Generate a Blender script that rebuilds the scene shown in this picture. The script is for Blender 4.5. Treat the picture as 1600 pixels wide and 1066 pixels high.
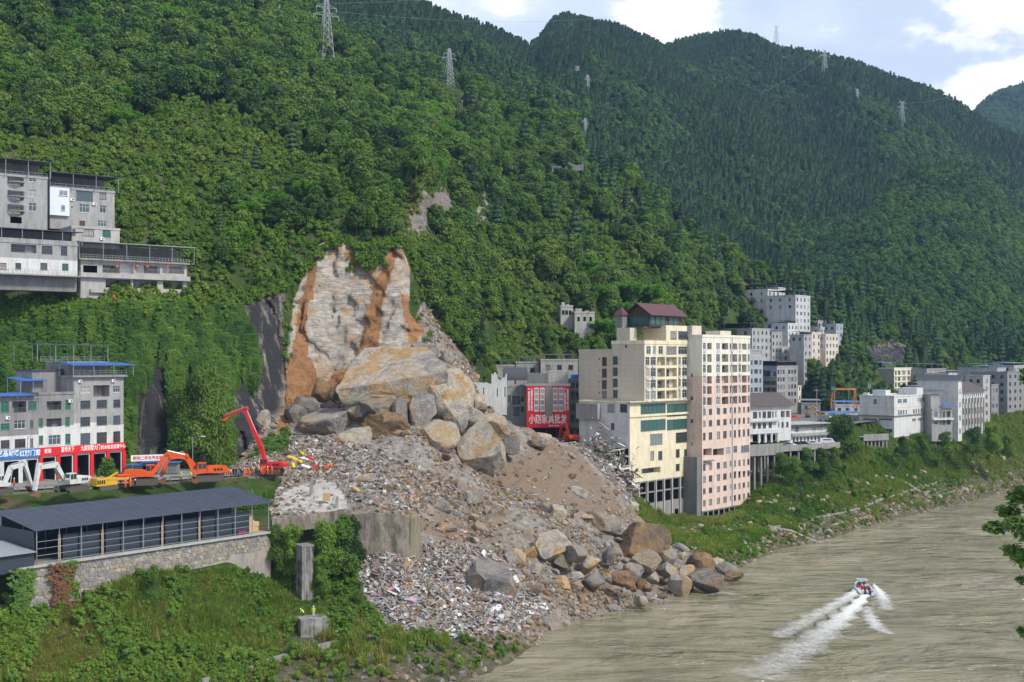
import bpy, bmesh, math, random
import numpy as np
from mathutils import Vector, Matrix
for o in list(bpy.data.objects): bpy.data.objects.remove(o)
SC=bpy.context.scene; COL=SC.collection
# ---------------------------------------------------------------- camera, sky, sun, exposure
F=1867.0; CX=800.0; HY=560.0; HC=50.0          # focal length in pixels of the 1600 px frame, horizon row, eye height above the water
cd=bpy.data.cameras.new('camera'); cam=bpy.data.objects.new('camera',cd); COL.objects.link(cam)
cam.location=(0,0,HC); cam.rotation_euler=(math.radians(90),0,0)
cd.sensor_width=36; cd.lens=36*F/1600; cd.shift_y=(HY-533)/1600; cd.clip_start=1; cd.clip_end=20000
SC.camera=cam
HAZE=.00007
SUN=Vector((0.62,-0.40,0.74)).normalized()
w=bpy.data.worlds.new('World'); SC.world=w; w.use_nodes=True
nt=w.node_tree; N=nt.nodes; L=nt.links; N.clear()
out=N.new('ShaderNodeOutputWorld'); bg=N.new('ShaderNodeBackground'); L.new(bg.outputs[0],out.inputs[0]); bg.inputs[1].default_value=1.0
sky=N.new('ShaderNodeTexSky'); sky.sky_type='NISHITA'; sky.sun_disc=False
sky.sun_elevation=math.asin(SUN.z); sky.sun_rotation=math.atan2(SUN.x,SUN.y); sky.air_density=1.0; sky.dust_density=1.5
sk=N.new('ShaderNodeVectorMath'); sk.operation='SCALE'; sk.inputs['Scale'].default_value=0.10; L.new(sky.outputs[0],sk.inputs[0])
tc=N.new('ShaderNodeTexCoord')
def vmath(op,a,b=None,s=None):
    n=N.new('ShaderNodeVectorMath'); n.operation=op
    for i,x in enumerate((a,b)):
        if x is None: continue
        if isinstance(x,tuple): n.inputs[i].default_value=x
        else: L.new(x,n.inputs[i])
    if s is not None: n.inputs['Scale'].default_value=s
    return n
def wmath(op,a,b=0.0,c=None):
    n=N.new('ShaderNodeMath'); n.operation=op
    for i,x in enumerate((a,b,c)):
        if x is None: continue
        if isinstance(x,(int,float)): n.inputs[i].default_value=x
        else: L.new(x,n.inputs[i])
    return n.outputs[0]
cl=N.new('ShaderNodeTexNoise'); cl.inputs['Scale'].default_value=7.5; cl.inputs['Detail'].default_value=10; cl.inputs['Roughness'].default_value=.58
mp=N.new('ShaderNodeMapping'); mp.inputs['Scale'].default_value=(1,1,2.1); mp.inputs['Location'].default_value=(.3,.1,.0)
L.new(tc.outputs['Generated'],mp.inputs[0]); L.new(mp.outputs[0],cl.inputs[0])
def blob(u,v,r):                                 # a cumulus bank standing in this direction of the sky
    d=Vector(((u-CX)/F,1,(HY-v)/F)).normalized()
    dist=vmath('DISTANCE',tc.outputs['Generated'],tuple(d)).outputs['Value']
    return wmath('MULTIPLY',wmath('MAXIMUM',wmath('SUBTRACT',1.0,wmath('DIVIDE',dist,r)),0.0),.30)
bl=wmath('ADD',blob(1048,10,.062),blob(1520,135,.17))
dens=wmath('ADD',cl.outputs['Fac'],bl)
rmp=N.new('ShaderNodeMapRange'); rmp.interpolation_type='SMOOTHSTEP'; rmp.inputs[1].default_value=.60; rmp.inputs[2].default_value=.70; L.new(dens,rmp.inputs[0])
veil=N.new('ShaderNodeMapRange'); veil.interpolation_type='SMOOTHSTEP'; veil.inputs[1].default_value=.33; veil.inputs[2].default_value=.70; veil.inputs[3].default_value=.62; veil.inputs[4].default_value=.98; L.new(cl.outputs['Fac'],veil.inputs[0])
m1=N.new('ShaderNodeMixRGB'); L.new(veil.outputs[0],m1.inputs[0]); L.new(sk.outputs[0],m1.inputs[1]); m1.inputs[2].default_value=(.60,.67,.80,1)
m2=N.new('ShaderNodeMixRGB'); L.new(rmp.outputs[0],m2.inputs[0]); L.new(m1.outputs[0],m2.inputs[1]); m2.inputs[2].default_value=(.80,.80,.80,1)
L.new(m2.outputs[0],bg.inputs[0])
sd=bpy.data.lights.new('sun','SUN'); sd.energy=2.7; sd.angle=math.radians(8); sd.color=(1,.95,.87)
sun=bpy.data.objects.new('sun',sd); COL.objects.link(sun); sun.rotation_euler=(-SUN).to_track_quat('-Z','Y').to_euler()
vs=SC.view_settings; vs.view_transform='Standard'; vs.look='None'; vs.gamma=1; vs.exposure=0.58; vs.use_curve_mapping=False
try:
    cy=SC.cycles; cy.use_denoising=True; cy.denoiser='OPENIMAGEDENOISE'; cy.max_bounces=6; cy.diffuse_bounces=3; cy.glossy_bounces=2; cy.transmission_bounces=2; cy.transparent_max_bounces=4; cy.volume_bounces=0
    cy.use_adaptive_sampling=True; cy.adaptive_threshold=.02; SC.render.use_persistent_data=False
    cy.denoising_input_passes='RGB_ALBEDO_NORMAL'; cy.denoising_prefilter='ACCURATE'
except Exception: pass
# ---------------------------------------------------------------- helpers
def P(u,v,Y): return Vector(((u-CX)/F*Y,Y,HC+(HY-v)/F*Y))
def PZ(u,v,Z):
    Y=(HC-Z)*F/(v-HY); return P(u,v,Y)
def U(x,y): return CX+F*x/y
def hash3(ix,iy,iz,seed=0):
    n=(ix.astype(np.int64)*374761393+iy.astype(np.int64)*668265263+iz.astype(np.int64)*2147483647+seed*974711)&0xffffffff
    n=((n^(n>>13))*1274126177)&0xffffffff; n=(n^(n>>16))&0xffffffff
    return n.astype(np.float64)/4294967295.0
def vnoise(p,seed=0):
    f=np.floor(p); r=p-f; r=r*r*(3-2*r); i=f.astype(np.int64); o=0
    for dx in (0,1):
        for dy in (0,1):
            for dz in (0,1):
                wgt=(r[...,0] if dx else 1-r[...,0])*(r[...,1] if dy else 1-r[...,1])*(r[...,2] if dz else 1-r[...,2])
                o=o+wgt*hash3(i[...,0]+dx,i[...,1]+dy,i[...,2]+dz,seed)
    return o*2-1
def fbm(p,octv=4,seed=0,gain=.5):
    a=1;s=0;t=0
    for k in range(octv):
        s=s+a*vnoise(p*(2**k)+k*17.3,seed+k); t+=a; a*=gain
    return s/t
def inpoly(u,v,poly):
    r=np.zeros(u.shape,bool); n=len(poly)
    for i in range(n):
        x1,y1=poly[i]; x2,y2=poly[(i+1)%n]
        if y1==y2: continue
        c=((v>=min(y1,y2))&(v<max(y1,y2)))&(u<(x2-x1)*(v-y1)/(y2-y1)+x1); r^=c
    return r
def mesh(name,verts,faces,mats=(),idx=None,smooth=False):
    m=bpy.data.meshes.new(name); m.from_pydata([tuple(x) for x in verts] if not isinstance(verts,np.ndarray) else verts.tolist(),[],faces if isinstance(faces,list) else faces.tolist())
    for x in mats: m.materials.append(x)
    if idx is not None: m.polygons.foreach_set('material_index',np.asarray(idx,np.int32))
    if smooth: m.polygons.foreach_set('use_smooth',np.ones(len(m.polygons),bool))
    m.update(); return m
def link(name,data,parent=None,loc=(0,0,0),rz=0.0,scale=None):
    o=bpy.data.objects.new(name,data); COL.objects.link(o); o.location=loc
    if rz: o.rotation_euler=(0,0,rz)
    if scale is not None: o.scale=scale
    if parent is not None: o.parent=parent
    return o
def tag(o,label,cat,group=None):
    o['label']=label; o['category']=cat
    if group: o['group']=group
    return o
def thing(name,label,cat,loc=(0,0,0),rz=0.0,group=None,scale=None):
    return tag(link(name,None,None,loc,rz,scale),label,cat,group)
def kind(o,k,label=None):
    o['kind']=k
    if label: o['label']=label
    return o
class MB:                                        # collects boxes, bars, tubes and polygons into one mesh
    def __init__(s): s.v=[]; s.f=[]; s.m=[]
    def poly(s,pts,m=0):
        b=len(s.v); s.v+= [tuple(p) for p in pts]; s.f.append(list(range(b,b+len(pts)))); s.m.append(m)
    def box(s,c,size,m=0,rz=0.0,M4=None):
        x,y,z=size[0]/2,size[1]/2,size[2]/2; b=len(s.v); ca,sa=math.cos(rz),math.sin(rz)
        for dx,dy,dz in ((-x,-y,-z),(x,-y,-z),(x,y,-z),(-x,y,-z),(-x,-y,z),(x,-y,z),(x,y,z),(-x,y,z)):
            p=Vector((dx*ca-dy*sa+c[0],dx*sa+dy*ca+c[1],dz+c[2])) if M4 is None else M4@Vector((dx+c[0],dy+c[1],dz+c[2]))
            s.v.append(tuple(p))
        for q in ((0,3,2,1),(4,5,6,7),(0,1,5,4),(1,2,6,5),(2,3,7,6),(3,0,4,7)): s.f.append([b+i for i in q]); s.m.append(m)
        return s
    def bar(s,a,b,w,h=None,m=0,up=(0,0,1)):
        a=Vector(a); b=Vector(b); d=b-a; Ln=d.length
        if Ln<1e-6: return s
        d/=Ln; upv=Vector(up)
        if abs(d.dot(upv))>.98: upv=Vector((0,1,0))
        x=d.cross(upv).normalized(); z=x.cross(d); h=h or w
        M4=Matrix(((x.x,d.x,z.x,0),(x.y,d.y,z.y,0),(x.z,d.z,z.z,0),(0,0,0,1))); M4.translation=(a+b)/2
        return s.box((0,0,0),(w,Ln,h),m,0,M4)
    def tube(s,pts,rads,n=8,m=0,cap=True):
        pts=[Vector(p) for p in pts]
        if not isinstance(rads,(list,tuple)): rads=[rads]*len(pts)
        b=len(s.v); up=Vector((0,0,1))
        for i,p in enumerate(pts):
            d=(pts[min(i+1,len(pts)-1)]-pts[max(i-1,0)]).normalized()
            q=up if abs(d.z)<.95 else Vector((1,0,0))
            x=d.cross(q).normalized(); y=x.cross(d)
            for k in range(n):
                a=2*math.pi*k/n; s.v.append(tuple(p+(x*math.cos(a)+y*math.sin(a))*rads[i]))
        for i in range(len(pts)-1):
            for k in range(n):
                s.f.append([b+i*n+k,b+i*n+(k+1)%n,b+(i+1)*n+(k+1)%n,b+(i+1)*n+k]); s.m.append(m)
        if cap:
            s.f.append([b+k for k in range(n)][::-1]); s.m.append(m); e=b+(len(pts)-1)*n; s.f.append([e+k for k in range(n)]); s.m.append(m)
        return s
    def prism(s,prof,y0,y1,m=0,M4=None):         # profile in x,z extruded along y
        n=len(prof); b=len(s.v)
        for y in (y0,y1):
            for x,z in prof:
                p=Vector((x,y,z)); p=M4@p if M4 else p; s.v.append(tuple(p))
        s.f.append([b+i for i in range(n)]); s.m.append(m); s.f.append([b+n+i for i in range(n)][::-1]); s.m.append(m)
        for i in range(n): j=(i+1)%n; s.f.append([b+j,b+i,b+n+i,b+n+j]); s.m.append(m)
        return s
    def mesh(s,name,mats,smooth=False):
        if not isinstance(mats,(list,tuple)): mats=[mats]
        return mesh(name,s.v,s.f,mats,s.m,smooth)
    def build(s,name,mats,parent=None,loc=(0,0,0),rz=0.0,smooth=False): return link(name,s.mesh(name,mats,smooth),parent,loc,rz)
def copy_tree(o,parent=None):
    c=o.copy(); COL.objects.link(c); c.parent=parent
    for ch in o.children: copy_tree(ch,c)
    return c
# ---------------------------------------------------------------- materials
class NT:
    def __init__(s,name):
        s.mat=bpy.data.materials.new(name); s.mat.use_nodes=True; s.t=s.mat.node_tree; s.n=s.t.nodes; s.b=s.n['Principled BSDF']
        s.b.inputs['Specular IOR Level'].default_value=.3
    def node(s,k,**kw):
        n=s.n.new(k)
        for a,b in kw.items(): setattr(n,a,b)
        return n
    def l(s,a,b): s.t.links.new(a,b); return s
    def pos(s,scale=(1,1,1),kind='pos'):
        if kind=='pos': g=s.node('ShaderNodeNewGeometry').outputs['Position']
        else: g=s.node('ShaderNodeTexCoord').outputs['Object']
        m=s.node('ShaderNodeMapping'); m.inputs['Scale'].default_value=scale; s.l(g,m.inputs[0]); return m.outputs[0]
    def noise(s,scale,detail=4,vec=None,rough=.55,dist=0):
        n=s.node('ShaderNodeTexNoise'); n.inputs['Scale'].default_value=scale; n.inputs['Detail'].default_value=detail; n.inputs['Roughness'].default_value=rough; n.inputs['Distortion'].default_value=dist
        if vec is not None: s.l(vec,n.inputs[0])
        return n.outputs['Fac']
    def ramp(s,fac,stops,interp='LINEAR'):
        r=s.node('ShaderNodeValToRGB'); e=r.color_ramp.elements; r.color_ramp.interpolation=interp
        while len(e)<len(stops): e.new(.5)
        for k,(p,c) in enumerate(stops): e[k].position=p; e[k].color=(c[0],c[1],c[2],1)
        s.l(fac,r.inputs[0]); return r.outputs[0]
    def rng(s,fac,a,b,c=0.0,d=1.0):
        r=s.node('ShaderNodeMapRange'); r.inputs[1].default_value=a; r.inputs[2].default_value=b; r.inputs[3].default_value=c; r.inputs[4].default_value=d; s.l(fac,r.inputs[0]); return r.outputs[0]
    def mix(s,fac,a,b,mode='MIX'):
        m=s.node('ShaderNodeMixRGB',blend_type=mode)
        for i,x in enumerate((fac,a,b)):
            if isinstance(x,(int,float)): m.inputs[i].default_value=x
            elif isinstance(x,(tuple,list)): m.inputs[i].default_value=(x[0],x[1],x[2],1)
            else: s.l(x,m.inputs[i])
        return m.outputs[0]
    def math(s,op,a,b=0.0):
        m=s.node('ShaderNodeMath',operation=op)
        for i,x in enumerate((a,b)):
            if isinstance(x,(int,float)): m.inputs[i].default_value=x
            else: s.l(x,m.inputs[i])
        return m.outputs[0]
    def attr(s,name,out='Fac'):
        a=s.node('ShaderNodeAttribute'); a.attribute_name=name; return a.outputs[out]
    def bump(s,h,strength=.5,dist=.1):
        b=s.node('ShaderNodeBump'); b.inputs['Strength'].default_value=strength; b.inputs['Distance'].default_value=dist; s.l(h,b.inputs['Height']); s.l(b.outputs[0],s.b.inputs['Normal']); return s
    def color(s,c):
        if isinstance(c,(tuple,list)): s.b.inputs['Base Color'].default_value=(c[0],c[1],c[2],1)
        else: s.l(c,s.b.inputs['Base Color'])
        return s
    def set(s,**kw):
        for k,v in kw.items(): s.b.inputs[k.replace('_',' ')].default_value=v
        return s
_mc={}
def wallmat(name,c,stain=.5,rough=.85,grid=None,streak=True):
    """painted or rendered wall: base colour, blotches, rain streaks and, if asked, tile joints"""
    if name in _mc: return _mc[name]
    t=NT(name); v=t.pos(); big=t.noise(.35,5,v); dark=tuple(x*(.50 if stain<.9 else .30) for x in c)
    col=t.mix(t.rng(big,.35,.75),c,tuple(x*.86 for x in c))
    if streak:
        st=t.noise(.8,7,t.pos((1,1,.16)),.72,.7); col=t.mix(t.math('MULTIPLY',t.rng(st,.46,.70),stain),col,dark)
    sp=t.noise(2.6,6,v,.7); col=t.mix(t.math('MULTIPLY',t.rng(t.noise(.8,6,v,.7),.52,.70),stain*.55),col,tuple(x*.62 for x in c)); col=t.mix(t.math('MULTIPLY',t.rng(sp,.55,.75),stain*.7),col,tuple(x*.42 for x in c))
    if grid:
        br=t.node('ShaderNodeTexBrick'); br.offset=0; br.inputs['Scale'].default_value=1; br.inputs['Mortar Size'].default_value=.035; br.inputs['Brick Width'].default_value=grid[0]; br.inputs['Row Height'].default_value=grid[1]
        g=t.node('ShaderNodeNewGeometry').outputs['Position']; sx=t.node('ShaderNodeSeparateXYZ'); t.l(g,sx.inputs[0]); cb=t.node('ShaderNodeCombineXYZ')
        t.l(t.math('MULTIPLY',t.math('SUBTRACT',sx.outputs[0],sx.outputs[1]),.72),cb.inputs[0]); t.l(sx.outputs[2],cb.inputs[1]); t.l(cb.outputs[0],br.inputs[0])
        col=t.mix(t.math('MULTIPLY',br.outputs['Fac'],.45),col,dark)
    t.color(col).set(Roughness=rough); t.bump(sp,.25,.05); _mc[name]=t.mat; return t.mat
def plain(name,c,rough=.6,metal=0.0,var=.25,scale=1.5,kind='pos',spec=.3):
    if name in _mc: return _mc[name]
    t=NT(name); n=t.noise(scale,5,t.pos(kind=kind),.65)
    t.color(t.mix(t.math('MULTIPLY',t.rng(n,.4,.75),var),c,tuple(x*.45 for x in c))).set(Roughness=rough,Metallic=metal); t.b.inputs['Specular IOR Level'].default_value=spec
    t.bump(n,.15,.03); _mc[name]=t.mat; return t.mat
def leafmat(name,cols,trans=.26,rough=.55,oscale=.035):
    """foliage: hue drifts over the slope and from plant to plant, leaf clumps differ a little"""
    t=NT(name); oi=t.node('ShaderNodeObjectInfo'); v=t.pos()
    rnd=t.math('ADD',t.math('MULTIPLY',oi.outputs['Random'],.45),t.math('MULTIPLY',t.rng(t.noise(oscale*.6,4,v),.34,.66),.55))
    col=t.ramp(rnd,[(i/(len(cols)-1),c) for i,c in enumerate(cols)])
    lf=t.noise(.9,3,v); col=t.mix(t.rng(lf,.3,.75,0,.75),col,t.mix(1.0,col,(1.75,1.6,1.25),'MULTIPLY'))
    t.color(col).set(Roughness=rough); t.b.inputs['Specular IOR Level'].default_value=.22
    tr=t.node('ShaderNodeBsdfTranslucent'); t.l(t.mix(1.0,col,(1.5,1.7,.7),'MULTIPLY'),tr.inputs[0])
    mx=t.node('ShaderNodeMixShader'); mx.inputs[0].default_value=trans; o=t.n['Material Output']
    t.l(t.b.outputs[0],mx.inputs[1]); t.l(tr.outputs[0],mx.inputs[2]); t.l(mx.outputs[0],o.inputs[0]); return t.mat
M_leaf=leafmat('leaf_broad',[(.014,.036,.013),(.030,.070,.016),(.058,.120,.020),(.105,.175,.026),(.048,.104,.022),(.155,.205,.034)])
M_bush=leafmat('leaf_bush',[(.045,.105,.018),(.085,.165,.022),(.125,.205,.03),(.16,.205,.04)])
M_bright=leafmat('leaf_bamboo',[(.06,.16,.018),(.10,.20,.025),(.075,.18,.02)],.45)
M_pine=leafmat('needle',[(.022,.058,.032),(.036,.082,.036),(.054,.110,.038),(.042,.092,.042)],.2)
M_grass=leafmat('grass_blade',[(.06,.13,.02),(.105,.185,.026),(.16,.20,.04),(.19,.17,.06),(.075,.16,.024)],.4)
M_vine=leafmat('leaf_vine',[(.018,.050,.013),(.042,.105,.018),(.080,.155,.024),(.12,.19,.032)],.3,.55,.16)
M_far=leafmat('leaf_far',[(.022,.062,.028),(.040,.098,.034),(.064,.136,.038),(.100,.170,.042)],.25)
M_bark=plain('bark',(.10,.075,.05),.9,scale=3)
M_conc=wallmat('concrete',(.29,.28,.26),.85); M_concd=wallmat('concrete_dark',(.20,.20,.19),.8); M_concl=wallmat('concrete_light',(.40,.385,.355),.75)
M_glass=NT('window_glass').color((.030,.040,.045)).set(Roughness=.06).mat; M_glass.node_tree.nodes['Principled BSDF'].inputs['Specular IOR Level'].default_value=.6
M_green=NT('green_glass').color((.035,.10,.085)).set(Roughness=.08).mat
M_dark=plain('painted_interior_shade',(.035,.034,.033),.9); M_steel=plain('galvanised_steel',(.34,.36,.38),.45,.6); M_blk=plain('black_metal',(.03,.03,.033),.5)  # M_dark: near-black colour that stands in for the shade inside openings
M_white=plain('white_paint',(.72,.72,.70),.6,var=.2); M_frame=plain('window_frame_white',(.62,.63,.62),.5); M_framed=plain('window_frame_dark',(.10,.11,.12),.5)
M_wood=plain('raw_wood',(.50,.34,.17),.8,scale=4); M_rust=plain('rusty_steel',(.30,.11,.04),.8,scale=3)
M_bluer=plain('blue_roof_sheet',(.05,.15,.42),.5); M_darkr=plain('dark_roof_sheet',(.065,.07,.08),.55)
# ---------------------------------------------------------------- terrain: lofted between real break lines (shore, terraces, road, cliff foot, cliff top, ridge)
def z(Z,Y): return (Z,Y)
def q(v,Y): return (HC+(HY-v)/F*Y,Y)
BR={ # u : shore/front .. ridge
-150:[z(-2,128),q(1066,150),q(985,158),q(930,163),z(20,164),z(20,192),z(26,200),z(26,232),z(45,240),z(60,248),z(66,270),q(230,300),q(80,390),q(-300,600)],
0:[z(-2,138),q(1066,158),q(985,165),q(950,172.5),z(20,173),z(20,205),z(26,214),z(26,246),z(45,254),z(60,260),z(66,285),q(235,310),q(100,400),q(-250,620)],
200:[z(-2,146),q(1066,168),q(1000,176),q(905,184.5),z(20,185),z(20,214),z(26,227.5),z(26,256),z(48,260),z(62,264),q(400,282),q(280,320),q(120,420),q(-150,640)],
360:[z(-2,154),q(1066,176),q(1000,188),q(872,200.5),z(20,201),z(20.5,228),z(26,242),z(26,268),z(46,277),z(62,284),q(400,297),q(280,340),q(130,450),q(-70,620)],
430:[z(-2,158),q(1066,179),q(1000,192),q(900,210),z(20,212),z(21,232),z(26,250),q(705,268),q(650,284),q(462,294),q(400,306),q(270,360),q(150,470),q(-5,620)],
455:[z(-2,159),q(1066,180),q(995,193),q(895,212),q(815,215),z(21.6,234),z(25.8,251),q(700,269),q(640,286),q(450,304),q(396,310),q(265,365),q(150,475),q(10,620)],
520:[z(-2,160),q(1066,182),q(985,198),q(885,217),q(805,220),q(775,236),q(740,250),q(690,270),q(620,300),q(388,312),q(330,325),q(230,400),q(150,520),q(70,640)],
600:[z(-2,162),q(1066,183),q(980,200),q(858,217),q(800,221),q(770,236),q(735,252),q(680,272),q(590,302),q(395,314),q(340,328),q(240,410),q(180,540),q(108,700)],
632:[z(-2,162),q(1066,183.5),q(982,200),q(862,218),q(805,222),q(775,238),q(732,254),q(672,274),q(565,306),q(385,316),q(350,330),q(260,370),q(190,530),q(113,715)],
655:[z(-2,163),q(1066,184),q(985,200),q(890,220),q(830,230),q(780,242),q(730,256),q(660,276),q(540,310),q(440,322),q(374,336),q(292,341),q(200,500),q(118,730)],
720:[z(-2,163),q(1066,184),q(990,200),q(900,222),q(840,236),q(790,248),q(735,264),q(650,290),q(590,310),q(540,335),q(450,365),q(340,420),q(230,540),q(128,760)],
800:[z(-3,184),q(1032,198),q(960,212),q(900,225),q(840,240),q(790,255),q(730,278),q(660,308),z(27,324),z(27,374),q(560,392),q(450,430),q(300,540),q(155,760)],
880:[z(-3,206),q(981,222),q(930,232),q(870,246),q(810,262),q(760,282),q(715,305),q(690,322),z(26,335),z(26,392),q(540,415),q(440,460),q(320,550),q(190,715)],
960:[z(-3,220),q(957,235),q(915,246),q(860,262),q(810,280),q(775,298),q(740,312),q(712,324),z(26,340),z(26,408),q(530,430),q(430,480),q(340,560),q(270,660)],
1040:[z(-3,232),q(938,247),q(890,262),q(855,285),q(835,305),q(824,324),z(8,350),z(20,368),z(26,375),z(26,428),q(510,455),q(430,500),q(380,560),q(340,630)],
1130:[z(-3,256),q(903,272),q(862,295),q(830,322),q(814,342),z(4,352),z(10,368),z(22,386),z(26,392),z(26,500),q(542,528),q(470,560),q(425,586),q(400,615)],
1220:[z(-3,298),q(856,315),q(830,330),q(800,346),q(770,358),q(740,368),q(722,375),z(21.5,384),z(25.5,390),z(26,548),q(550,566),q(505,588),q(470,614),q(440,655)],
1300:[z(-3,316),q(840,333),q(800,352),q(770,366),q(745,378),q(725,390),q(710,398),z(21.5,404),z(25.5,410),z(26,500),q(598,528),q(530,582),q(490,630),q(460,690)],
1400:[z(-3,356),q(810,373),q(770,392),q(745,402),q(724,410),q(708,416),q(700,420),z(21.5,426),z(25.5,434),z(28,590),q(570,640),q(540,670),q(510,700),q(480,740)],
1500:[z(-3,390),q(788,409),q(750,430),q(725,440),q(705,448),q(694,455),q(685,460),z(21.5,467),z(25.5,474),z(28,600),q(570,660),q(540,700),q(510,740),q(480,800)],
1600:[z(-3,446),q(760,467),q(720,490),q(703,500),q(693,508),q(684,515),q(676,520),z(21.5,527),z(25.5,534),z(28,640),q(570,700),q(540,740),q(500,790),q(470,860)],
1760:[z(-3,512),q(735,533),q(703,560),q(693,570),q(684,578),q(676,584),q(668,590),z(21.5,597),z(25.5,604),z(28,700),q(570,760),q(540,800),q(500,850),q(460,920)]}
SEG=[10,26,30,26,16,18,26,34,48,24,28,28,30,8]
us=np.array(sorted(BR)); tab=np.array([BR[int(u)] for u in us],float)          # [nu,14,2]
back=tab[:,-1,:]+np.array([-45.0,110.0]); tab=np.concatenate([tab,back[:,None,:]],1)
uc=np.arange(-150,1761,4.0)
KT=np.empty((len(uc),15,2))
for k in range(15):
    for c in range(2):
        y=np.interp(uc,us,tab[:,k,c]); g=np.exp(-np.linspace(-2,2,9)**2); g/=g.sum()
        KT[:,k,c]=np.convolve(np.pad(y,4,mode='edge'),g,'valid')
rows=[]; segid=[]
for s,n in enumerate(SEG):
    for i in range(n):
        t=i/n; rows.append((s,t)); segid.append(s)
rows.append((13,1.0)); segid.append(13); segid=np.array(segid)
ZY=np.empty((len(uc),len(rows),2))
for r,(s,t) in enumerate(rows): ZY[:,r,:]=KT[:,s,:]*(1-t)+KT[:,s+1,:]*t
g=np.array([.25,.5,.25])
for it in range(2):                                                             # soften the break lines a little
    Z2=ZY.copy(); Z2[:,1:-1]=ZY[:,:-2]*.25+ZY[:,1:-1]*.5+ZY[:,2:]*.25; ZY=Z2
UU=np.repeat(uc[:,None],len(rows),1); SS=np.repeat(segid[None,:],len(uc),0)
G=np.stack([(UU-CX)/F*ZY[...,1],ZY[...,1],ZY[...,0]],-1)
VV=HY-(G[...,2]-HC)*F/G[...,1]
DEB=[(358,740),(395,690),(440,648),(470,610),(560,575),(640,508),(665,470),(690,520),(740,575),(800,620),(830,660),(905,690),(940,715),(990,780),(1000,835),(1060,860),(1120,885),(1170,900),(1100,940),(1000,960),(850,1010),(700,1000),(605,985),(560,930),(545,890),(556,866),(560,835),(640,830),(644,815),(560,808),(430,840),(418,785),(448,748),(400,750)]
SCP=[(425,690),(438,640),(448,560),(458,470),(478,425),(494,392),(512,380),(536,379),(550,392),(556,410),(570,424),(586,420),(596,406),(604,392),(622,378),(640,415),(642,490),(664,515),(650,560),(600,592),(540,612),(470,645)]
OUT=[[(632,376),(638,330),(664,298),(700,280),(712,330),(704,384),(665,370)],[(742,350),(750,300),(766,288),(768,330),(758,352)],[(966,322),(970,308),(990,312),(994,340),(978,336)],[(1345,560),(1350,540),(1400,530),(1432,540),(1440,570)]]
deb=inpoly(UU,VV,DEB)&(G[...,1]<345)&(SS>=1)
scp=inpoly(UU,VV,SCP)&(SS>=7)&(SS<=9)
deb&=~scp
rock=np.zeros(UU.shape,bool)
for o in OUT: rock|=inpoly(UU,VV,o)&(SS>=9)
cliff=((UU<445)&(SS>=7)&(SS<=8))
flat=((UU<440)&((SS==4)|(SS==6)))|((UU>770)&(SS==8))
# relief
n1=fbm(G*np.array([.04,.04,.04]),4,3); n2=fbm(G*.22,3,11); n3=fbm(G*.9,3,21)
amp=np.where(SS>=9,1.0,0.25); amp=np.where(flat|(SS==3)&(UU<440),0,amp)
far=np.clip((G[...,1]-260)/250,0,1)
dz=amp*(n1*(1.2+5*far)+n2*.7)
dz=np.where(deb,n1*1.2+n2*1.1+n3*.55,dz); dz=np.where(SS<=0,0,dz)
G[...,2]+=dz
st=G*np.array([.35,.35,.09]); r1=fbm(st,4,31); lay=fbm(G*np.array([.05,.05,.5])+G[...,[0]]*.06,3,41)
crk=np.abs(fbm(G*np.array([.16,.16,.05]),4,51))
dy=np.where(scp,-(r1*1.6+lay*3.6+np.floor(fbm(G*np.array([.13,.13,.30]),3,43)*5)/5*4.0+fbm(G*np.array([.10,.10,.05]),3,47)*3.0-np.maximum(0,.14-crk)*12.0),0)+np.where(cliff,-(fbm(G*np.array([.2,.2,.05]),4,61)*3.0+r1*1.2),0)+np.where(rock,-(fbm(G*np.array([.3,.3,.06]),3,71)*5.0),0)
def slabs(x,zz,cw,ch,seed):
    ix=np.floor(x/cw); iz=np.floor(zz/ch); best=np.full(x.shape,1e9); val=np.zeros(x.shape)
    for dx in(-1,0,1):
        for dz_ in(-1,0,1):
            cx=ix+dx; cz=iz+dz_; o=np.zeros_like(cx); px_=(cx+hash3(cx,cz,o,seed))*cw; pz_=(cz+hash3(cx,cz,o,seed+1))*ch; dd=((x-px_)/cw)**2+((zz-pz_)/ch)**2
            v_=(hash3(cx,cz,o,seed+2)-.5)+(x-px_)/cw*(hash3(cx,cz,o,seed+3)-.5)*1.3+(zz-pz_)/ch*(hash3(cx,cz,o,seed+4)-.5)*1.3; k=dd<best; best=np.where(k,dd,best); val=np.where(k,v_,val)
    return val
xs_=G[...,0]+fbm(G*.12,2,91)*1.5+G[...,2]*.22; zs_=G[...,2]+fbm(G*.15,2,92)*1.5-G[...,0]*.15
fr_=slabs(xs_,zs_,8.0,12.0,5)*1.6+slabs(xs_,zs_,2.8,3.6,15)*1.3+slabs(xs_,zs_,1.2,1.3,25)*.7
dy=np.where(scp,-(fr_+fbm(G*np.array([.08,.08,.04]),2,47)*1.0),dy)
dy=np.where(cliff|rock,dy*.6-slabs(xs_,zs_,3.0,12.0,35)*2.4,dy)
soft=dy.copy()
for it in range(0): soft[1:-1,1:-1]=(soft[:-2,1:-1]+soft[2:,1:-1]+soft[1:-1,:-2]+soft[1:-1,2:]+2*soft[1:-1,1:-1])/6
G[...,1]+=soft; G[...,0]+=soft*.35
VV=HY-(G[...,2]-HC)*F/G[...,1]; UU2=CX+F*G[...,0]/G[...,1]
yardm=inpoly(UU,VV,[(428,800),(434,775),(460,760),(500,748),(520,752),(540,775),(548,796),(500,806)])&(G[...,1]<255)
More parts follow.
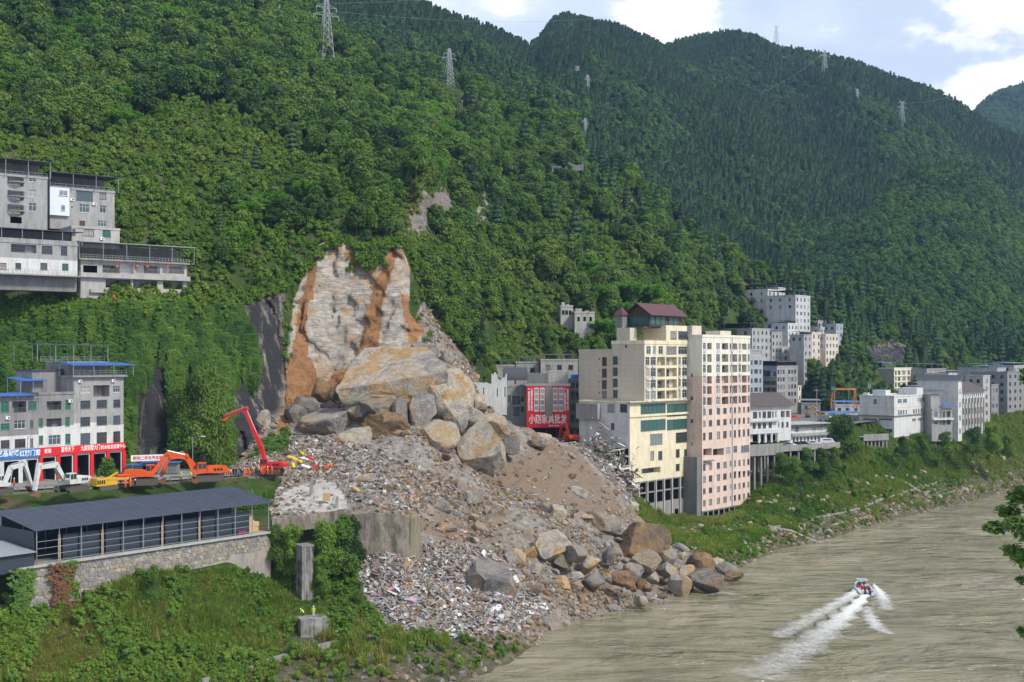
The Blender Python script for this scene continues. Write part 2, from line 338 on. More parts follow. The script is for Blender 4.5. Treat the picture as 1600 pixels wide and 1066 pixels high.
def soilmask():
    a=inpoly(UU,VV,[(430,690),(442,640),(452,560),(470,470),(490,400),(502,385),(490,450),(475,520),(478,560),(500,600),(480,640),(455,660)])
    b=inpoly(UU,VV,[(560,560),(568,500),(590,430),(610,385),(622,380),(612,430),(596,480),(590,530),(600,560),(560,590),(500,625),(490,612)])
    c=inpoly(UU,VV,[(618,375),(636,395),(636,420),(628,410)])|inpoly(UU,VV,[(630,440),(664,515),(640,550),(634,500)])|inpoly(UU,VV,[(530,385),(552,395),(560,420),(548,425)])
    d=inpoly(UU,VV,[(690,690),(740,690),(800,725),(840,690),(900,700),(960,770),(985,815),(900,800),(800,770),(740,740)])|inpoly(UU,VV,[(640,820),(700,800),(760,840),(700,850)])
    m=a*1.8+b*1.15+c*1.0+d*.68
    for it in range(4): m[1:-1,1:-1]=(m[:-2,1:-1]+m[2:,1:-1]+m[1:-1,:-2]+m[1:-1,2:]+2*m[1:-1,1:-1])/6
    return m
soil=soilmask(); debf=deb.astype(float); rockf=(scp|rock|cliff).astype(float)
for it in range(3):
    for m in (debf,rockf): m[1:-1,1:-1]=(m[:-2,1:-1]+m[2:,1:-1]+m[1:-1,:-2]+m[1:-1,2:]+2*m[1:-1,1:-1])/6
bank=((SS<=1)|((UU>1000)&(SS<=2))).astype(float)*np.clip((8-G[...,2])/6,0,1)
t=NT('hillside_ground'); v=t.pos(); nb=t.noise(.6,6,v,.65); nf=t.noise(3.0,6,v,.7)
gcol=t.ramp(t.noise(.12,5,v),[(.3,(.028,.055,.014)),(.5,(.05,.085,.02)),(.60,(.085,.095,.035)),(.70,(.14,.11,.065))])
bcol=t.ramp(nb,[(.3,(.045,.065,.022)),(.5,(.11,.10,.06)),(.7,(.21,.185,.145))])
gcol=t.mix(t.attr('bank'),gcol,bcol)
# limestone: beds, grey bloom, black water marks, ochre joints
lm=t.node('ShaderNodeMapping'); lm.inputs['Rotation'].default_value=(0,.42,0); lm.inputs['Scale'].default_value=(.45,.45,2.2); t.l(t.node('ShaderNodeNewGeometry').outputs['Position'],lm.inputs[0]); lay=t.noise(.42,7,lm.outputs[0],.72,.9); rc=t.ramp(lay,[(.30,(.17,.15,.13)),(.43,(.33,.295,.25)),(.55,(.47,.43,.37)),(.70,(.58,.54,.48))])
fc=t.noise(.30,7,v,.75,1.6); rc=t.mix(t.rng(fc,.50,.62,0,.75),rc,t.mix(t.rng(nf,.3,.7),(.17,.15,.13),(.28,.26,.235)))
ln=t.node('ShaderNodeTexWave'); ln.bands_direction='Z'; ln.inputs['Scale'].default_value=.55; ln.inputs['Distortion'].default_value=14; ln.inputs['Detail'].default_value=5; ln.inputs['Detail Scale'].default_value=.35; t.l(t.pos((.35,.35,1)),ln.inputs[0])
rc=t.mix(t.math('MULTIPLY',t.rng(ln.outputs['Fac'],.0,.10,.55,0),t.rng(fc,.4,.6)),rc,(.12,.10,.08))
oc=t.noise(.16,6,v,.6,.8); rc=t.mix(t.rng(oc,.50,.66,0,.7),rc,(.44,.27,.12))
dk=t.noise(.5,5,t.pos((1,1,.12)),.6); old=t.attr('old'); rc=t.mix(t.math('MULTIPLY',old,t.rng(dk,.22,.46)),rc,(.045,.045,.047))
sc_=t.ramp(nb,[(.25,(.13,.058,.024)),(.5,(.30,.14,.052)),(.75,(.42,.23,.10))]); sc_=t.mix(t.rng(nf,.5,.75,0,.5),sc_,(.36,.27,.18))
sn=t.math('ADD',t.math('MULTIPLY',t.math('SUBTRACT',t.noise(.28,6,t.pos((1,1,.45)),.7,.8),.5),2.6),t.math('MULTIPLY',t.math('SUBTRACT',nf,.5),.5)); rc=t.mix(t.rng(t.math('ADD',t.attr('soil'),sn),.38,.62,0,.92),rc,sc_)
dc=t.ramp(nb,[(.28,(.15,.128,.105)),(.45,(.26,.232,.20)),(.6,(.35,.32,.285)),(.75,(.45,.425,.39))])
dc=t.mix(t.rng(t.noise(.08,4,v),.5,.62,0,.75),dc,(.215,.155,.10)); dc=t.mix(t.rng(nf,.57,.72,0,.5),dc,(.46,.43,.39)); dc=t.mix(t.rng(t.noise(1.4,5,v),.56,.66,0,.6),dc,(.10,.085,.07))
dc=t.mix(t.rng(t.math('ADD',t.attr('soil'),t.math('MULTIPLY',t.math('SUBTRACT',nb,.5),1.2)),.25,.75,0,.9),dc,t.mix(t.rng(nf,.35,.7),(.205,.135,.08),(.27,.205,.145)))
sm=t.node('ShaderNodeMapping'); sm.inputs['Rotation'].default_value=(0,0,.64); sm.inputs['Scale'].default_value=(.022,.16,.05); t.l(t.node('ShaderNodeNewGeometry').outputs['Position'],sm.inputs[0]); dc=t.mix(t.rng(t.noise(1.0,6,sm.outputs[0],.65,.5),.48,.62,0,.5),dc,t.mix(t.rng(nf,.35,.7),(.19,.135,.085),(.275,.215,.155)))
col=t.mix(t.rng(t.math('ADD',t.attr('rock'),t.math('MULTIPLY',t.math('SUBTRACT',nf,.5),.5)),.4,.6),gcol,rc); col=t.mix(t.rng(t.math('ADD',t.attr('deb'),t.math('MULTIPLY',t.math('SUBTRACT',nf,.5),.6)),.4,.6),col,dc)
t.color(col).set(Roughness=.95); t.b.inputs['Specular IOR Level'].default_value=.1
t.bump(t.math('ADD',t.math('MULTIPLY',lay,1.2),t.math('ADD',nf,t.math('MULTIPLY',fc,1.5))),.9,.45); M_ground=t.mat
oldf=((cliff&~scp)*1.0+(rock&~scp)*np.where(UU>1200,1.0,.55)).clip(0,1)
for it in range(2): oldf[1:-1,1:-1]=(oldf[:-2,1:-1]+oldf[2:,1:-1]+oldf[1:-1,:-2]+oldf[1:-1,2:])/4
nu_,nr_=UU.shape
ID=np.arange(nu_*nr_).reshape(nu_,nr_)
quads=np.stack([ID[:-1,:-1],ID[1:,:-1],ID[1:,1:],ID[:-1,1:]],-1).reshape(-1,4)
qm=lambda m:(m[:-1,:-1]&m[1:,:-1]&m[1:,1:]&m[:-1,1:]).reshape(-1)
qs,qd=qm(scp),qm(deb)
def sub(name,sel):
    fq=quads[sel]; vid,inv=np.unique(fq,return_inverse=True)
    m=mesh(name,G.reshape(-1,3)[vid],inv.reshape(-1,4),[M_ground],None,True)
    for an,ar in (('deb',debf),('rock',rockf),('soil',soil),('old',oldf),('bank',bank)):
        a=m.attributes.new(an,'FLOAT','POINT'); a.data.foreach_set('value',ar.reshape(-1)[vid].astype(np.float32))
    return kind(link(name,m),'structure')
sub('hillside',~(qs|qd)); sub('landslide_scarp',qs); sub('debris_slope',qd&~qs)
# ---------------------------------------------------------------- mountains behind
def ridge(name,knots,v_base,Y_base,ncol,nrow,seed,relief,mat):
    ks=np.array(knots,float); u=np.linspace(ks[0,0],ks[-1,0],ncol); v=np.interp(u,ks[:,0],ks[:,1]); Yr=np.interp(u,ks[:,0],ks[:,2])
    vb=np.interp(u,[k[0] for k in v_base],[k[1] for k in v_base]); Zt=HC+(HY-v)/F*Yr; Yb=np.full_like(u,Y_base); Zb=HC+(HY-vb)/F*Yb
    tt=np.concatenate([np.linspace(0,1,nrow),[1.06,1.2]]); prof=tt.copy(); prof[-2:]=[.985,.86]
    A=np.empty((ncol,len(tt),3)); yy=Yb[:,None]*(1-tt)+Yr[:,None]*tt; zz=Zb[:,None]*(1-prof)+Zt[:,None]*prof
    A[...,1]=yy; A[...,0]=((u-CX)/F)[:,None]*yy; A[...,2]=zz
    fade=np.clip(np.minimum(tt/.15,1),0,1)*np.clip((1.02-tt)/.22,0.12,1)
    sp=1-np.abs(fbm(A*np.array([1/230,1/420,1/900]),4,seed))*2.4
    A[...,2]+=sp*relief*fade+fbm(A/60.,3,seed+5)*relief*.25*fade
    I=np.arange(A.shape[0]*A.shape[1]).reshape(A.shape[:2]); f=np.stack([I[:-1,:-1],I[1:,:-1],I[1:,1:],I[:-1,1:]],-1).reshape(-1,4)
    kind(link(name,mesh(name,A.reshape(-1,3),f,[mat],None,True)),'structure'); return A
t=NT('mountain_ground'); v=t.pos(); t.color(t.ramp(t.noise(.02,6,v),[(.3,(.016,.036,.015)),(.5,(.028,.055,.018)),(.7,(.05,.075,.025))])).set(Roughness=.95); t.bump(t.noise(.15,5,v),.8,4); M_mtn=t.mat
A2=ridge('mountain',[(380,-90,1150),(520,-40,1200),(600,-2,1250),(660,20,1300),(760,52,1380),(828,84,1450),(842,72,1560),(866,40,1620),(885,34,1640),(910,42,1640),(960,62,1640),(1020,82,1650),(1045,78,1750),(1080,68,1800),(1130,61,1800),(1180,71,1780),(1220,92,1760),(1290,101,1720),(1350,112,1700),(1420,140,1660),(1480,166,1630),(1515,190,1600),(1570,222,1580),(1640,255,1560),(1780,300,1550)],[(380,200),(700,220),(900,330),(1100,470),(1300,560),(1780,600)],800,360,110,101,42,M_mtn)
A3=ridge('forested_knoll',[(1230,450,860),(1300,385,900),(1350,345,930),(1390,305,950),(1440,278,960),(1490,272,960),(1530,285,950),(1556,305,950),(1575,345,940),(1600,385,930),(1680,440,900)],[(1230,520),(1400,540),(1680,560)],700,110,50,113,14,M_mtn)
A4=ridge('distant_hill',[(1420,260,2600),(1515,192,2600),(1540,165,2620),(1565,150,2640),(1600,140,2650),(1680,128,2650),(1800,150,2650)],[(1420,300),(1800,300)],2000,70,30,131,35,M_mtn)
# ---------------------------------------------------------------- river
t=NT('river_water'); v=t.pos((1,1,1)); 
rip=t.rng(t.noise(.022,3,t.pos((1,1.3,1))),.38,.62,.45,1.25); w0=t.noise(.075,4,t.pos((.62,1.7,1)),.55,1.0); w1=t.noise(.19,5,t.pos((.55,1.9,1)),.6,.8); w2=t.noise(.9,4,t.pos((.5,1.5,1)),.6,.5); w3=t.noise(3.2,3,t.pos((.7,1.3,1)))
mud=t.noise(.03,4,t.pos((1,1.6,1)),.5,.6)
t.color(t.ramp(mud,[(.3,(.178,.162,.095)),(.5,(.212,.190,.118)),(.68,(.265,.228,.155))])).set(Roughness=.07,IOR=1.33); t.b.inputs['Specular IOR Level'].default_value=.5
t.bump(t.math('MULTIPLY',rip,t.math('ADD',t.math('ADD',t.math('MULTIPLY',w0,6.0),t.math('MULTIPLY',w1,1.3)),t.math('ADD',t.math('MULTIPLY',w2,.38),t.math('MULTIPLY',w3,.05)))),1.0,1.0); M_water=t.mat
gx=np.arange(-40,330,1.5); gy=np.arange(95,640,1.5); GX,GY=np.meshgrid(gx,gy,indexing='ij'); keep=(U(GX,GY)>640)&(U(GX,GY)<1900)
pw=np.stack([GX*.10+GY*.03,GY*.26-GX*.05,GX*0],-1); hw=fbm(pw,4,7,.5)*.45
WV=np.stack([GX,GY,hw],-1); I=np.arange(GX.size).reshape(GX.shape); f=np.stack([I[:-1,:-1],I[1:,:-1],I[1:,1:],I[:-1,1:]],-1).reshape(-1,4); kk=keep.reshape(-1); f=f[kk[f].all(1)]
vid,inv=np.unique(f,return_inverse=True); kind(link('river',mesh('river',WV.reshape(-1,3)[vid],inv.reshape(-1,4),[M_water],None,True)),'structure')

GALL=[g_.reshape(-1,3) for g_ in (G,A2,A3,A4)]
GP=np.concatenate(GALL); GU=U(GP[:,0],GP[:,1]); GV=HY-(GP[:,2]-HC)*F/GP[:,1]
def surf_at(u,v,ymin=0,ymax=1e9):
    """the visible ground point in that direction"""
    d=(GU-u)**2+(GV-v)**2; d=np.where((GP[:,1]<ymin)|(GP[:,1]>ymax),1e9,d); c=np.where(d<d.min()+60)[0]; k=c[np.argmin(GP[c,1])]; return Vector(GP[k])
G1=GALL[0]
def ground_z(x,y):
    d=(G1[:,0]-x)**2+(G1[:,1]-y)**2; k=np.argsort(d)[:3]; return float(G1[k,2].mean())
# ---------------------------------------------------------------- plants
def cards(rng,pos,nrm,size,asp=1.6,fold=.25):
    """one folded leaf spray per point: 6 vertices, 2 quads"""
    n=len(pos); r=rng.normal(size=(n,3)); a=np.cross(nrm,r); a/=np.linalg.norm(a,axis=1)[:,None]+1e-9; b=np.cross(nrm,a)
    s=(size*(.6+.8*rng.random(n)))[:,None]; L=a*s*asp*.5; W=b*s*.5; dn=nrm*s*fold
    V=np.stack([pos-L,pos-L*.1+W-dn,pos+L,pos-L*.1-W-dn],1)
    return V.reshape(-1,3),np.arange(n*4).reshape(n,4)
def crown_pts(rng,n,kindc,Ht):
    """leaf positions and outward normals, tree standing at the origin with height Ht"""
    if kindc=='pine':
        t=rng.random(n)**.75; h=Ht*(.14+.86*t); tier=.75+.25*np.sin(h/Ht*42+rng.random(n)*1.2); rad=Ht*.235*(1-t)**.8*tier*(.55+.45*rng.random(n)**.5)+.12; a=rng.random(n)*6.283
        a+=.25*np.sin(a*5+h); pos=np.stack([np.cos(a)*rad,np.sin(a)*rad,h-rad*.25],1); nr=np.stack([np.cos(a)*.7,np.sin(a)*.7,np.full(n,.75)],1)
    elif kindc=='bamboo':
        k=16; ci=rng.integers(0,k,n); ca=rng.random(k)*6.283; lean=.12+.34*rng.random(k); hh=Ht*(.7+.3*rng.random(k)); t=.15+.85*rng.random(n)
        rr=lean[ci]*hh[ci]*t**1.8+.4*t; pos=np.stack([np.cos(ca[ci])*rr,np.sin(ca[ci])*rr,hh[ci]*(t-.20*t**4)],1)+rng.normal(size=(n,3))*np.array([.42,.42,.32])*Ht/8
        nr=rng.normal(size=(n,3))*.6+np.array([0,0,1])
    else:
        if kindc=='bush': k=9; base=.12; wid=.62
        elif kindc=='mound': k=26; base=.02; wid=.42
        elif kindc=='wide': k=24; base=.26; wid=.44
        else: k=20; base=.26; wid=.36
        c=[]; rad=[]
        for i in range(k):
            a=rng.random()*6.283; tt=rng.random(); rr=wid*Ht*(.25+.75*rng.random())*(1-.55*tt)
            c.append((math.cos(a)*rr*.8,math.sin(a)*rr*.8,Ht*(base+.08+(.80-base)*tt))); rad.append(Ht*(.075+.10*rng.random())*(1.2-.3*tt))
        c=np.array(c); rad=np.array(rad); pr=rad**2/np.sum(rad**2); i=rng.choice(k,n,p=pr); d=rng.normal(size=(n,3)); d/=np.linalg.norm(d,axis=1)[:,None]; d[:,2]=np.where(d[:,2]<-.5,-d[:,2],d[:,2])
        r=rad[i]*(.50+.70*rng.random(n)); lump=1+.22*vnoise(d*2.3+i[:,None]*3.1,5); pos=c[i]+d*(r*lump)[:,None]*np.array([1.0,1.0,1.0]); nr=d+np.array([0,0,.35])+rng.normal(size=(n,3))*.55
    nr/=np.linalg.norm(nr,axis=1)[:,None]; return pos,nr
def trunk_mesh(name,rng,Ht,r,limbs=5):
    b=MB(); pts=[]; x=y=0
    for i in range(6):
        pts.append((x,y,Ht*.72*i/5-.4)); x+=rng.normal()*.03*Ht*.3; y+=rng.normal()*.03*Ht*.3
    b.tube(pts,[r*(1.25-.2*i) for i in range(6)],7)
    for k in range(limbs):
        i=2+k%3; a=rng.random()*6.283; p=Vector(pts[i]); e=p+Vector((math.cos(a),math.sin(a),.9))*Ht*.22
        b.tube([p,(p+e)/2+Vector((0,0,.03*Ht)),e],[r*.5,r*.35,r*.12],5)
    return b.mesh(name,M_bark,True)
PROTO={}
PC=bpy.data.collections.new('plant_sources')                                   # never linked to the scene: sources for the forest mass
def proto(key,kindc,Ht,n,size,mat,seed,asp=1.6,trunk=True):
    rng=np.random.default_rng(seed); pos,nr=crown_pts(rng,n,kindc,Ht); V,Fc=cards(rng,pos,nr,size,asp)
    cm=mesh('crown_'+key,V,Fc,[mat],None,False)
    tm=trunk_mesh('trunk_'+key,rng,Ht,.022*Ht+.03) if trunk else None
    PROTO[key]=(cm,tm,Ht)
def joined(key):
    cm,tm,Ht=PROTO[key]; v=np.empty(len(cm.vertices)*3); cm.vertices.foreach_get('co',v); v=v.reshape(-1,3); f=[list(p.vertices) for p in cm.polygons]; mi=[0]*len(f)
    if tm:
        k=len(v); v=np.concatenate([v,np.array([x.co[:] for x in tm.vertices])]); f+= [[i+k for i in p.vertices] for p in tm.polygons]; mi+= [1]*len(tm.polygons)
    m=mesh('src_'+key,v,f,[cm.materials[0],M_bark],mi); o=bpy.data.objects.new('src_'+key,m); return o
for i in range(3): proto('broad%d'%i,['broad','wide','wide'][i],8,3800,.44,M_leaf,10+i)
for i in range(2): proto('bush%d'%i,'bush',3.2,1500,.28,M_bush,20+i,trunk=False)
proto('bamboo','bamboo',7.5,2600,.38,M_bright,30,2.6,False)
for i in range(2): proto('pine%d'%i,'pine',9,2400,.46,M_pine,40+i,1.9)
for i in range(2): proto('fbroad%d'%i,['broad','wide'][i],9,800,.95,M_far,50+i)
for i in range(2): proto('fpine%d'%i,'pine',10,620,.95,M_pine,60+i,1.8)
proto('weed','bush',1.5,260,.24,M_bush,70,2.2,False)
rngs=np.random.default_rng(5)
def tuft(key,n,h,mat,seed,spread=.5):
    rng=np.random.default_rng(seed); V=[];Fc=[]
    for i in range(n):
        a=rng.random()*6.283; r=spread*rng.random()**.6; b=np.array([math.cos(a)*r,math.sin(a)*r,-.05]); la=rng.random()*6.283; ln=h*(.5+.6*rng.random()); tip=b+np.array([math.cos(la)*ln*.45,math.sin(la)*ln*.45,ln]); mid=(b+tip)/2+np.array([0,0,ln*.12]); wv=np.array([-math.sin(la),math.cos(la),0])*.035*(1+h*.6)
        k=len(V); V+= [b-wv,b+wv,mid+wv*.9,mid-wv*.9,tip]; Fc+= [[k,k+1,k+2,k+3],[k+3,k+2,k+4]]
    PROTO[key]=(mesh('tuft_'+key,np.array(V),Fc,[mat]),None,h)
tuft('grass',46,.75,M_grass,80); tuft('reed',60,1.7,M_grass,81,.8)
ICO={}
def gn_scatter(name,pts,idx,sc,rz,sources,label,tilt=None,kindn='stuff'):
    """one object: every point carries one of the sources"""
    m=bpy.data.meshes.new(name); m.vertices.add(len(pts)); m.vertices.foreach_set('co',np.asarray(pts,np.float32).reshape(-1))
    for an,ty,ar in (('idx','INT',idx),('sc','FLOAT',sc)):
        a=m.attributes.new(an,ty,'POINT'); a.data.foreach_set('value',np.asarray(ar,np.int32 if ty=='INT' else np.float32))
    rot=np.zeros((len(pts),3),np.float32); rot[:,2]=rz
    if tilt is not None: rot[:,:2]=tilt
    a=m.attributes.new('rot','FLOAT_VECTOR','POINT'); a.data.foreach_set('vector',rot.reshape(-1))
    o=link(name,m); kind(o,kindn,label)
    col=bpy.data.collections.new('src_'+name)
    for i,s in enumerate(sources):
        s.name='%s_source_%02d'%(name,i); col.objects.link(s)
    ng=bpy.data.node_groups.new('scatter_'+name,'GeometryNodeTree'); ng.interface.new_socket('Geometry',in_out='INPUT',socket_type='NodeSocketGeometry'); ng.interface.new_socket('Geometry',in_out='OUTPUT',socket_type='NodeSocketGeometry')
    A=ng.nodes; gi=A.new('NodeGroupInput'); go=A.new('NodeGroupOutput'); ci=A.new('GeometryNodeCollectionInfo'); ci.inputs['Collection'].default_value=col; ci.inputs['Separate Children'].default_value=True; ci.inputs['Reset Children'].default_value=True
    ip=A.new('GeometryNodeInstanceOnPoints'); ip.inputs['Pick Instance'].default_value=True
    def na(n,t): x=A.new('GeometryNodeInputNamedAttribute'); x.data_type=t; x.inputs['Name'].default_value=n; return x.outputs['Attribute']
    ng.links.new(gi.outputs[0],ip.inputs['Points']); ng.links.new(ci.outputs[0],ip.inputs['Instance']); ng.links.new(na('idx','INT'),ip.inputs['Instance Index'])
    e2r=A.new('FunctionNodeEulerToRotation'); ng.links.new(na('rot','FLOAT_VECTOR'),e2r.inputs[0]); ng.links.new(e2r.outputs[0],ip.inputs['Rotation']); ng.links.new(na('sc','FLOAT'),ip.inputs['Scale']); ng.links.new(ip.outputs[0],go.inputs[0])
    md=o.modifiers.new('scatter','NODES'); md.node_group=ng; return o
def sample(A,n,rng,ok=None):
    """area-weighted random points on a vertex grid, with cell indices"""
    a=A[:-1,:-1]; b=A[1:,:-1]; c=A[:-1,1:]; ar=np.linalg.norm(np.cross(b-a,c-a),axis=-1)
    if ok is not None: ar=ar*ok[:-1,:-1]
    p=ar.reshape(-1); p=p/p.sum(); k=rng.choice(p.size,n,p=p); i,j=np.unravel_index(k,ar.shape); s=rng.random((n,1)); t=rng.random((n,1))
    pts=A[i,j]*(1-s)*(1-t)+A[i+1,j]*s*(1-t)+A[i,j+1]*(1-s)*t+A[i+1,j+1]*s*t
    nn=np.cross(b[i,j]-a[i,j],c[i,j]-a[i,j]); nn/=np.linalg.norm(nn,axis=1)[:,None]+1e-9
    return pts,i,j,nn
def thin(p,d):
    """keep points at least about d apart"""
    key=np.floor(p/d).astype(int); _,k=np.unique(key,axis=0,return_index=True); return np.sort(k)
def vine_proto(key,seed,n=420,H_=5.0,W_=1.3):
    rng=np.random.default_rng(seed); tt=rng.random(n); x=rng.normal(size=n)*W_*.32*(1.1-.6*tt); pos=np.stack([x,-.15-rng.random(n)*.45*(1.1-tt),-tt*H_],1); nr=np.stack([rng.normal(size=n)*.4,-np.ones(n),.6+rng.normal(size=n)*.3],1); nr/=np.linalg.norm(nr,axis=1)[:,None]
    V,Fc=cards(rng,pos,nr,.34,1.6); PROTO[key]=(mesh('vine_'+key,V,Fc,[M_vine]),None,H_)
vine_proto('vine0',91); vine_proto('vine1',92,520,7.5,1.6)
# ---------------------------------------------------------------- buildings
CLEAR=[]; VBOX=[]                                     # footprints, and what has to stay in view, for the planting below
def T_of(u,O,d): a=(u-CX)/F; return (a*O[1]-O[0])/(d[0]-a*d[1])
def unit(x,y): r=math.hypot(x,y); return (x/r,y/r)
D1=unit(.58,.814); D2=unit(.66,.75); DF=(1.0,0.0); D3=unit(.8,.6)
M_brownf=plain('window_frame_brown',(.16,.085,.06),.5); M_greenf=plain('window_frame_green',(.10,.24,.16),.5)
PANEV=[NT('pane_pale').color((.20,.21,.21)).set(Roughness=.12).mat,NT('pane_curtain').color((.30,.27,.24)).set(Roughness=.2).mat,NT('pane_bluish').color((.07,.10,.12)).set(Roughness=.06).mat]
WIN={}
STY={'w':(M_frame,2,1,M_glass),'w3':(M_frame,3,1,M_glass),'d':(M_framed,2,1,M_glass),'d3':(M_framed,4,2,M_glass),'g':(M_greenf,2,1,M_green),'n':(M_brownf,3,1,M_glass),'s':(M_frame,1,0,M_glass),'G':(M_framed,6,0,M_green),'f':(M_frame,6,0,M_glass)}
def win_mesh(w,h,sty):
    k=(round(w,1),round(h,1),sty)
    if k in WIN: return WIN[k]
    fm,nc,nr,pm=STY[sty]; w,h=k[0],k[1]; b=MB(); e=min(.07,w*.12)
    for x in (-w/2+e/2,w/2-e/2): b.box((x,0,h/2),(e,.09,h))
    for zz in (e/2,h-e/2): b.box((0,.002,zz),(w-2*e,.085,e))
    for i in range(1,nc): b.box((-w/2+w*i/nc,.003,h/2),(e*.75,.08,h-2*e))
    if nr: b.box((0,.006,h*.68),(w-2*e,.075,e*.75))
    b.box((0,-.10,-.04),(w+.16,.24,.06))
    p=MB(); p.poly([(-w/2,.01,0),(w/2,.01,0),(w/2,.01,h),(-w/2,.01,h)])
    WIN[k]=(b.mesh('window',fm),[p.mesh('pane',x) for x in ([pm,pm,pm]+PANEV if pm is M_glass else [pm])]); return WIN[k]
class Face:
    def __init__(s,bld,O,d,L,z0,z1,mats,matfn=None,cuts=()):
        s.b=bld; s.O=O; s.d=d; s.n=(d[1],-d[0]); s.L=L; s.z0=z0; s.z1=z1; s.mats=mats; s.mf=matfn; s.cuts=list(cuts); s.op=[]; s.rz=math.atan2(d[1],d[0])
    def at(s,t,zz,out=0.0): return Vector((s.O[0]+s.d[0]*t+s.n[0]*out,s.O[1]+s.d[1]*t+s.n[1]*out,zz))
    def t(s,u): return T_of(u,s.O,s.d)
    def zv(s,u,v): t=s.t(u); return HC+(HY-v)*(s.O[1]+s.d[1]*t)/F
    def px(s,u0,v0,u1,v1,sty='w',**k):
        um=(u0+u1)/2; return s.add(s.t(u0),s.t(u1),s.zv(um,v1),s.zv(um,v0),sty,**k)
    def rows(s,cols,rws,uref,sty='w',**k):
        for v0,v1 in rws:
            za,zb=s.zv(uref,v1),s.zv(uref,v0)
            for c in cols: s.add(s.t(c[0]),s.t(c[1]),za,zb,c[2] if len(c)>2 else sty,**k)
        return s
    def grid(s,t0,t1,nc,z0,dz,nr,w,h,sty='w',**k):
        for j in range(nr):
            for i in range(nc):
                c=t0+(t1-t0)*(i+.5)/nc; s.add(c-w/2,c+w/2,z0+dz*j,z0+dz*j+h,sty,**k)
        return s
    def add(s,t0,t1,z0,z1,sty,**k):
        t0=max(t0,.12); t1=min(t1,s.L-.12); z0=max(z0,s.z0+.05); z1=min(z1,s.z1-.08)
        if t1-t0<.3 or z1-z0<.3: return s
        for o in s.op:
            if t0<o[1]+.05 and t1>o[0]-.05 and z0<o[3]+.05 and z1>o[2]-.05: return s
        s.op.append((t0,t1,z0,z1,sty,k)); return s
    def done(s):
        b=MB(); R=s.b.loc; A=lambda t,zz,o=0.0: s.at(t,zz,o)-R
        ts=sorted({0.0,s.L,*[x for o in s.op for x in o[:2]]}); zs=sorted({s.z0,s.z1,*[x for o in s.op for x in o[2:4]],*[c for c in s.cuts if s.z0<c<s.z1]})
        for j in range(len(zs)-1):
            zc=(zs[j]+zs[j+1])/2; run=None
            for i in range(len(ts)-1):
                tm=(ts[i]+ts[i+1])/2; hole=any(o[0]<tm<o[1] and o[2]<zc<o[3] for o in s.op)
                if not hole and run is None: run=ts[i]
                if run is not None and (hole or i==len(ts)-2):
                    e=ts[i] if hole else ts[i+1]
                    b.poly([A(run,zs[j]),A(e,zs[j]),A(e,zs[j+1]),A(run,zs[j+1])],s.mf((run+e)/2,zc) if s.mf else 0); run=None
        for t0,t1,z0,z1,sty,k in s.op:
            dep={'b':1.3,'v':3.0,'o':2.2}.get(sty,.22); m=s.mf((t0+t1)/2,(z0+z1)/2) if s.mf else 0; mi=k.get('inner',m if sty!='v' else len(s.mats)-1)  # 'v' reveals take the last, near-black material: shade of the recess painted in
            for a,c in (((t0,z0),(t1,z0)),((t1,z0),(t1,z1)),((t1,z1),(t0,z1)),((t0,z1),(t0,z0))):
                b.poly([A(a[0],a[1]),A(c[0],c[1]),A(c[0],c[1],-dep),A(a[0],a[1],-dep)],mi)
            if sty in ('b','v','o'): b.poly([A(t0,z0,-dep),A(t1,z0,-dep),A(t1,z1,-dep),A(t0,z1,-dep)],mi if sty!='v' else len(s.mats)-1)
        o=b.build('wall',s.mats,s.b.root)
        for t0,t1,z0,z1,sty,k in s.op:
            w_,h_=t1-t0,z1-z0; p=A((t0+t1)/2,z0)
            if sty=='v': continue
            if sty in('b','o'):
                if sty=='b':
                    r=MB(); 
                    for zz in (.95,.08): r.box((0,0,zz),(w_,.05,.05))
                    n=max(3,int(w_/.28)); 
                    for i in range(n+1): r.box((-w_/2+.02+(w_-.04)*i/n,0,.5),(.03,.03,.9))
                    r.build('balcony_rail',k.get('rail',M_framed),s.b.root,p+Vector((s.n[0],s.n[1],0))*-.08,s.rz)
                dw=max(.6,w_*.55); fm,pm=win_mesh(dw,max(.6,h_*.80),k.get('door','d')); q_=A((t0+t1)/2+(w_-dw)*.4*random.choice((-1,1)),z0+.02,-1.24 if sty=='b' else -2.14)
            else:
                fm,pm=win_mesh(w_,h_,sty); q_=A((t0+t1)/2,z0,-.14)
            W=link('window',fm,s.b.root,q_,s.rz); link('pane',random.choice(pm),W)
        return o
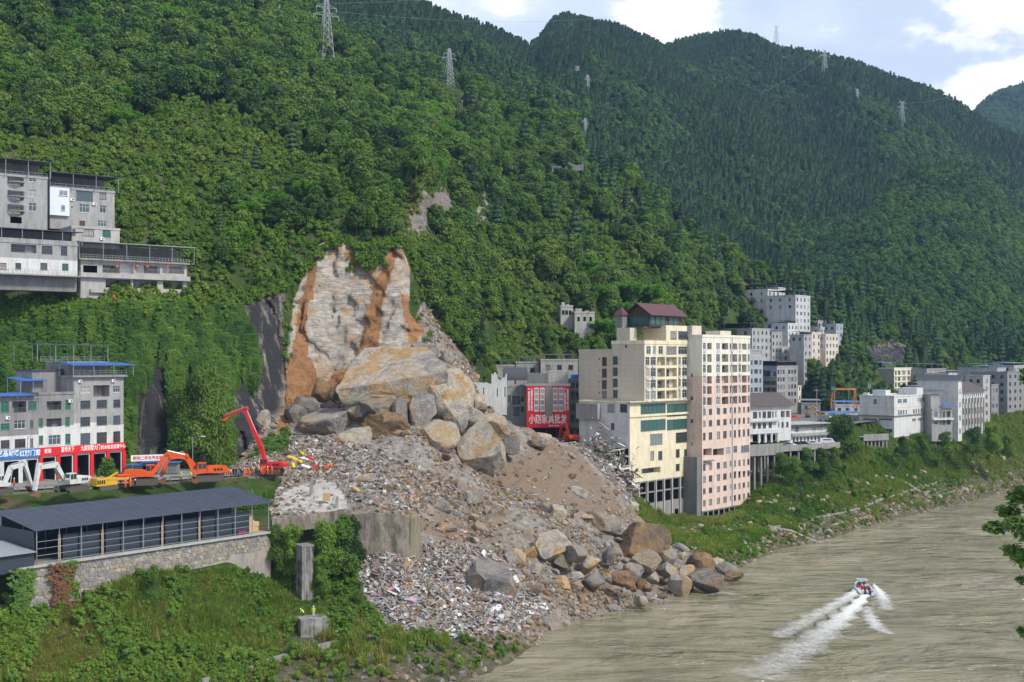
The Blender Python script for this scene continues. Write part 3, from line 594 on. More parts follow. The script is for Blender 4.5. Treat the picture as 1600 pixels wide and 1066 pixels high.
class Bld:
    """box building: front face from K along d, left face, right face, back, flat roof with parapet"""
    def __init__(s,name,label,uL,YL,d,uR,vT,vB,W,mats,cat='building',group=None,matfn=None,cuts=(),parapet=.5,L=None,z0=None,z1=None,roofm=None,view=True,sidem=None,sink=False):
        s.d=d; K=P(uL,HY,YL); s.K=(K.x,K.y); s.L=L if L else T_of(uR,s.K,d); sc=YL/F; s.z1=z1 if z1 is not None else HC+(HY-vT)*sc; s.z0=z0 if z0 is not None else HC+(HY-vB)*sc; s.W=W
        i=(-d[1],d[0]); s.i=i
        if sink: s.z0=min(s.z0,min(ground_z(s.K[0]+d[0]*a_*s.L+i[0]*b_*W,s.K[1]+d[1]*a_*s.L+i[1]*b_*W) for a_ in (0,.5,1) for b_ in (0,1))-1.0)
        mid=(s.K[0]+d[0]*s.L/2+i[0]*W/2,s.K[1]+d[1]*s.L/2+i[1]*W/2); s.loc=Vector((mid[0],mid[1],s.z0))
        s.root=thing(name,label,cat,s.loc,0,group)
        if not isinstance(mats,list): mats=[mats]
        mats=mats+[M_dark]; s.mats=mats; sidem=sidem or mats
        p1=(s.K[0]+d[0]*s.L,s.K[1]+d[1]*s.L); p2=(p1[0]+i[0]*W,p1[1]+i[1]*W); p3=(s.K[0]+i[0]*W,s.K[1]+i[1]*W); s.pts=[s.K,p1,p2,p3]
        s.front=Face(s,s.K,d,s.L,s.z0,s.z1,mats,matfn,cuts); s.left=Face(s,p3,(-i[0],-i[1]),W,s.z0,s.z1,sidem,matfn if sidem is mats else None,cuts); s.right=Face(s,p1,i,W,s.z0,s.z1,sidem,matfn if sidem is mats else None,cuts); s.back=Face(s,p2,(-d[0],-d[1]),s.L,s.z0,s.z1,mats,matfn,cuts)
        r=MB(); R=s.loc; q3=[Vector((x,y,s.z1))-R for x,y in s.pts]; r.poly([p-Vector((0,0,.0)) for p in q3],0)
        if parapet:
            for a,b in zip(q3,q3[1:]+q3[:1]):
                dd=(b-a).normalized(); r.bar(a+Vector((0,0,parapet/2-.12))-dd*.12,b+Vector((0,0,parapet/2-.12))+dd*.12,.26,parapet)
        r.build('roof',roofm or mats[0],s.root)
        CLEAR.append(s.pts)
        if view:
            vf=1.0 if view is True else view
            cs=[(U(x,y),HY-(zz-HC)*F/y) for x,y in s.pts for zz in (s.z0,s.z1)]; VBOX.append((min(c[0] for c in cs),min(c[1] for c in cs),max(c[0] for c in cs),min(c[1] for c in cs)+vf*(max(c[1] for c in cs)-min(c[1] for c in cs)),min(p[1] for p in s.pts)))
    def done(s):
        for f in (s.front,s.left,s.right,s.back): f.done()
        return s
    def P(s,t,inw,zz): return Vector((s.K[0]+s.d[0]*t+s.i[0]*inw,s.K[1]+s.d[1]*t+s.i[1]*inw,zz))-s.loc
    def rz(s): return math.atan2(s.d[1],s.d[0])
    def canopy(s,t0,t1,w0,w1,zt,m,zb=None,drop=.35,posts=3,name='canopy'):
        """sheet roof on steel posts over a terrace: each a part"""
        b=MB(); a,c,e,g=s.P(t0,w0,zt-drop),s.P(t1,w0,zt-drop),s.P(t1,w1,zt),s.P(t0,w1,zt); h=Vector((0,0,.14))
        b.poly([a,c,e,g]); b.poly([a-h,g-h,e-h,c-h]); 
        for x,y in ((a,c),(c,e),(e,g),(g,a)): b.poly([x-h,y-h,y,x])
        o=b.build(name,m,s.root); zb=zb if zb is not None else s.z1
        for i in range(posts+1):
            for ww in (w0+.25,w1-.25):
                k=MB(); t=t0+.3+(t1-t0-.6)*i/posts; k.bar(s.P(t,ww,zb),s.P(t,ww,zt-(drop if ww<(w0+w1)/2 else 0)-.1),.12); k.build('post',M_steel,s.root)
        return o
    def loft(s,w0,h,m=None): return s.vol('loft_wall',.2,s.L-.2,w0,w0+.2,s.z1,s.z1+h,m or M_concd)
    def rail(s,t0,t1,w0,zb,m=None,h=1.0,step=1.2):
        b=MB()
        for zz in (h,h*.55,.12): b.bar(s.P(t0,w0,zb+zz),s.P(t1,w0,zb+zz),.05)
        n=max(2,int(abs(t1-t0)/step))
        for i in range(n+1): t=t0+(t1-t0)*i/n; b.bar(s.P(t,w0,zb),s.P(t,w0,zb+h),.05)
        b.build('railing',m or M_steel,s.root)
    def vol(s,name,t0,t1,w0,w1,z0,z1,m,over=0.0):
        b=MB(); c=(s.P(t0,w0,z0)+s.P(t1,w1,z1))/2; b.box(c,(abs(t1-t0)+over*2,abs(w1-w0)+over*2,z1-z0),0,s.rz()); return b.build(name,m,s.root)
AC=MB(); AC.box((0,-.17,.3),(.85,.32,.58)); acm=AC.mesh('air_conditioner',M_white); fan=MB(); fan.tube([(.14,-.335,.3),(.14,-.345,.3)],.21,12); fanm=fan.mesh('fan_grille',M_framed)
def ac(face,t,zz):
    o=link('air_conditioner',acm,face.b.root,face.at(t,zz,.02)-face.b.loc,face.rz); link('fan_grille',fanm,o)
random.seed(4)
M_gwall=wallmat('grey_render',(.25,.243,.235),.85); M_gwall2=wallmat('light_grey_render',(.335,.33,.32),.8); M_wwall=wallmat('white_wall',(.60,.60,.58),.65); M_yel=wallmat('yellow_wall',(.74,.655,.46),.6); M_cream=wallmat('cream_wall',(.74,.70,.585),.6); M_pink=wallmat('pink_wall',(.69,.53,.44),.65); M_beige=wallmat('beige_tile_wall',(.53,.475,.385),.35,grid=(1.5,1.5)); M_bluew=wallmat('blue_grey_wall',(.36,.375,.41),.7); M_peach=wallmat('peach_wall',(.62,.54,.46),.5)
M_red=plain('red_sign',(.62,.02,.025),.45,var=.12); M_blue=plain('blue_sign',(.03,.16,.42),.45,var=.1); M_black=plain('black_panel',(.02,.02,.022),.6)
_txt={}
def text(body,mat,parent,loc,rz,height,width=None,bold=.02,name='lettering',vert=False):
    """raised lettering standing on a sign face, as a mesh"""
    k=(body,vert)
    if k not in _txt:
        c=bpy.data.curves.new('lettering','FONT'); c.body='\n'.join(body) if vert else body; c.align_x='CENTER'; c.extrude=.015; c.offset=bold; c.resolution_u=2; c.space_line=.85 if vert else 1
        o=bpy.data.objects.new('tmp',c); COL.objects.link(o); dg=bpy.context.evaluated_depsgraph_get(); me=bpy.data.meshes.new_from_object(o.evaluated_get(dg)); bpy.data.objects.remove(o)
        v=np.empty(len(me.vertices)*3); me.vertices.foreach_get('co',v); v=v.reshape(-1,3); lo,hi=v.min(0),v.max(0)
        v2=np.stack([v[:,0]-(lo[0]+hi[0])/2,-v[:,2],v[:,1]-lo[1]],1); me.vertices.foreach_set('co',v2.reshape(-1)); me.update(); _txt[k]=(me,hi[1]-lo[1],hi[0]-lo[0])
    me,h,wd=_txt[k]; me=me.copy(); me.materials.clear(); me.materials.append(mat); o=link(name,me,parent,loc,rz); s=height/h; sx=width/wd if width else s; o.scale=(sx,1,s); return o
M_letter=plain('white_lettering',(.80,.80,.78),.5,var=.05); M_redletter=plain('red_lettering',(.55,.03,.04),.5,var=.1); M_yelletter=plain('yellow_lettering',(.75,.55,.05),.5,var=.1)
# lower left row of shops
O1=P(60,HY,232); t_=T_of(-60,(O1.x,O1.y),D1)
KA=(O1.x+D1[0]*t_,O1.y+D1[1]*t_)
b=Bld('shop_house','grey three-storey shop house above the blue shop sign',U(*KA),KA[1],D1,0,0,0,10,[M_gwall,M_wwall],L=-t_-.05,z0=26,z1=42.3,matfn=lambda t,zz:1 if zz<35.2 else 0,cuts=(35.2,)); f=b.front
for a in ((1,627,14,645,'g'),(19,627,41,645,'b'),(44,627,57,641,'g'),(1,662,15,672,'g'),(22,657,40,670,'w3'),(47,657,52,669,'g'),(1,688,15,701,'n'),(23,686,40,700,'n'),(47,685,52,699,'n'),(-24,627,-10,645,'w'),(-24,657,-10,670,'w'),(-24,687,-10,700,'n')): f.px(*a)
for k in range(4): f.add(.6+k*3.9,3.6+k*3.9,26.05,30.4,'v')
b.done(); ac(f,f.t(11),38.4); b.canopy(-.3,b.L-1.0,-1.0,4.5,43.3,M_bluer,42.4,.3,4)
t=thing('shop_sign','long blue shop sign with white characters above the shopfronts','sign',f.at(b.L/2,30.9,.25)); sg=MB(); sg.box((0,0,.85),(b.L-.1,.22,1.7),0,0); sg.build('panel',M_blue,t,rz=f.rz)
text('艺晶玻璃',M_letter,t,Vector((f.d[0]*1.3+f.n[0]*.13,f.d[1]*1.3+f.n[1]*.13,.5)),f.rz,1.2,4.4,.012); text('红腾门窗',M_letter,t,Vector((f.d[0]*5.8+f.n[0]*.13,f.d[1]*5.8+f.n[1]*.13,.3)),f.rz,1.2,4.4,.012)
sh1=b
b=Bld('shop_house','narrow grey shop house with green windows, between the blue roofed and the tall shop house',60,232,D1,115,0,0,10,[M_gwall,M_wwall],z0=26,z1=43,matfn=lambda t,zz:1 if zz<36.7 else 0,cuts=(36.7,)); f=b.front
for a in ((59,654,67,668,'g'),(73,627,96,641,'b'),(102,625,110,640,'g'),(73,654,96,667,'b'),(102,652,109,666,'g'),(60,681,67.5,695,'g'),(76,680,95,695,'w3'),(102,678,110,694,'g')): f.px(*a)
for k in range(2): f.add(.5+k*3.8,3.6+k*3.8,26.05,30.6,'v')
b.done(); ac(f,f.t(109),41.2); b.vol('roof_storey',1.5,8,4.5,10,43,47.5,M_gwall); b.vol('roof_slab',1.2,8.4,4.2,10.2,47.5,47.8,M_darkr)
b.canopy(-2,4,3,8,46.3,M_bluer,43,.6,2)
b=Bld('shop_house','tall grey five-storey shop house with white lower storeys and a blue roof terrace',115,232+.814*7.8,D1,193,0,0,11,[M_gwall2,M_wwall],z0=26,z1=46.2,matfn=lambda t,zz:1 if zz<37.6-.12*t else 0,cuts=(37.0,)); f=b.front; b3=b
for vv in ((625.6,638),(651,665)): f.rows([(125.6,141,'d3'),(151,167,'d3'),(177,188,'d3')],[vv],150)
f.rows([(125.6,141,'n'),(151,167,'n'),(177,188,'n')],[(676,694)],150); f.rows([(125.6,141,'w3'),(177,188,'w3')],[(604,614)],150); f.px(146,602,171,620,'o')
for k in range(3): f.add(.7+k*3.8,3.5+k*3.8,26.05,30.6,'v')
b.right.grid(1,10,3,33,3.5,3,1.3,1.6,'d'); b.done(); ac(f,f.t(124),45.1); ac(f,f.t(176),45.1)
b.vol('terrace_slab',-.6,b.L+.5,-.8,2,46.2,46.5,M_conc); b.rail(-.4,b.L+.3,-.6,46.5); b.vol('roof_storey',1,b.L-1,3.5,11,46.5,49.3,M_gwall2)
b.canopy(-1.0,b.L+2.0,-1.2,4,49.2,M_bluer,46.5,.5,3); b.canopy(-6.5,b.L-1.5,2.5,11,53.0,M_darkr,49.3,.2,4); b.rail(-5,b.L-2,3.6,49.3)
FR=Face(b,(O1.x,O1.y),D1,19.6,26,33,[M_red])
t=thing('shop_sign','long red shop fascia with white characters on the left row of shops','sign',FR.at(9.8,31.0,.25)); sg=MB(); sg.box((0,0,.8),(19.7,.22,1.6)); sg.build('panel',M_red,t,rz=FR.rz)
for s_,tt,hh in (('家琅',-8.0,.8),('喜传天下',-3.6,.95),('九宸别墅大门',1.6,.95),('彭水批发运营中心',7.0,.75)): text(s_,M_letter,t,Vector((FR.d[0]*tt+FR.n[0]*.13,FR.d[1]*tt+FR.n[1]*.13,.45)),FR.rz,hh*1.15,len(s_)*.74,.012)
for i in range(6):
    c=MB(); tt=.4+i*3.82; p=FR.at(tt,28.4,.15); c.box((0,0,0),(.75,.35,4.9)); tag(c.build('shop_pillar',M_red,None,p,FR.rz),'red clad pillar of the shopfront under the red fascia, one of six','pillar','red shopfront pillars')
# upper left hillside houses
def slopehouse(*a,**k): return Bld(*a,**k)
b=Bld('hillside_house','tall grey house with rounded stacked balconies at the left edge above the trees',-60,258,D3,74,268,352,12,[M_gwall2]); f=b.front
f.rows([(44.6,57,'w')],[(273,284),(297,308),(317.6,330)],50); f.rows([(12,37,'b')],[(276,291),(298,313),(320,335)],25); f.rows([(-30,-8,'b')],[(276,291),(298,313),(320,335)],-15); f.px(16,339,34,349,'v'); b.right.grid(1,11,3,b.z0+1,3.3,3,1.2,1.5); b.done()
L_=b.L; b.canopy(-1,L_+.8,-1,9,b.z1+4.2,M_darkr,b.z1,.5,4); b.rail(0,L_,.1,b.z1,M_steel,1.1); b.loft(6.5,3.6)
for zz in (b.z0+4.0,b.z0+7.2,b.z0+10.4):
    c=MB(); t0=f.t(11); t1=f.t(39); n=10; ring=[b.P(t0+(t1-t0)*i/n,-1.3*math.sin(math.pi*i/n)**.6,zz) for i in range(n+1)]; c.poly(ring+[b.P(t1,.05,zz),b.P(t0,.05,zz)]); up=Vector((0,0,-.22))
    c.poly([p+up for p in ring][::-1]); [c.poly([ring[i]+up,ring[i+1]+up,ring[i+1],ring[i]]) for i in range(n)]; c.build('balcony_slab',M_conc,b.root)
    r=MB(); [r.bar(ring[i]+Vector((0,0,.95)),ring[i+1]+Vector((0,0,.95)),.05) for i in range(n)]; [r.bar(ring[i],ring[i]+Vector((0,0,.95)),.035) for i in range(n+1)]; r.build('railing',M_steel,b.root)
b=Bld('hillside_house','grey house with a white clad bay and open roof terrace at upper left',78,272,D3,179,293,357,11,[M_gwall2]); f=b.front
for a in ((119.5,296,145,314,'d3'),(155.6,298.5,166,311.5,'d'),(124,319,139.5,332,'w3'),(155.6,321,166,333,'w'),(124,345,133,353,'n'),(152,345,167,354,'w3'),(111,322,114,326,'s')): f.px(*a)
b.right.grid(1,10,3,b.z0+1,3.2,3,1.2,1.5); b.done(); L_=b.L; b.canopy(-.5,L_+1,-1,10,b.z1+4.0,M_darkr,b.z1,.4,3); b.rail(0,L_,.1,b.z1,M_steel,1.1); b.loft(6.5,3.6)
wb=MB(); t1=f.t(107); c=b.P((t1-.2)/2,-.35,(f.zv(90,337)+f.zv(90,294))/2); wb.box(c,(t1+.2,.75,f.zv(90,294)-f.zv(90,337)),0,b.rz()); wo=wb.build('clad_bay',plain('white_cladding',(.62,.67,.74),.5),b.root)
for u0,v0,u1,v1 in ((91,297.5,104,306),(94,321,100,329)):
    fm,pm=win_mesh(f.t(u1)-f.t(u0),f.zv(95,v0)-f.zv(95,v1),'w'); W=link('window',fm,b.root,f.at((f.t(u0)+f.t(u1))/2,f.zv(95,v1),.74)-b.loc,f.rz); link('pane',random.choice(pm),W)
ac(f,f.t(112),f.zv(112,314)); ac(f,f.t(147),f.zv(147,321))
b=Bld('hillside_house','small white-grey house with a teal window below the house with the clad bay',112,266,D3,187,355,386,8,[M_concl]); f=b.front
for a in ((130.5,357,147,369,'d3'),(160,358,173,371,'g'),(113,358,118,368,'d')): f.px(*a)
b.done(); ac(f,f.t(159),f.zv(159,375))
b=Bld('hillside_house','long low grey house with white ground floor and walkway at the left edge',-60,246,D3,121,374,426,9,[M_gwall2,M_wwall],matfn=lambda t,zz:1 if zz<71.2 else 0,cuts=(71.2,)); f=b.front
for a in ((17,382,57,395,'b'),(65,384,82,397,'d3'),(95,385,105,399,'d'),(63,411,74,422,'n'),(97,412,107,423,'g'),(24,411,33,421,'n'),(0,411,10,421,'n')): f.px(*a)
b.done(); L_=b.L; b.canopy(-1,L_+1,-1.2,8,b.z1+3.4,M_darkr,b.z1,.5,6); b.vol('walkway',-1,L_+.3,-1.6,0,b.z0-.1,b.z0+.15,M_conc); b.rail(-1,L_,-1.5,b.z0+.15,M_concl,1.0,.8); b.loft(5,3.0); b.vol('walkway_parapet',0,L_,.0,.3,b.z1,b.z1+.9,M_gwall2)
b.vol('foundation_wall',-1,L_,.6,6,b.z0-3.2,b.z0-.1,M_concd)
b=Bld('hillside_house','wide two-storey grey house with white gallery and long sheet roof at upper left',126,262,D3,292,406,466,8,[M_concl,M_wwall],matfn=lambda t,zz:0); f=b.front
f.px(160,412,209,427.5,'b',inner=1,rail=M_concl); f.px(213,412,250,427.5,'b',inner=1,rail=M_concl); f.px(254,413,288,428,'b',inner=1,rail=M_concl); f.px(165,437,205,450,'o'); f.px(208,438,246,451,'o'); f.px(255,438,286,452,'o'); f.px(130,415,152,428,'v')
b.done(); L_=b.L; b.canopy(-1,L_+1.5,-1.6,7,b.z1+4.3,M_steel,b.z1,.3,5); b.vol('terrace_slab',-.5,L_+.4,-1,2,b.z1,b.z1+.2,M_conc); b.rail(-.4,L_+.3,-.8,b.z1+.2,M_concl,1.0,.7); b.loft(5.5,3.8); b.vol('gallery_band',-.3,L_+.5,-.9,.0,f.zv(200,436),f.zv(200,429),M_concl); b.vol('base_band',2,L_+.5,-.7,.0,f.zv(200,459),f.zv(200,454),M_concl)
M_lan=plain('lantern_red',(.65,.10,.04),.6)
for u in (182,213,229,260):
    lb=MB(); p=f.at(f.t(u),f.zv(u,417),.35); lb.tube([(0,0,-.35),(0,0,-.22),(0,0,0),(0,0,.22),(0,0,.35)],[.12,.3,.36,.3,.12],10); tag(lb.build('lantern',M_lan,None,p,smooth=True),'round orange lantern hanging in the white gallery of the long house','lantern','lanterns in the white gallery')
b.vol('foundation_wall',3,L_-1,.8,7,b.z0-5,b.z0-.05,M_concd)
# collapsed quarter round the red sign
b=Bld('sign_building','building carrying the big red furniture sign','822',0,DF,0,0,0,0,M_gwall) if False else Bld('sign_building','grey building behind the giant red vertical sign',822,347,DF,890,602,0,12,[M_gwall,M_black],z0=26,matfn=lambda t,zz:1 if zz<30.5 else 0,cuts=(30.5,)); f=b.front
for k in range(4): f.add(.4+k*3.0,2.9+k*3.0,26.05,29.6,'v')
b.done(); b.vol('roof_storey',.5,6,2,9,b.z1,b.z1+3.4,M_concd); b.vol('roof_storey',6.5,12.4,1.5,9,b.z1,b.z1+4.2,M_concl); b.vol('roof_edge',-.3,12.9,-.7,.2,b.z1-.2,b.z1+.5,M_steel)
T=thing('red_billboard','giant red sign with white characters and four picture columns behind the debris','sign',f.at(b.L/2,29.9,.5)); z0=29.9; zt=b.z1-.2-z0; sg=MB(); sg.box((0,0,zt/2),(12.2,.3,zt)); sg.build('panel',M_red,T)
sc=F/347.; text('小刚家具批发',M_letter,T,(0,-.16,1.15),0,2.7,11.0,.012); text('家具 灯饰 家居',M_letter,T,(2.5,-.16,.35),0,.45,4.6)
for x in (-3.3,-1.6,2.1,3.8):
    pn=MB(); pn.box((x,-.17,8.1),(1.35,.06,6.9)); po=pn.build('picture_panel',plain('poster_pale',(.60,.62,.60),.5),T)
    for k in range(4):
        im=MB(); im.box((x,-.21,5.7+k*1.65),(1.1,.03,1.2)); im.build('picture',plain('poster_print_%d'%(k%3),[(.30,.36,.30),(.22,.25,.28),(.42,.38,.30)][k%3],.6,var=.8,scale=2.5),po)
for x,s_ in ((-5.5,'一家具批发'),(-4.7,'品质生活馆'),(5.0,'厂家直销店'),(5.75,'家具大市场')): text(s_,M_letter,T,(x,-.16,4.9),0,6.4,.55,.02,vert=True)
cl=MB(); cl.box((.25,-.2,7.7),(1.9,.22,8.6)); cl.build('centre_panel',plain('grey_green_cladding',(.22,.24,.20),.6),T)
b=Bld('damaged_apartment','grey damaged apartment block with barred windows left of the red sign',789,352,unit(1,.15),822,604,0,10,[M_gwall2],z0=26); f=b.front
for a in ((800,619,812,632,'b'),(814,619,819,629,'w'),(802,636,811,650,'b'),(814,635,819,644,'g'),(793,618,798,628,'d')): f.px(*a)
b.done()
b=Bld('balcony_house','narrow grey house with dark balconies right of the red sign',889,350,unit(1,.1),908,594,0,11,[M_gwall],z0=26); f=b.front
for vv in ((598,606),(612,624),(632,642),(648,660),(669,686)): f.rows([(892,898,'b'),(900,906,'b')],[vv],898)
b.done(); b.vol('water_tank',1,3,2,4,b.z1,b.z1+1.6,plain('blue_tank',(.03,.12,.5),.4))
tk=(('low_house','low pale house with a flat roof at the foot of the hill, left end',762,372,804,572,M_concl),('low_house','low grey house above the collapsed dark roof',806,376,842,567,M_gwall2),('low_house','low stained white house with a roof shed under the dark cliff',845,374,903,563,M_concl))
for nm,lb_,u0,Y,u1,vt,m in tk:
    b=Bld(nm,lb_,u0,Y,unit(1,.08),u1,vt,0,9,[m],z0=27); b.front.grid(.5,b.L-.5,max(2,int(b.L/3)),b.z1-3,3.2,1,1.5,1.5,'d'); b.done(); b.canopy(1,b.L-1,1,6,b.z1+2.0,M_darkr,b.z1,.3,2)
# yellow and beige tower on the slide's edge
KY=P(1007,HY,325); K0=(KY.x,KY.y); tL=T_of(984,K0,D2); KL=(K0[0]+D2[0]*tL,K0[1]+D2[1]*tL)
sY=F/325; ztop=HC+23/sY; zpod=HC-68/sY; zyel=HC-192/sY
b=Bld('yellow_tower','pale yellow and beige tile apartment tower, its lower corner torn open by the slide',1007,325,D2,0,0,0,11,[M_yel],L=21.2,z0=zpod,z1=ztop,parapet=1.0,sidem=[M_beige,M_dark]); f=b.front
for vv in ((558,571),(575.6,589),(593.5,607),(611,624)): f.rows([(1008.5,1015,'w'),(1016.5,1025,'w'),(1027,1039,'b'),(1041,1057.5,'b'),(1060,1064,'w'),(1066,1074,'w')],[vv],1020)
f.rows([(1010,1017,'w'),(1020,1025,'w'),(1029,1036,'w'),(1041,1057,'d3'),(1060,1075,'w3')],[(541,553.5)],1020)
b.left.px(976,539,979.5,544,'s'); b.left.grid(.1,2.2,1,zpod+.8,3.1,4,1.7,2.3,'G'); b.done()
for tt in (f.t(1010),f.t(1020),f.t(1061.5),f.t(1069)):
    for k in range(4): ac(f,tt,f.zv(1020,573+17.7*k)-.1)
t0=f.t(1041); b.vol('upper_storey',t0,b.L-.1,.05,8,ztop,ztop+5.2,M_yel)
for u0,u1 in ((1048,1057),(1060,1075)):
    fm,pm=win_mesh(f.t(u1)-f.t(u0),2.2,'d3'); W=link('window',fm,b.root,f.at((f.t(u0)+f.t(u1))/2,ztop+1.5,.02)-b.loc,f.rz); link('pane',random.choice(pm),W)
b.rail(0,t0,.1,ztop+.4,M_concl,.9,.5); b.vol('terrace_house',.2,3.4,5,9.5,ztop,ztop+4.4,M_beige); b.vol('pavilion_floor',2.5,t0+.5,2,9.5,ztop+4.4,ztop+4.8,M_darkr)
M_maroon=plain('maroon_roof',(.10,.045,.045),.7); M_timber=plain('dark_timber',(.075,.045,.03),.8)
pv=thing('roof_pavilion','dark timber pavilion with maroon gabled roof on top of the yellow tower','pavilion',b.P(8,5,ztop+5.2)+b.loc); R0=pv.location
pp=lambda t,w_,zz:b.P(t,w_,zz)+b.loc-R0
bx=MB(); zA=ztop+4.8; bx.box((pp(4.5,1.5,zA)+pp(b.L-.6,9,zA+3.3))/2,(b.L-5.1,7.5,3.3),0,b.rz()); bx.build('timber_frame',M_timber,pv)
for t0_,t1_,inw in ((4.9,7.0,1.45),(7.4,9.6,1.45),(10.0,12.0,1.45),(14,16,1.45),(16.4,18.4,1.45)):
    g_=MB(); g_.box((pp(t0_,inw,zA+.5)+pp(t1_,inw-.05,zA+2.7))/2,(t1_-t0_,.06,2.2),0,b.rz()); g_.build('glazed_panel',M_green,pv)
for w0,w1 in ((2,5.2),(5.5,8.6)):
    g_=MB(); g_.box((pp(4.45,w0,zA+.4)+pp(4.4,w1,zA+2.7))/2,(.06,w1-w0,2.3),0,b.rz()); g_.build('glazed_panel',M_green,pv)
rf=MB(); e0,e1,ew,rd=3.4,b.L+.6,.2,6.6; A_=[pp(e0,ew,zA+3.2),pp(e1,ew,zA+3.2),pp(e1,5.2,zA+rd),pp(e0,5.2,zA+rd),pp(e0,10.2,zA+3.2),pp(e1,10.2,zA+3.2)]
dn=Vector((0,0,-.22)); rf.poly([A_[0],A_[1],A_[2],A_[3]]); rf.poly([A_[3],A_[2],A_[5],A_[4]]); rf.poly([p+dn for p in (A_[3],A_[2],A_[1],A_[0])]); rf.poly([p+dn for p in (A_[4],A_[5],A_[2],A_[3])])
for x,y in ((0,1),(1,2),(2,5),(5,4),(4,3),(3,0)): rf.poly([A_[x]+dn,A_[y]+dn,A_[y],A_[x]])
rf.build('roof',M_maroon,pv); gb=MB(); gb.poly([pp(4.6,1.6,zA+3.3),pp(4.6,5.2,zA+6),pp(4.6,8.9,zA+3.3)]); gb.build('gable',M_timber,pv)
tw=MB(); tw.box((pp(.8,8,zA-.5)+pp(3.2,10.4,zA+3.2))/2,(2.4,2.4,3.7),0,b.rz()); tw.build('stair_turret',M_concd,pv); tr=MB(); c=[pp(.3,7.5,zA+3.2),pp(3.7,7.5,zA+3.2),pp(3.7,10.9,zA+3.2),pp(.3,10.9,zA+3.2)]; ap=pp(2,9.2,zA+5.6)
for i in range(4): tr.poly([c[i],c[(i+1)%4],ap])
tr.poly(c[::-1]); tr.build('turret_roof',M_maroon,pv)
bY=b
# beige wing
W0=bY.left.at(0,0); kw=(W0.x+D2[0]*1.2,W0.y+D2[1]*1.2)
b=Bld('beige_wing','lower beige tiled wing behind the yellow tower, next to the red sign',U(*kw),kw[1],D2,0,0,0,12.6,[M_beige],L=12,z0=zpod,z1=HC+11*kw[1]/F,parapet=.7); f=b.left
for vv in ((558,572),(576,590),(594,608),(611,622)): f.rows([(940.5,948,'n')],[vv],944); f.rows([(935,937.5,'s')],[(vv[0]+1,vv[0]+5)],936)
b.front.grid(.2,4,1,zpod+.8,3.1,4,2.2,2.4,'G'); b.done()
# podium (white wall, green glazing, yellow lower storeys), standing on a bare concrete frame
b=Bld('tower_podium','white and yellow podium of the tower with green glass storeys and a broken white wall',U(*KL),KL[1],D2,0,0,0,17.2,[M_yel,M_wwall],L=21.2-tL,z0=zyel,z1=zpod,parapet=.35,sidem=[M_wwall,M_dark]); f=b.front
f.px(1001,631,1040,650,'G'); f.px(1042,631,1079,650,'G'); f.px(1001,656,1040,673,'G'); f.px(1042,655,1079,671,'G')
for a in ((1015.7,678,1035,695,'d3'),(1056,675.6,1074,691.6,'d3'),(1016,705,1022,719,'d'),(1028.5,705,1035,719,'d'),(1056,702,1062,715,'d'),(1069,702,1074,715,'d'),(1002,731,1032,740,'o'),(1056,725,1062,736,'d'),(1069,725,1074,736,'d')): f.px(*a)
f=b.left
for a in ((949,631.5,960.5,644.5,'d'),(968.5,631.5,980,644.5,'d'),(954,661,960,673,'s')): f.px(*a)
f.add(f.L-9.5,f.L-5.2,zyel+3.0,zyel+8.0,'v'); f.add(f.L-4.8,f.L-.5,zyel+1.5,zyel+9.2,'v'); f.add(f.L-14.5,f.L-10,zyel+5.4,zyel+9.4,'v')
b.done(); bP=b
bl=MB(); p=b.left.at(1.6,zpod-2.8,.5)-b.loc; b.vol('grey_annex',-1.6,.2,9.6,17,zpod-4.8,zpod-.5,wallmat('pebble_grey',(.30,.29,.28),.6)); b.vol('ledge',-.8,b.L+.6,-.8,.0,zpod-.3,zpod,M_concd); b.vol('ledge',-.3,b.L+.4,-.3,.0,f.zv(1000,652)-.2,f.zv(1000,652)+.4,M_yel)
b=Bld('bare_concrete_storeys','bare concrete frame and retaining wall under the yellow tower',U(*KL),KL[1],D2,0,0,0,11,[M_conc],L=21.2-tL,z0=2.0,z1=zyel,parapet=0); f=b.front
for za,zb in ((zyel-3.0,zyel-.35),(zyel-6.2,zyel-3.4)):
    for t0 in np.linspace(.4,f.L-3.4,7): f.add(t0,t0+3.0,za,zb,'v')
f.add(f.L-6.5,f.L-4.6,4,7.6,'v'); b.left.grid(.3,10.5,3,zyel-6.2,3.1,2,2.7,2.6,'v'); b.done()
for t0 in np.linspace(0,f.L,8): b.vol('column',t0-.28,t0+.28,-.32,.0,2.0,zyel-.02,M_concl)
# pink tower
b=Bld('pink_tower','tall apartment tower painted cream above and pink below beside the river',1097,338,D2,1172,526,799.5,12,[M_cream,M_pink],matfn=lambda t,zz:0 if zz>45 else 1,cuts=(45,),parapet=.7); f=b.front
up=[(536,546),(553.5,565.7),(570.4,582.6),(588,599.5),(603.6,616),(621,633)]
f.rows([(1098.5,1103,'w'),(1105,1112,'b'),(1119,1125,'w'),(1128,1138,'b'),(1140.3,1142.8,'s'),(1145,1152,'b'),(1154,1158,'w'),(1159.3,1166.5,'b'),(1168.4,1171.5,'w')],up,1110)
lc=[(1098.5,1102.5,'d'),(1107.6,1112.7,'d'),(1120,1125,'d'),(1130,1135.4,'d'),(1140.3,1142.8,'s'),(1146.7,1150,'d'),(1153.6,1157,'d'),(1160.7,1164,'d'),(1167.7,1171,'d')]
f.rows(lc,[(639,648),(656.7,666),(675.6,687),(724.4,734),(743,752.6),(762,770.5),(780,789)],1110)
f.px(1099,701,1112,712,'o'); f.px(1114,701,1131,712,'o'); f.px(1134,699,1141,710,'w'); f.px(1146,697,1152,708,'w'); f.px(1158,696,1171,708,'f')
b.left.grid(1,11,2,12,6.5,6,1.0,1.2,'s'); b.done(); bK=b
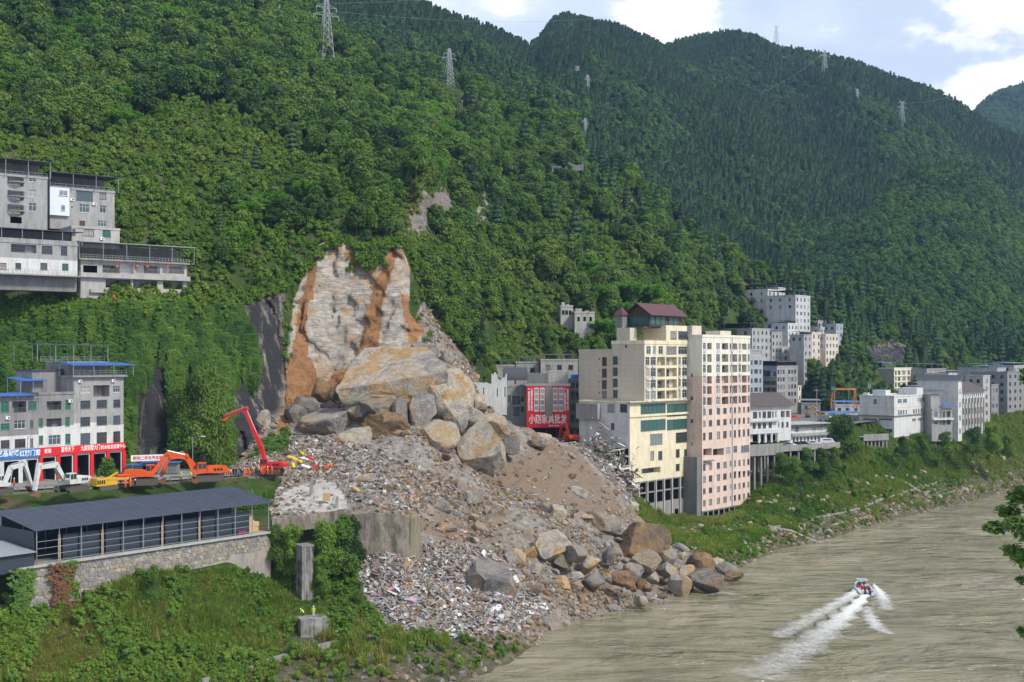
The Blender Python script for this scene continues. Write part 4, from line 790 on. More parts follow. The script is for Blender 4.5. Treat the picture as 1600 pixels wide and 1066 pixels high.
for k,(v0,v1) in enumerate(up):
    for u in (1100.5,1122,1156,1143.5): ac(f,f.t(u),f.zv(u,v1)-.75)
for u in (1147,1154,1161.5,1168.5):
    aw=MB(); c=f.at(f.t(u)+.6,f.zv(u,736.5),.45)-b.loc; aw.box(c,(1.2,.9,.06),0,b.rz()); aw.build('awning',plain('pale_blue_awning',(.30,.40,.55),.5),b.root)
b.vol('roof_house',1,6,4,9,b.z1,b.z1+3.2,M_peach); b.vol('roof_house',13,19,2,7,b.z1,b.z1+1.9,M_peach); b.vol('drain_pipe',f.t(1143.7)-.08,f.t(1143.7)+.08,-.2,-.04,b.z0,b.z1,M_steel)
b.vol('torn_ledge',f.t(1099),f.t(1112),-1.0,0,f.zv(1105,720)-.15,f.zv(1105,720)+.15,M_concd); b.vol('concrete_stair_wall',-2.2,-.02,.3,6,2.0,f.zv(1097,714),M_concd)
zb=b.z0; b=Bld('pink_tower_stilts','row of short concrete stilts and footing under the pink tower',1097.5,338.6,D2,1171.5,0,0,10,[M_conc],z0=1.5,z1=zb-.02,parapet=0,view=False); b.front.grid(.1,b.L-.1,9,zb-3.0,1,1,2.3,2.6,'v'); b.done()
# right-hand town
b=Bld('blue_grey_block','slim blue-grey apartment block just right of the pink tower',1166,470,D2,1192,547,0,9,[M_bluew],z0=26); b.front.rows([(1173,1176,'g'),(1178.5,1184,'b'),(1186.5,1189.5,'g')],[(563+14.2*k,570+14.2*k) for k in range(6)],1180); b.front.px(1174,545+4,1190,556,'f'); b.done(); b.rail(0,b.L,.1,b.z1+.3)
b=Bld('grey_block','grey concrete apartment block with a dark top storey, beside the wooded slope',1214,505,D2,1246.5,573,0,14,[M_gwall2,M_wwall],z0=26); f=b.front
f.rows([(1215,1217.5,'d'),(1219,1221.5,'d'),(1223,1226,'d'),(1231.5,1235,'d'),(1236.5,1239,'d'),(1241,1244,'d')],[(578+11.7*k,584+11.7*k) for k in range(5)],1220)
b.left.rows([(1193,1203,'b'),(1204,1212,'b')],[(581,588),(595.5,601.5),(606,612),(619,624)],1203); b.done(); b.vol('top_storey',.3,b.L-.3,.4,13.6,b.z1,b.z1+1.9,M_black); b.vol('roof_slab',-.8,b.L+.8,-.8,14.5,b.z1+1.9,b.z1+2.4,M_darkr)
b.canopy(-3,-.1,1,13,HC-(577-560)*505/F+.0,M_bluer,42,.5,3)
b=Bld('street_house','narrow cream house on the street corner below the wooded slope',1246.8,520,D2,1252,604,0,8,[M_cream],z0=26); b.front.grid(.3,b.L-.3,1,28,4,3,1.0,1.6,'n'); b.done()
# white house with brown roof over its stilted terrace
Dh=unit(.85,.53); b=Bld('white_house','white three-storey house with a brown gabled roof right of the pink tower',1152,366,Dh,1236,637,692,12,[M_wwall]); f=b.front
f.rows([(1176.5,1183,'d'),(1186,1189,'s'),(1191.5,1197,'d'),(1199,1205,'d'),(1206.5,1209,'s'),(1211,1213.5,'s'),(1220,1226,'b'),(1228,1234,'b')],[(643,653)],1200); f.rows([(1176,1181,'d'),(1184,1189,'d'),(1192,1197,'d'),(1201,1206,'d'),(1216,1218,'s'),(1221,1224.5,'n'),(1228.5,1232,'n')],[(660.5,669)],1200)
for u0,u1 in ((1176,1187),(1189,1197),(1198.5,1212)): f.px(u0,679.5,u1,691.5,'v')
b.done(); L_=b.L
rf=MB(); za=b.z1+.2; rp=[b.P(-1,-1.2,za),b.P(L_+1.2,-1.2,za),b.P(L_+.5,6,za+4.0),b.P(-1,6,za+4.0),b.P(-1,13,za),b.P(L_+1.2,13,za)]; rf.poly([rp[0],rp[1],rp[2],rp[3]]); rf.poly([rp[3],rp[2],rp[5],rp[4]]); rf.poly([rp[1],rp[5],rp[2]]); rf.poly([rp[0],rp[3],rp[4]]); rf.poly([rp[0],rp[4],rp[5],rp[1]]); rf.build('gabled_roof',plain('brown_tile_roof',(.095,.075,.068),.85,var=.5,scale=.8),b.root)
b.vol('balcony_band',-.2,f.t(1213),-1.4,0,f.zv(1195,677),f.zv(1195,671.5),M_wwall); b.vol('cornice',-.2,f.t(1214),-1.0,0,f.zv(1195,659.4),f.zv(1195,657.6),M_concl)
for i in range(4):
    c=MB(); tt=f.t(1182+i*9.8); c.box(b.P(tt,-1.0,(f.zv(1195,691.5)+f.zv(1195,677))/2),(.6,.6,f.zv(1195,677)-f.zv(1195,691.5)),0,b.rz()); c.build('column',M_wwall,b.root)
def platform(name,label,u0,Y0,d,u1,vdeck,W,ground,ncol,bandh=1.6):
    K=P(u0,HY,Y0); k=(K.x,K.y); L_=T_of(u1,k,d); zt=HC+(HY-vdeck)*Y0/F; i=(-d[1],d[0]); root=thing(name,label,'platform',(K.x,K.y,ground)); rz=math.atan2(d[1],d[0])
    pt=lambda t,w_,zz:Vector((d[0]*t+i[0]*w_,d[1]*t+i[1]*w_,zz-ground))
    m=MB(); m.box((pt(0,0,zt-.3)+pt(L_,W,zt))/2,(L_,W,.3),0,rz); m.build('deck',M_concl,root); m=MB(); m.box((pt(0,-.2,zt-bandh)+pt(L_,0,zt+.9))/2,(L_,.2,bandh+.9),0,rz); m.build('parapet',M_conc,root)
    for j in range(2):
        for q_ in range(ncol):
            m=MB(); t=.5+(L_-1)*q_/(ncol-1); m.box((pt(t,.5+j*(W-1),ground-3)+pt(t,.5+j*(W-1),zt-.3))/2,(.55,.55,zt-.3-ground+3),0,rz); m.build('column',M_conc,root)
    CLEAR.append([(K.x+p.x,K.y+p.y) for p in (pt(0,-1,0),pt(L_,-1,0),pt(L_,W,0),pt(0,W,0))]); VBOX.append((u0,vdeck-8,u1,vdeck+12,Y0)); return root
platform('stilt_terrace','stained concrete terrace on tall columns below the white house',1168,360,Dh,1223,700,8,8,6,2.6)
platform('parking_deck','concrete parking deck on columns right of the white house',1222,372,unit(.8,.6),1312,701,10,13,8,1.0)
platform('riverside_gallery','short concrete gallery on closely set columns under the white factory office',1349,412,unit(.9,.43),1388,683,6,16,7,1.4)
b=Bld('long_window_house','low pale house with a row of tall narrow windows behind the parking deck',1234,388,unit(.85,.53),1292,664,704,9,[M_wwall,M_gwall],matfn=lambda t,zz:1 if zz>26.3 else 0,cuts=(26.3,)); f=b.front
f.rows([(1239+5.6*k,1241.6+5.6*k,'d') for k in range(9)],[(683,696)],1250); f.rows([(1242,1248,'d'),(1249,1258,'f'),(1268,1275,'f'),(1277,1284,'f')],[(666.5,674)],1255); b.done(); b.vol('roof_slab',-.6,b.L+.6,-1.2,9.5,b.z1,b.z1+.35,M_concl); b.vol('balcony_band',0,b.L,-1.2,0,f.zv(1250,681),f.zv(1250,677),M_gwall2)
# white factory office
b=Bld('factory_office','white factory office with yellow trim lines and a flat weathered roof',1397,425,D2,1452,620,684,13,[M_wwall]); f=b.front
f.rows([(1402.6,1409,'w'),(1411,1417,'w'),(1433.7,1440,'w'),(1441.5,1447,'w')],[(623.6,630)],1410); f.rows([(u,u+2.2,'d') for u in (1403.5,1407,1411,1415,1427,1430.5,1434.5,1438.5,1442.5,1446)],[(641,647.5)],1410); f.rows([(1425,1431,'d'),(1434,1440,'d'),(1442,1448,'d')],[(653.5,657)],1436)
g_=b.left; g_.px(1364.6,624,1370,631,'d'); g_.px(1348,653.8,1370,657,'f'); g_.px(1373,653.8,1394.5,657,'f'); g_.px(1353,669.5,1370,682,'v'); g_.px(1374,670,1394,676,'f'); b.done()
M_trim=plain('yellow_trim',(.62,.50,.25),.7)
for zz in (g_.zv(1380,637),g_.zv(1380,652)): b.vol('trim_line',-.04,b.L+.04,-.05,13.05,zz-.12,zz+.12,M_trim)
b.vol('roof_house',2,6,4,9,b.z1,b.z1+2.2,M_wwall); b.vol('roof_house',b.L-7,b.L-1,2,9,b.z1,b.z1+2.6,M_wwall); b.vol('water_tank',.8,2,10,12,b.z1,b.z1+1.2,M_white)
for zz in (b.left.zv(1380,651),): b.vol('eave',-.8,b.L+.5,-.5,13.5,zz+.14,zz+.4,M_concd)
an=MB(); an.tube([b.P(1.5,10,b.z1),b.P(1.5,10,b.z1+4.4)],.06,6); [an.box(b.P(1.5,10,b.z1+3.6)+Vector((dx,0,0)),(.25,.2,1.8)) for dx in (-.3,.3)]; an.build('antenna_mast',M_steel,b.root)
# old factory
b=Bld('old_factory','tall weathered cream factory hall with concrete pilasters beyond the white office',1496,462,D2,1538,613,690,12,[M_concl,M_wwall],matfn=lambda t,zz:1 if zz>HC-55*462/F-3 else 0); f=b.front
f.grid(1,b.L-1,12,b.z1-2.0,1,1,1.0,1.3,'d'); f.grid(1,b.L-1,8,b.z0+6,4.2,3,1.2,2.4,'d'); b.done()
for i in range(9): b.vol('pilaster',1+i*(b.L-2)/8-.25,1+i*(b.L-2)/8+.25,-.35,0,b.z0,b.z1-2.6,M_conc)
rf=MB(); za=b.z1; rp=[b.P(-.5,-1,za),b.P(b.L+.5,-1,za),b.P(b.L+.5,6,za+3.6),b.P(-.5,6,za+3.6),b.P(-.5,13,za),b.P(b.L+.5,13,za)]; rf.poly(rp[:4]); rf.poly([rp[3],rp[2],rp[5],rp[4]]); rf.poly([rp[1],rp[5],rp[2]]); rf.poly([rp[0],rp[3],rp[4]]); rf.build('gabled_roof',_mc['brown_tile_roof'],b.root)
b=Bld('factory_head_house','white gabled head house in front of the old factory hall',1497,452,D2,1503,594,690,16,[M_wwall]); f=b.front; f.grid(.1,b.L-.1,1,b.z0+3,5,5,1.3,1.8,'d'); b.left.px(1475,640,1479,646,'d'); b.done()
for zz in (b.left.zv(1480,612),b.left.zv(1480,624)): b.vol('trim_line',-.05,b.L+.05,-.05,16.05,zz-.1,zz+.1,M_trim)
rf=MB(); za=b.z1; L_=b.L; rp=[b.P(-.6,-.8,za),b.P(L_+.6,-.8,za),b.P(L_+.6,16.8,za),b.P(-.6,16.8,za),b.P(L_/2,-.8,za+1.9),b.P(L_/2,16.8,za+1.9)]; rf.poly([rp[0],rp[4],rp[5],rp[3]]); rf.poly([rp[1],rp[2],rp[5],rp[4]]); rf.poly([rp[0],rp[1],rp[4]]); rf.poly([rp[2],rp[3],rp[5]]); rf.build('gabled_roof',M_darkr,b.root)
far=(('lift_tower','slender stained concrete tower at the end of the old factory',1536,492,D2,1547,588,690,7,M_concl,'d',1),
('beige_house','flat cream house with a dark rooftop shed behind the factory roof',1512,560,D2,1534,590,640,16,M_cream,'d',3),
('blue_white_block','pale blue and white block with a blue sheet roof near the right edge',1558,540,D2,1572,576,690,18,M_bluew,'w',2),
('grey_riverside_block','grey riverside block with open lower floors at the right edge',1574,520,D2,1606,582,690,16,M_gwall,'b',4),
('grey_riverside_block','dark grey unfinished block between the concrete tower and the right edge',1549,505,D2,1560,602,690,12,M_gwall,'d',2))
for nm,lb_,u0,Y,d,u1,vt,vb,W,m,sty,nc in far:
    b=Bld(nm,lb_,u0,Y,d,u1,vt,vb,W,[m]); nr=max(1,int((b.z1-b.z0)/3.3)); b.front.grid(.2,b.L-.2,nc,b.z0+1,3.3,nr,min(2.2,b.L/nc*.6),1.6,sty); b.left.grid(.5,W-.5,max(2,int(W/4)),b.z0+1,3.3,nr,1.4,1.5,'d'); b.done()
    if nm in('blue_white_block','beige_house'): b.canopy(.5,b.L-.5,1,W-2,b.z1+2.4,M_bluer if nm[1]=='l' else M_darkr,b.z1,.3,2)
b=Bld('balcony_cottage','small stepped house with blue awnings between the office and the factory',1456,440,unit(.95,.3),1488,640,690,7,[M_gwall2]); b.front.rows([(1460,1465,'w'),(1468,1471.5,'n'),(1473,1476.5,'n'),(1479,1485,'b')],[(643,652),(656,664)],1470); b.done(); b.vol('balcony_band',0,b.L,-1.0,0,b.z1-3.9,b.z1-3.2,M_wwall); b.canopy(b.L*.5,b.L+.6,-1.4,3,b.z1+1.8,M_bluer,b.z1,.3,2); b.vol('upper_room',.3,b.L*.5,1,6,b.z1,b.z1+5.5,M_gwall2); b.canopy(.1,b.L*.6,-.4,5,b.z1+7.2,M_darkr,b.z1+5.5,.3,2)
b=Bld('apartment_row','grey-sided apartment row with yellow and white balconies below the dark cliff',1397,600,D2,1441,576,632,24,[M_cream],sidem=[M_gwall2,M_dark]); f=b.front; f.rows([(1398.5,1401,'d'),(1403,1407,'b'),(1410,1415,'w3'),(1418,1421.5,'b'),(1424,1430,'w3'),(1432,1436,'b'),(1437.5,1440,'d')],[(580+9.2*k,586+9.2*k) for k in range(5)],1410); b.left.grid(4,20,2,b.z0+3,6,2,.8,.9,'s'); b.done(); b.canopy(-1,b.L*.6,8,23,b.z1+3.4,M_bluer,b.z1,.3,4)
for k in range(5): b.vol('yellow_band',0,b.L,-.25,0,f.zv(1405,578.6+9.2*k)-.2,f.zv(1405,578.6+9.2*k)+.2,M_yel)
b=Bld('plain_grey_house','plain grey house right of the apartment row under the cliff',1448,610,D2,1478,577,632,14,[M_gwall2]); b.front.grid(1,b.L-1,4,b.z0+2,3.4,4,1.3,1.5,'g'); b.left.grid(1,13,2,b.z0+2,3.4,4,1.3,1.5,'d'); b.done(); b.canopy(1,b.L,1,12,b.z1+3,M_darkr,b.z1,.4,3)
M_hillw=wallmat('hill_house_pale',(.50,.50,.49),.7); M_hillg=wallmat('hill_house_grey',(.40,.40,.395),.75)
# houses stacked up the hillside
hill=(('hillside_block','topmost white house of the hillside cluster with a dark canopy',1199.5,575,D2,1219,453,505,18,M_wwall,1),
('hillside_block','pale house half hidden behind the topmost white house',1216,605,D2,1240,450,505,12,M_hillw,1),
('hillside_block','tall pale grey house with white front, second highest in the cluster',1243,560,D2,1266,462,520,16,M_hillw,1),
('hillside_block','long grey house under a wide dark terrace canopy, left end of the cluster',1175,528,D2,1207,514,600,24,M_hillg,1),
('hillside_block','grey house with white glazed corner in the middle of the cluster',1226,556,D2,1243,504,580,11,M_bluew,0),
('hillside_block','grey house under a blue canopy in the middle of the cluster',1245,562,D2,1264,508,570,10,M_hillg,1),
('hillside_block','small peach house just above the trees of the wooded slope',1268,540,D2,1283,520,560,6,M_peach,0),
('hillside_block','beige house with stacked balconies just above the trees',1290,545,D2,1310,523,565,8,M_peach,0),
('hillside_block','grey flat-roofed houses at the back of the cluster',1278,585,D2,1304,502,545,14,M_hillg,1),
('hillside_block','slim pale blue house at the right end of the cluster',1306,570,D2,1317,507,560,7,M_bluew,0),
('hillside_block','low white terrace house at the foot of the cluster',1208,548,unit(.9,.43),1234,543,590,9,M_wwall,0))
for nm,lb_,u0,Y,d,u1,vt,vb,W,m,cn in hill:
    b=Bld(nm,lb_,u0,Y,d,u1,vt,vb,W,[m],view=.42,sink=True); nr=max(1,int((b.z1-b.z0)/3.3)); nc=max(2,int(b.L/3.2))
    for j in range(nr):
        for k in range(nc):
            c=b.L*(k+.5)/nc; b.front.add(c-.75,c+.75,b.z1-2.5-3.3*j,b.z1-.9-3.3*j,random.choice(['w','d','g','w','b']))
    b.left.grid(.5,W-.5,max(2,int(W/5)),b.z1-2.5-3.3,3.3,2,1.3,1.4,'d'); b.done()
    if cn: b.canopy(-1,b.L+.3,0,W-1,b.z1+2.7,M_darkr if 'blue' not in lb_ else M_bluer,b.z1,.3,3)
# broken and small structures on the slope
def ruin(name,label,u0,v0,u1,v1,Y,seed,mat=M_concl,thick=.6):
    """roofless shell: wall pieces with window gaps and broken tops, side walls, a floor slab"""
    r=random.Random(seed); a=P(u0,v1,Y); e=P(u1,v1,Y); root=thing(name,label,'ruin',a); n=4; w_=(e.x-a.x)/n; H_=(v1-v0)*Y/F; top=H_*r.uniform(.75,1)
    for i in range(n):
        x0,x1=i*w_,(i+1)*w_; t2=max(H_*.35,min(H_,top+r.uniform(-.40,.30)*H_)); m=MB(); g0,g1=x0+w_*.38,x1-w_*.36; zs=H_*(.34 if r.random()<.45 else 3); zt=min(top,t2)*.72
        m.prism([(x0,-1.5),(g0,-1.5),(g0,top+(t2-top)*.3),(x0,top)],0,thick); m.prism([(g1,-1.5),(x1,-1.5),(x1,t2),(g1,top+(t2-top)*.75)],0,thick); zs=min(zs,zt); m.prism([(g0,-1.5),(g1,-1.5),(g1,zs),(g0,zs)],.02,thick-.02); m.prism([(g0,zt),(g1,zt),(g1,top+(t2-top)*.75),((g0+g1)/2,top*.94),(g0,top+(t2-top)*.3)],.02,thick-.02); m.build('wall_piece',mat,root); top=t2
    for x in (.3,n*w_-.3): m=MB(); m.prism([(0,-1.5),(5,-1.5),(5,H_*.5),(2.5,H_*.62),(0,H_*.8)],-.25,.25); m.build('side_wall',mat,root,(x,thick,0),math.pi/2)
    m=MB(); m.box((n*w_/2,2.9,H_*.28),(n*w_*1.05,4.4,.3)); m.build('floor_slab',M_conc,root); VBOX.append((u0,v0,u1,v0+(v1-v0)*.55,Y-1)); return root
for lab,u0,Y,u1,vt,vb,W in (('roofless pale house high on the wooded hillside above the beige wing',876,428,895,479,512,6),('low pale ruined house on the hill, nearest the beige wing',898,424,929,489,516,6)):
    b=Bld('ruined_house',lab,u0,Y,unit(1,.15),u1,vt,vb,W,[wallmat('ruin_wall',(.42,.41,.37),.9)],view=.5,sink=True,parapet=.6); b.front.grid(.3,b.L-.3,3,b.z1-3.0,3.3,1,1.0,1.6,'o'); b.done(); b.vol('broken_wall',.5,b.L*.4,1,1.4,b.z1,b.z1+1.6,b.mats[0]); b.vol('broken_wall',b.L*.55,b.L*.75,1.2,1.6,b.z1,b.z1+.9,b.mats[0])
ruin('hill_gallery','small dark columned gallery high on the green hillside',862,257,886,268,575,3,M_concd); ruin('hill_gallery','second smaller gallery high on the green hillside, upper right',888,250,912,262,582,4,M_concd)
ruin('broken_house','smashed white house front at the left edge of the collapsed quarter',735,598,768,626,325,5,M_wwall,1.0); ruin('broken_house','white tilted house remains under the slide rocks',768,582,792,640,332,6,M_wwall,2.0)
w_=MB(); pts=[P(u,505+ (u-1487)*.18,760) for u in range(1487,1546,6)]
T=thing('stone_retaining_wall','long pale retaining wall high on the far right slope','wall',pts[0])
for i in range(len(pts)-1):
    m=MB(); a=pts[i]-pts[0]; c=pts[i+1]-pts[0]; m.box((a+c)/2+Vector((0,0,-3)),((c-a).length+.0,1.2,6.2+.2*(i%2)),0,0); m.build('wall_panel',wallmat('pale_stone_wall',(.40,.36,.30),.5),T)
VBOX.append((1480,500,1550,524,755))
# collapsed curved dark roof beside the red sign
m=MB(); n=14; L2=6.8; prof=[(2.4*math.sin(i/n*1.5)*1.0,-3.6*(i/n)**1.35) for i in range(n+1)]
for i in range(n):
    (y0,z0),(y1,z1)=prof[i],prof[i+1]; m.poly([(0,-y0,z0),(L2,-y0,z0),(L2-.6,-y1,z1),(-.6,-y1,z1)]); m.poly([(0,-y0,z0-.15),(-.6,-y1,z1-.15),(L2-.6,-y1,z1-.15),(L2,-y0,z0-.15)])
tag(m.build('collapsed_roof',M_darkr,None,P(788,574,347)),'dark curved sheet roof slumped forward left of the red sign','roof sheet')
# gantry crane
T=thing('gantry_crane','orange portal gantry crane by the street on the right','crane',P(1298,632,470)+Vector((0,0,-1))); m_o=plain('crane_orange',(.50,.17,.05),.6); G0=T.location; a=P(1302,608,470)-G0; c=P(1336,608,470)-G0
m=MB(); m.bar(a,c,.5,.75); m.build('girder',m_o,T)
for e_,dx in ((a,-1),(a,.6),(c,-.6),(c,.6)):
    m=MB(); m.bar(e_+Vector((dx*.3,0,0)),Vector((e_.x+dx,dx*.2,-.5)),.35); m.build('leg',m_o,T)
m=MB(); m.box(a+Vector((-.2,-.3,.1)),(1.4,1.0,1.2)); m.build('hoist_cab',plain('teal_paint',(.04,.22,.22),.5),T); CLEAR.append([(G0.x-2,G0.y-3),(G0.x+12,G0.y-3),(G0.x+12,G0.y+3),(G0.x-2,G0.y+3)]); VBOX.append((1296,604,1340,636,465))
# more of the crowded street: low sheds and houses that close the gaps
extra=(('street_shed','low dark shed on the street left of the gantry crane',1252,500,DF,1282,631,655,6,M_gwall,1),('street_shed','pale low shed between the gantry crane and the white office',1305,478,DF,1344,634,652,7,M_hillw,1),('street_shop','low white shop with dark openings behind the parked cars',1296,440,unit(.9,.43),1342,652,678,7,M_wwall,2),
('back_house','small grey house with a dark roof sheet behind the white office',1450,560,D2,1470,604,650,10,M_hillg,2),('back_house','flat grey house behind the yellow balcony row',1372,640,D2,1395,566,620,12,M_hillw,2),('back_house','pale house with a blue roof sheet right of the plain grey house',1482,600,D2,1500,584,640,12,M_wwall,2),('back_house','white house with dark roof at the right end below the far slope',1556,600,D2,1580,577,640,14,M_wwall,3),('back_house','grey upper house above the riverside blocks at the right edge',1584,585,D2,1602,572,640,12,M_hillg,2),
('hillside_block','grey house tucked between the canopy house and the middle houses',1206,540,D2,1222,520,575,10,M_hillg,2),('hillside_block','small white house under the topmost houses of the cluster',1231,552,D2,1246,506,560,8,M_wwall,2),('hillside_block','narrow grey house beside the peach house',1256,535,D2,1268,524,570,7,M_hillg,1),('hillside_block','low grey roof house behind the beige balcony house',1282,570,D2,1300,512,560,9,M_hillw,2))
for nm,lb_,u0,Y,d,u1,vt,vb,W,m,nc in extra:
    b=Bld(nm,lb_,u0,Y,d,u1,vt,vb,W,[m],view=.5,sink=True); nr=max(1,int((b.z1-b.z0)/3.2))
    for j in range(nr):
        for k in range(max(2,int(b.L/2.8))):
            n_=max(2,int(b.L/2.8)); cc=b.L*(k+.5)/n_; b.front.add(cc-.7,cc+.7,b.z1-2.4-3.2*j,b.z1-.9-3.2*j,random.choice(['w','d','d','g','b']))
    b.left.grid(.4,W-.4,2,b.z1-2.4,3.2,1,1.2,1.4,'d'); b.done(); b.canopy(-.4,b.L+.3,-.4,W*.8,b.z1+1.9,random.choice([M_darkr,M_darkr,M_bluer,M_steel]),b.z1,.4,2)
# ---------------------------------------------------------------- road, shed, walls
def strip(name,us_,fY,bY,zz,mat,thick=None):
    n=len(us_); V=[]
    for u in us_: a=P(u,HY,fY(u)); c=P(u,HY,bY(u)); V+= [(a.x,a.y,zz(u)),(c.x,c.y,zz(u))]
    return kind(link(name,mesh(name,V,[[2*i,2*i+2,2*i+3,2*i+1] for i in range(n-1)],[mat])),'structure')
fr=lambda u:float(np.interp(u,uc,KT[:,6,1])); bk=lambda u:float(np.interp(u,uc,KT[:,7,1]))
M_road=plain('road_concrete',(.25,.235,.21),.9,var=.6,scale=.5); M_asph=plain('street_asphalt',(.16,.155,.15),.9,var=.5,scale=.4)
strip('road',list(range(-148,446,6)),lambda u:fr(u)+.3,lambda u:bk(u)-.5,lambda u:26.12,M_road)
strip('street',list(range(1160,1500,10)),lambda u:float(np.interp(u,uc,KT[:,8,1]))+.5,lambda u:float(np.interp(u,uc,KT[:,9,1]))-1,lambda u:26.55+(1.6 if u>1400 else 1.6*max(0,(u-1300)/100)),M_asph)
strip('street_square',list(range(775,1080,8)),lambda u:float(np.interp(u,uc,KT[:,8,1]))+3,lambda u:float(np.interp(u,uc,KT[:,9,1]))-1,lambda u:27.3-.6*min(1,max(0,(u-800)/80)),M_asph)
yq=quads[qm(yardm)]; vid,inv=np.unique(yq,return_inverse=True); yv=G.reshape(-1,3)[vid]+np.array([0,0,.10]); kind(link('yard',mesh('yard',yv,inv.reshape(-1,4),[plain('dusty_concrete_yard',(.40,.38,.345),.9,var=.5,scale=.6)],None,True)),'structure')
# guardrail
T=thing('guardrail','steel guardrail with posts along the road edge above the shed','guardrail',P(200,HY,fr(200))); T.location.z=26; G0=T.location
prev=None
for u in range(-140,441,14):
    a=P(u,HY,fr(u)-.1); a.z=26.0; a-=G0; m=MB(); m.box(a+Vector((0,0,.45)),(.14,.14,.95)); m.build('post',M_steel,T)
    if prev is not None: m=MB(); m.bar(prev+Vector((0,-.09,.72)),a+Vector((0,-.09,.72)),.06,.3); m.build('beam',M_steel,T)
    prev=a
# kerb wall under the guardrail
T=thing('road_retaining_wall','mossy concrete retaining wall of the road behind the shed roof','wall',P(200,HY,fr(200))); T.location.z=20; G0=T.location
for u in range(-140,440,20):
    a=P(u,HY,fr(u)-.5); c=P(u+20,HY,fr(u+20)-.5); a.z=c.z=22.9; m=MB(); m.bar(a-G0,c-G0,.6,6.0); m.build('wall_panel',wallmat('mossy_concrete',(.17,.18,.12),.8),T)
PA=Vector((-69,173,20)); PB=Vector((-42,207,20)); dS=(PB-PA).normalized(); nS=Vector((dS.y,-dS.x,0)); LS=(PB-PA).length; rzS=math.atan2(dS.y,dS.x)
T=thing('shed','long dark metal shed with a low blue-grey sheet roof beside the road','shed',(PA+PB)/2); R0=T.location
sp=lambda t,w_,zz:PA+dS*t-nS*w_+Vector((0,0,zz))-R0
M_roofs=plain('slate_blue_sheet',(.068,.078,.108),.5,var=.55,scale=.45); M_panel=plain('dark_sheet_wall',(.035,.045,.058),.5)
x0,x1=-.4,LS+.6; nr=44
for i in range(nr):                                  # roof laid sheet by sheet, each lapping the next
    a=x0+(x1-x0)*i/nr; c=x0+(x1-x0)*(i+1)/nr+.02; dz_=.03*(i%2); m=MB(); p=[sp(a,-.7,5.15+dz_),sp(c,-.7,5.15+dz_),sp(c,11,7.0+dz_),sp(a,11,7.0+dz_)]; m.poly(p); m.poly([x-Vector((0,0,.12)) for x in p[::-1]])
    for k in range(4): m.poly([p[k]-Vector((0,0,.12)),p[(k+1)%4]-Vector((0,0,.12)),p[(k+1)%4],p[k]])
    for q_ in (.3,.7): m.bar(p[0]*(1-q_)+p[1]*q_+Vector((0,0,.02)),p[3]*(1-q_)+p[2]*q_+Vector((0,0,.02)),.06,.05)
    m.build('roof_sheet',M_roofs,T)
nb=12
for i in range(nb+1):
    t=.2+(LS-.4)*i/nb; m=MB(); m.bar(sp(t,.0,-1.4),sp(t,0,5.1),.13); m.build('post',M_steel,T); m=MB(); m.bar(sp(t,10,0),sp(t,10,6.8),.15); m.build('post',M_steel,T)
    if i<nb and i<nb-1:
        for zz in (.35,1.35,2.35,3.35): m=MB(); m.bar(sp(t,-.02,zz),sp(t+(LS-.4)/nb,-.02,zz),.07); m.build('rail',M_steel,T)
        if i not in (0,):
            m=MB(); m.box((sp(t+.1+(.9 if i in(1,3,6,8) else 0),.75,0)+sp(t+(LS-.4)/nb-.02,.85,3.9))/2,((LS-.4)/nb-.14-(.9 if i in(1,3,6,8) else 0),.08,3.9),0,rzS); m.build('wall_panel',M_panel,T)
            if i in (1,3,6,8): m=MB(); m.box((sp(t+.35,.9,0)+sp(t+.75,1.0,3.9))/2,(.4,.1,3.9),0,rzS); m.build('wooden_jamb',M_wood,T)
m=MB(); m.box((sp(0,10.2,0)+sp(LS,10.3,6.5))/2,(LS,.1,6.5),0,rzS); m.build('back_wall',M_panel,T); m=MB(); m.box((sp(-.1,.3,0)+sp(0,10,4.9))/2,(.1,9.7,4.9),0,rzS); m.build('end_wall',M_panel,T); m=MB(); m.box((sp(0,.4,-.02)+sp(LS,10,.02))/2,(LS,9.6,.04),0,rzS); m.build('floor',M_conc,T)
CLEAR.append([(sp(0,-.5,0)+R0).xy[:],(sp(LS,-.5,0)+R0).xy[:],(sp(LS,11,0)+R0).xy[:],(sp(0,11,0)+R0).xy[:]])
A=thing('shed_annex','small dark lean-to with a grey roof at the left end of the shed','annex',sp(-2,2,0)+R0); m=MB(); o0=A.location-R0
m.box((sp(-8,-.6,-.5)+sp(-.6,8,2.1))/2-o0,(7.4,8.6,2.6),0,rzS); m.build('wall',M_panel,A); m=MB(); m.poly([p-o0 for p in (sp(-8.5,-1.2,2.1),sp(-.3,-1.2,2.1),sp(-.3,8.4,2.9),sp(-8.5,8.4,2.9))]); m.build('roof',plain('grey_sheet',(.25,.27,.29),.5),A)
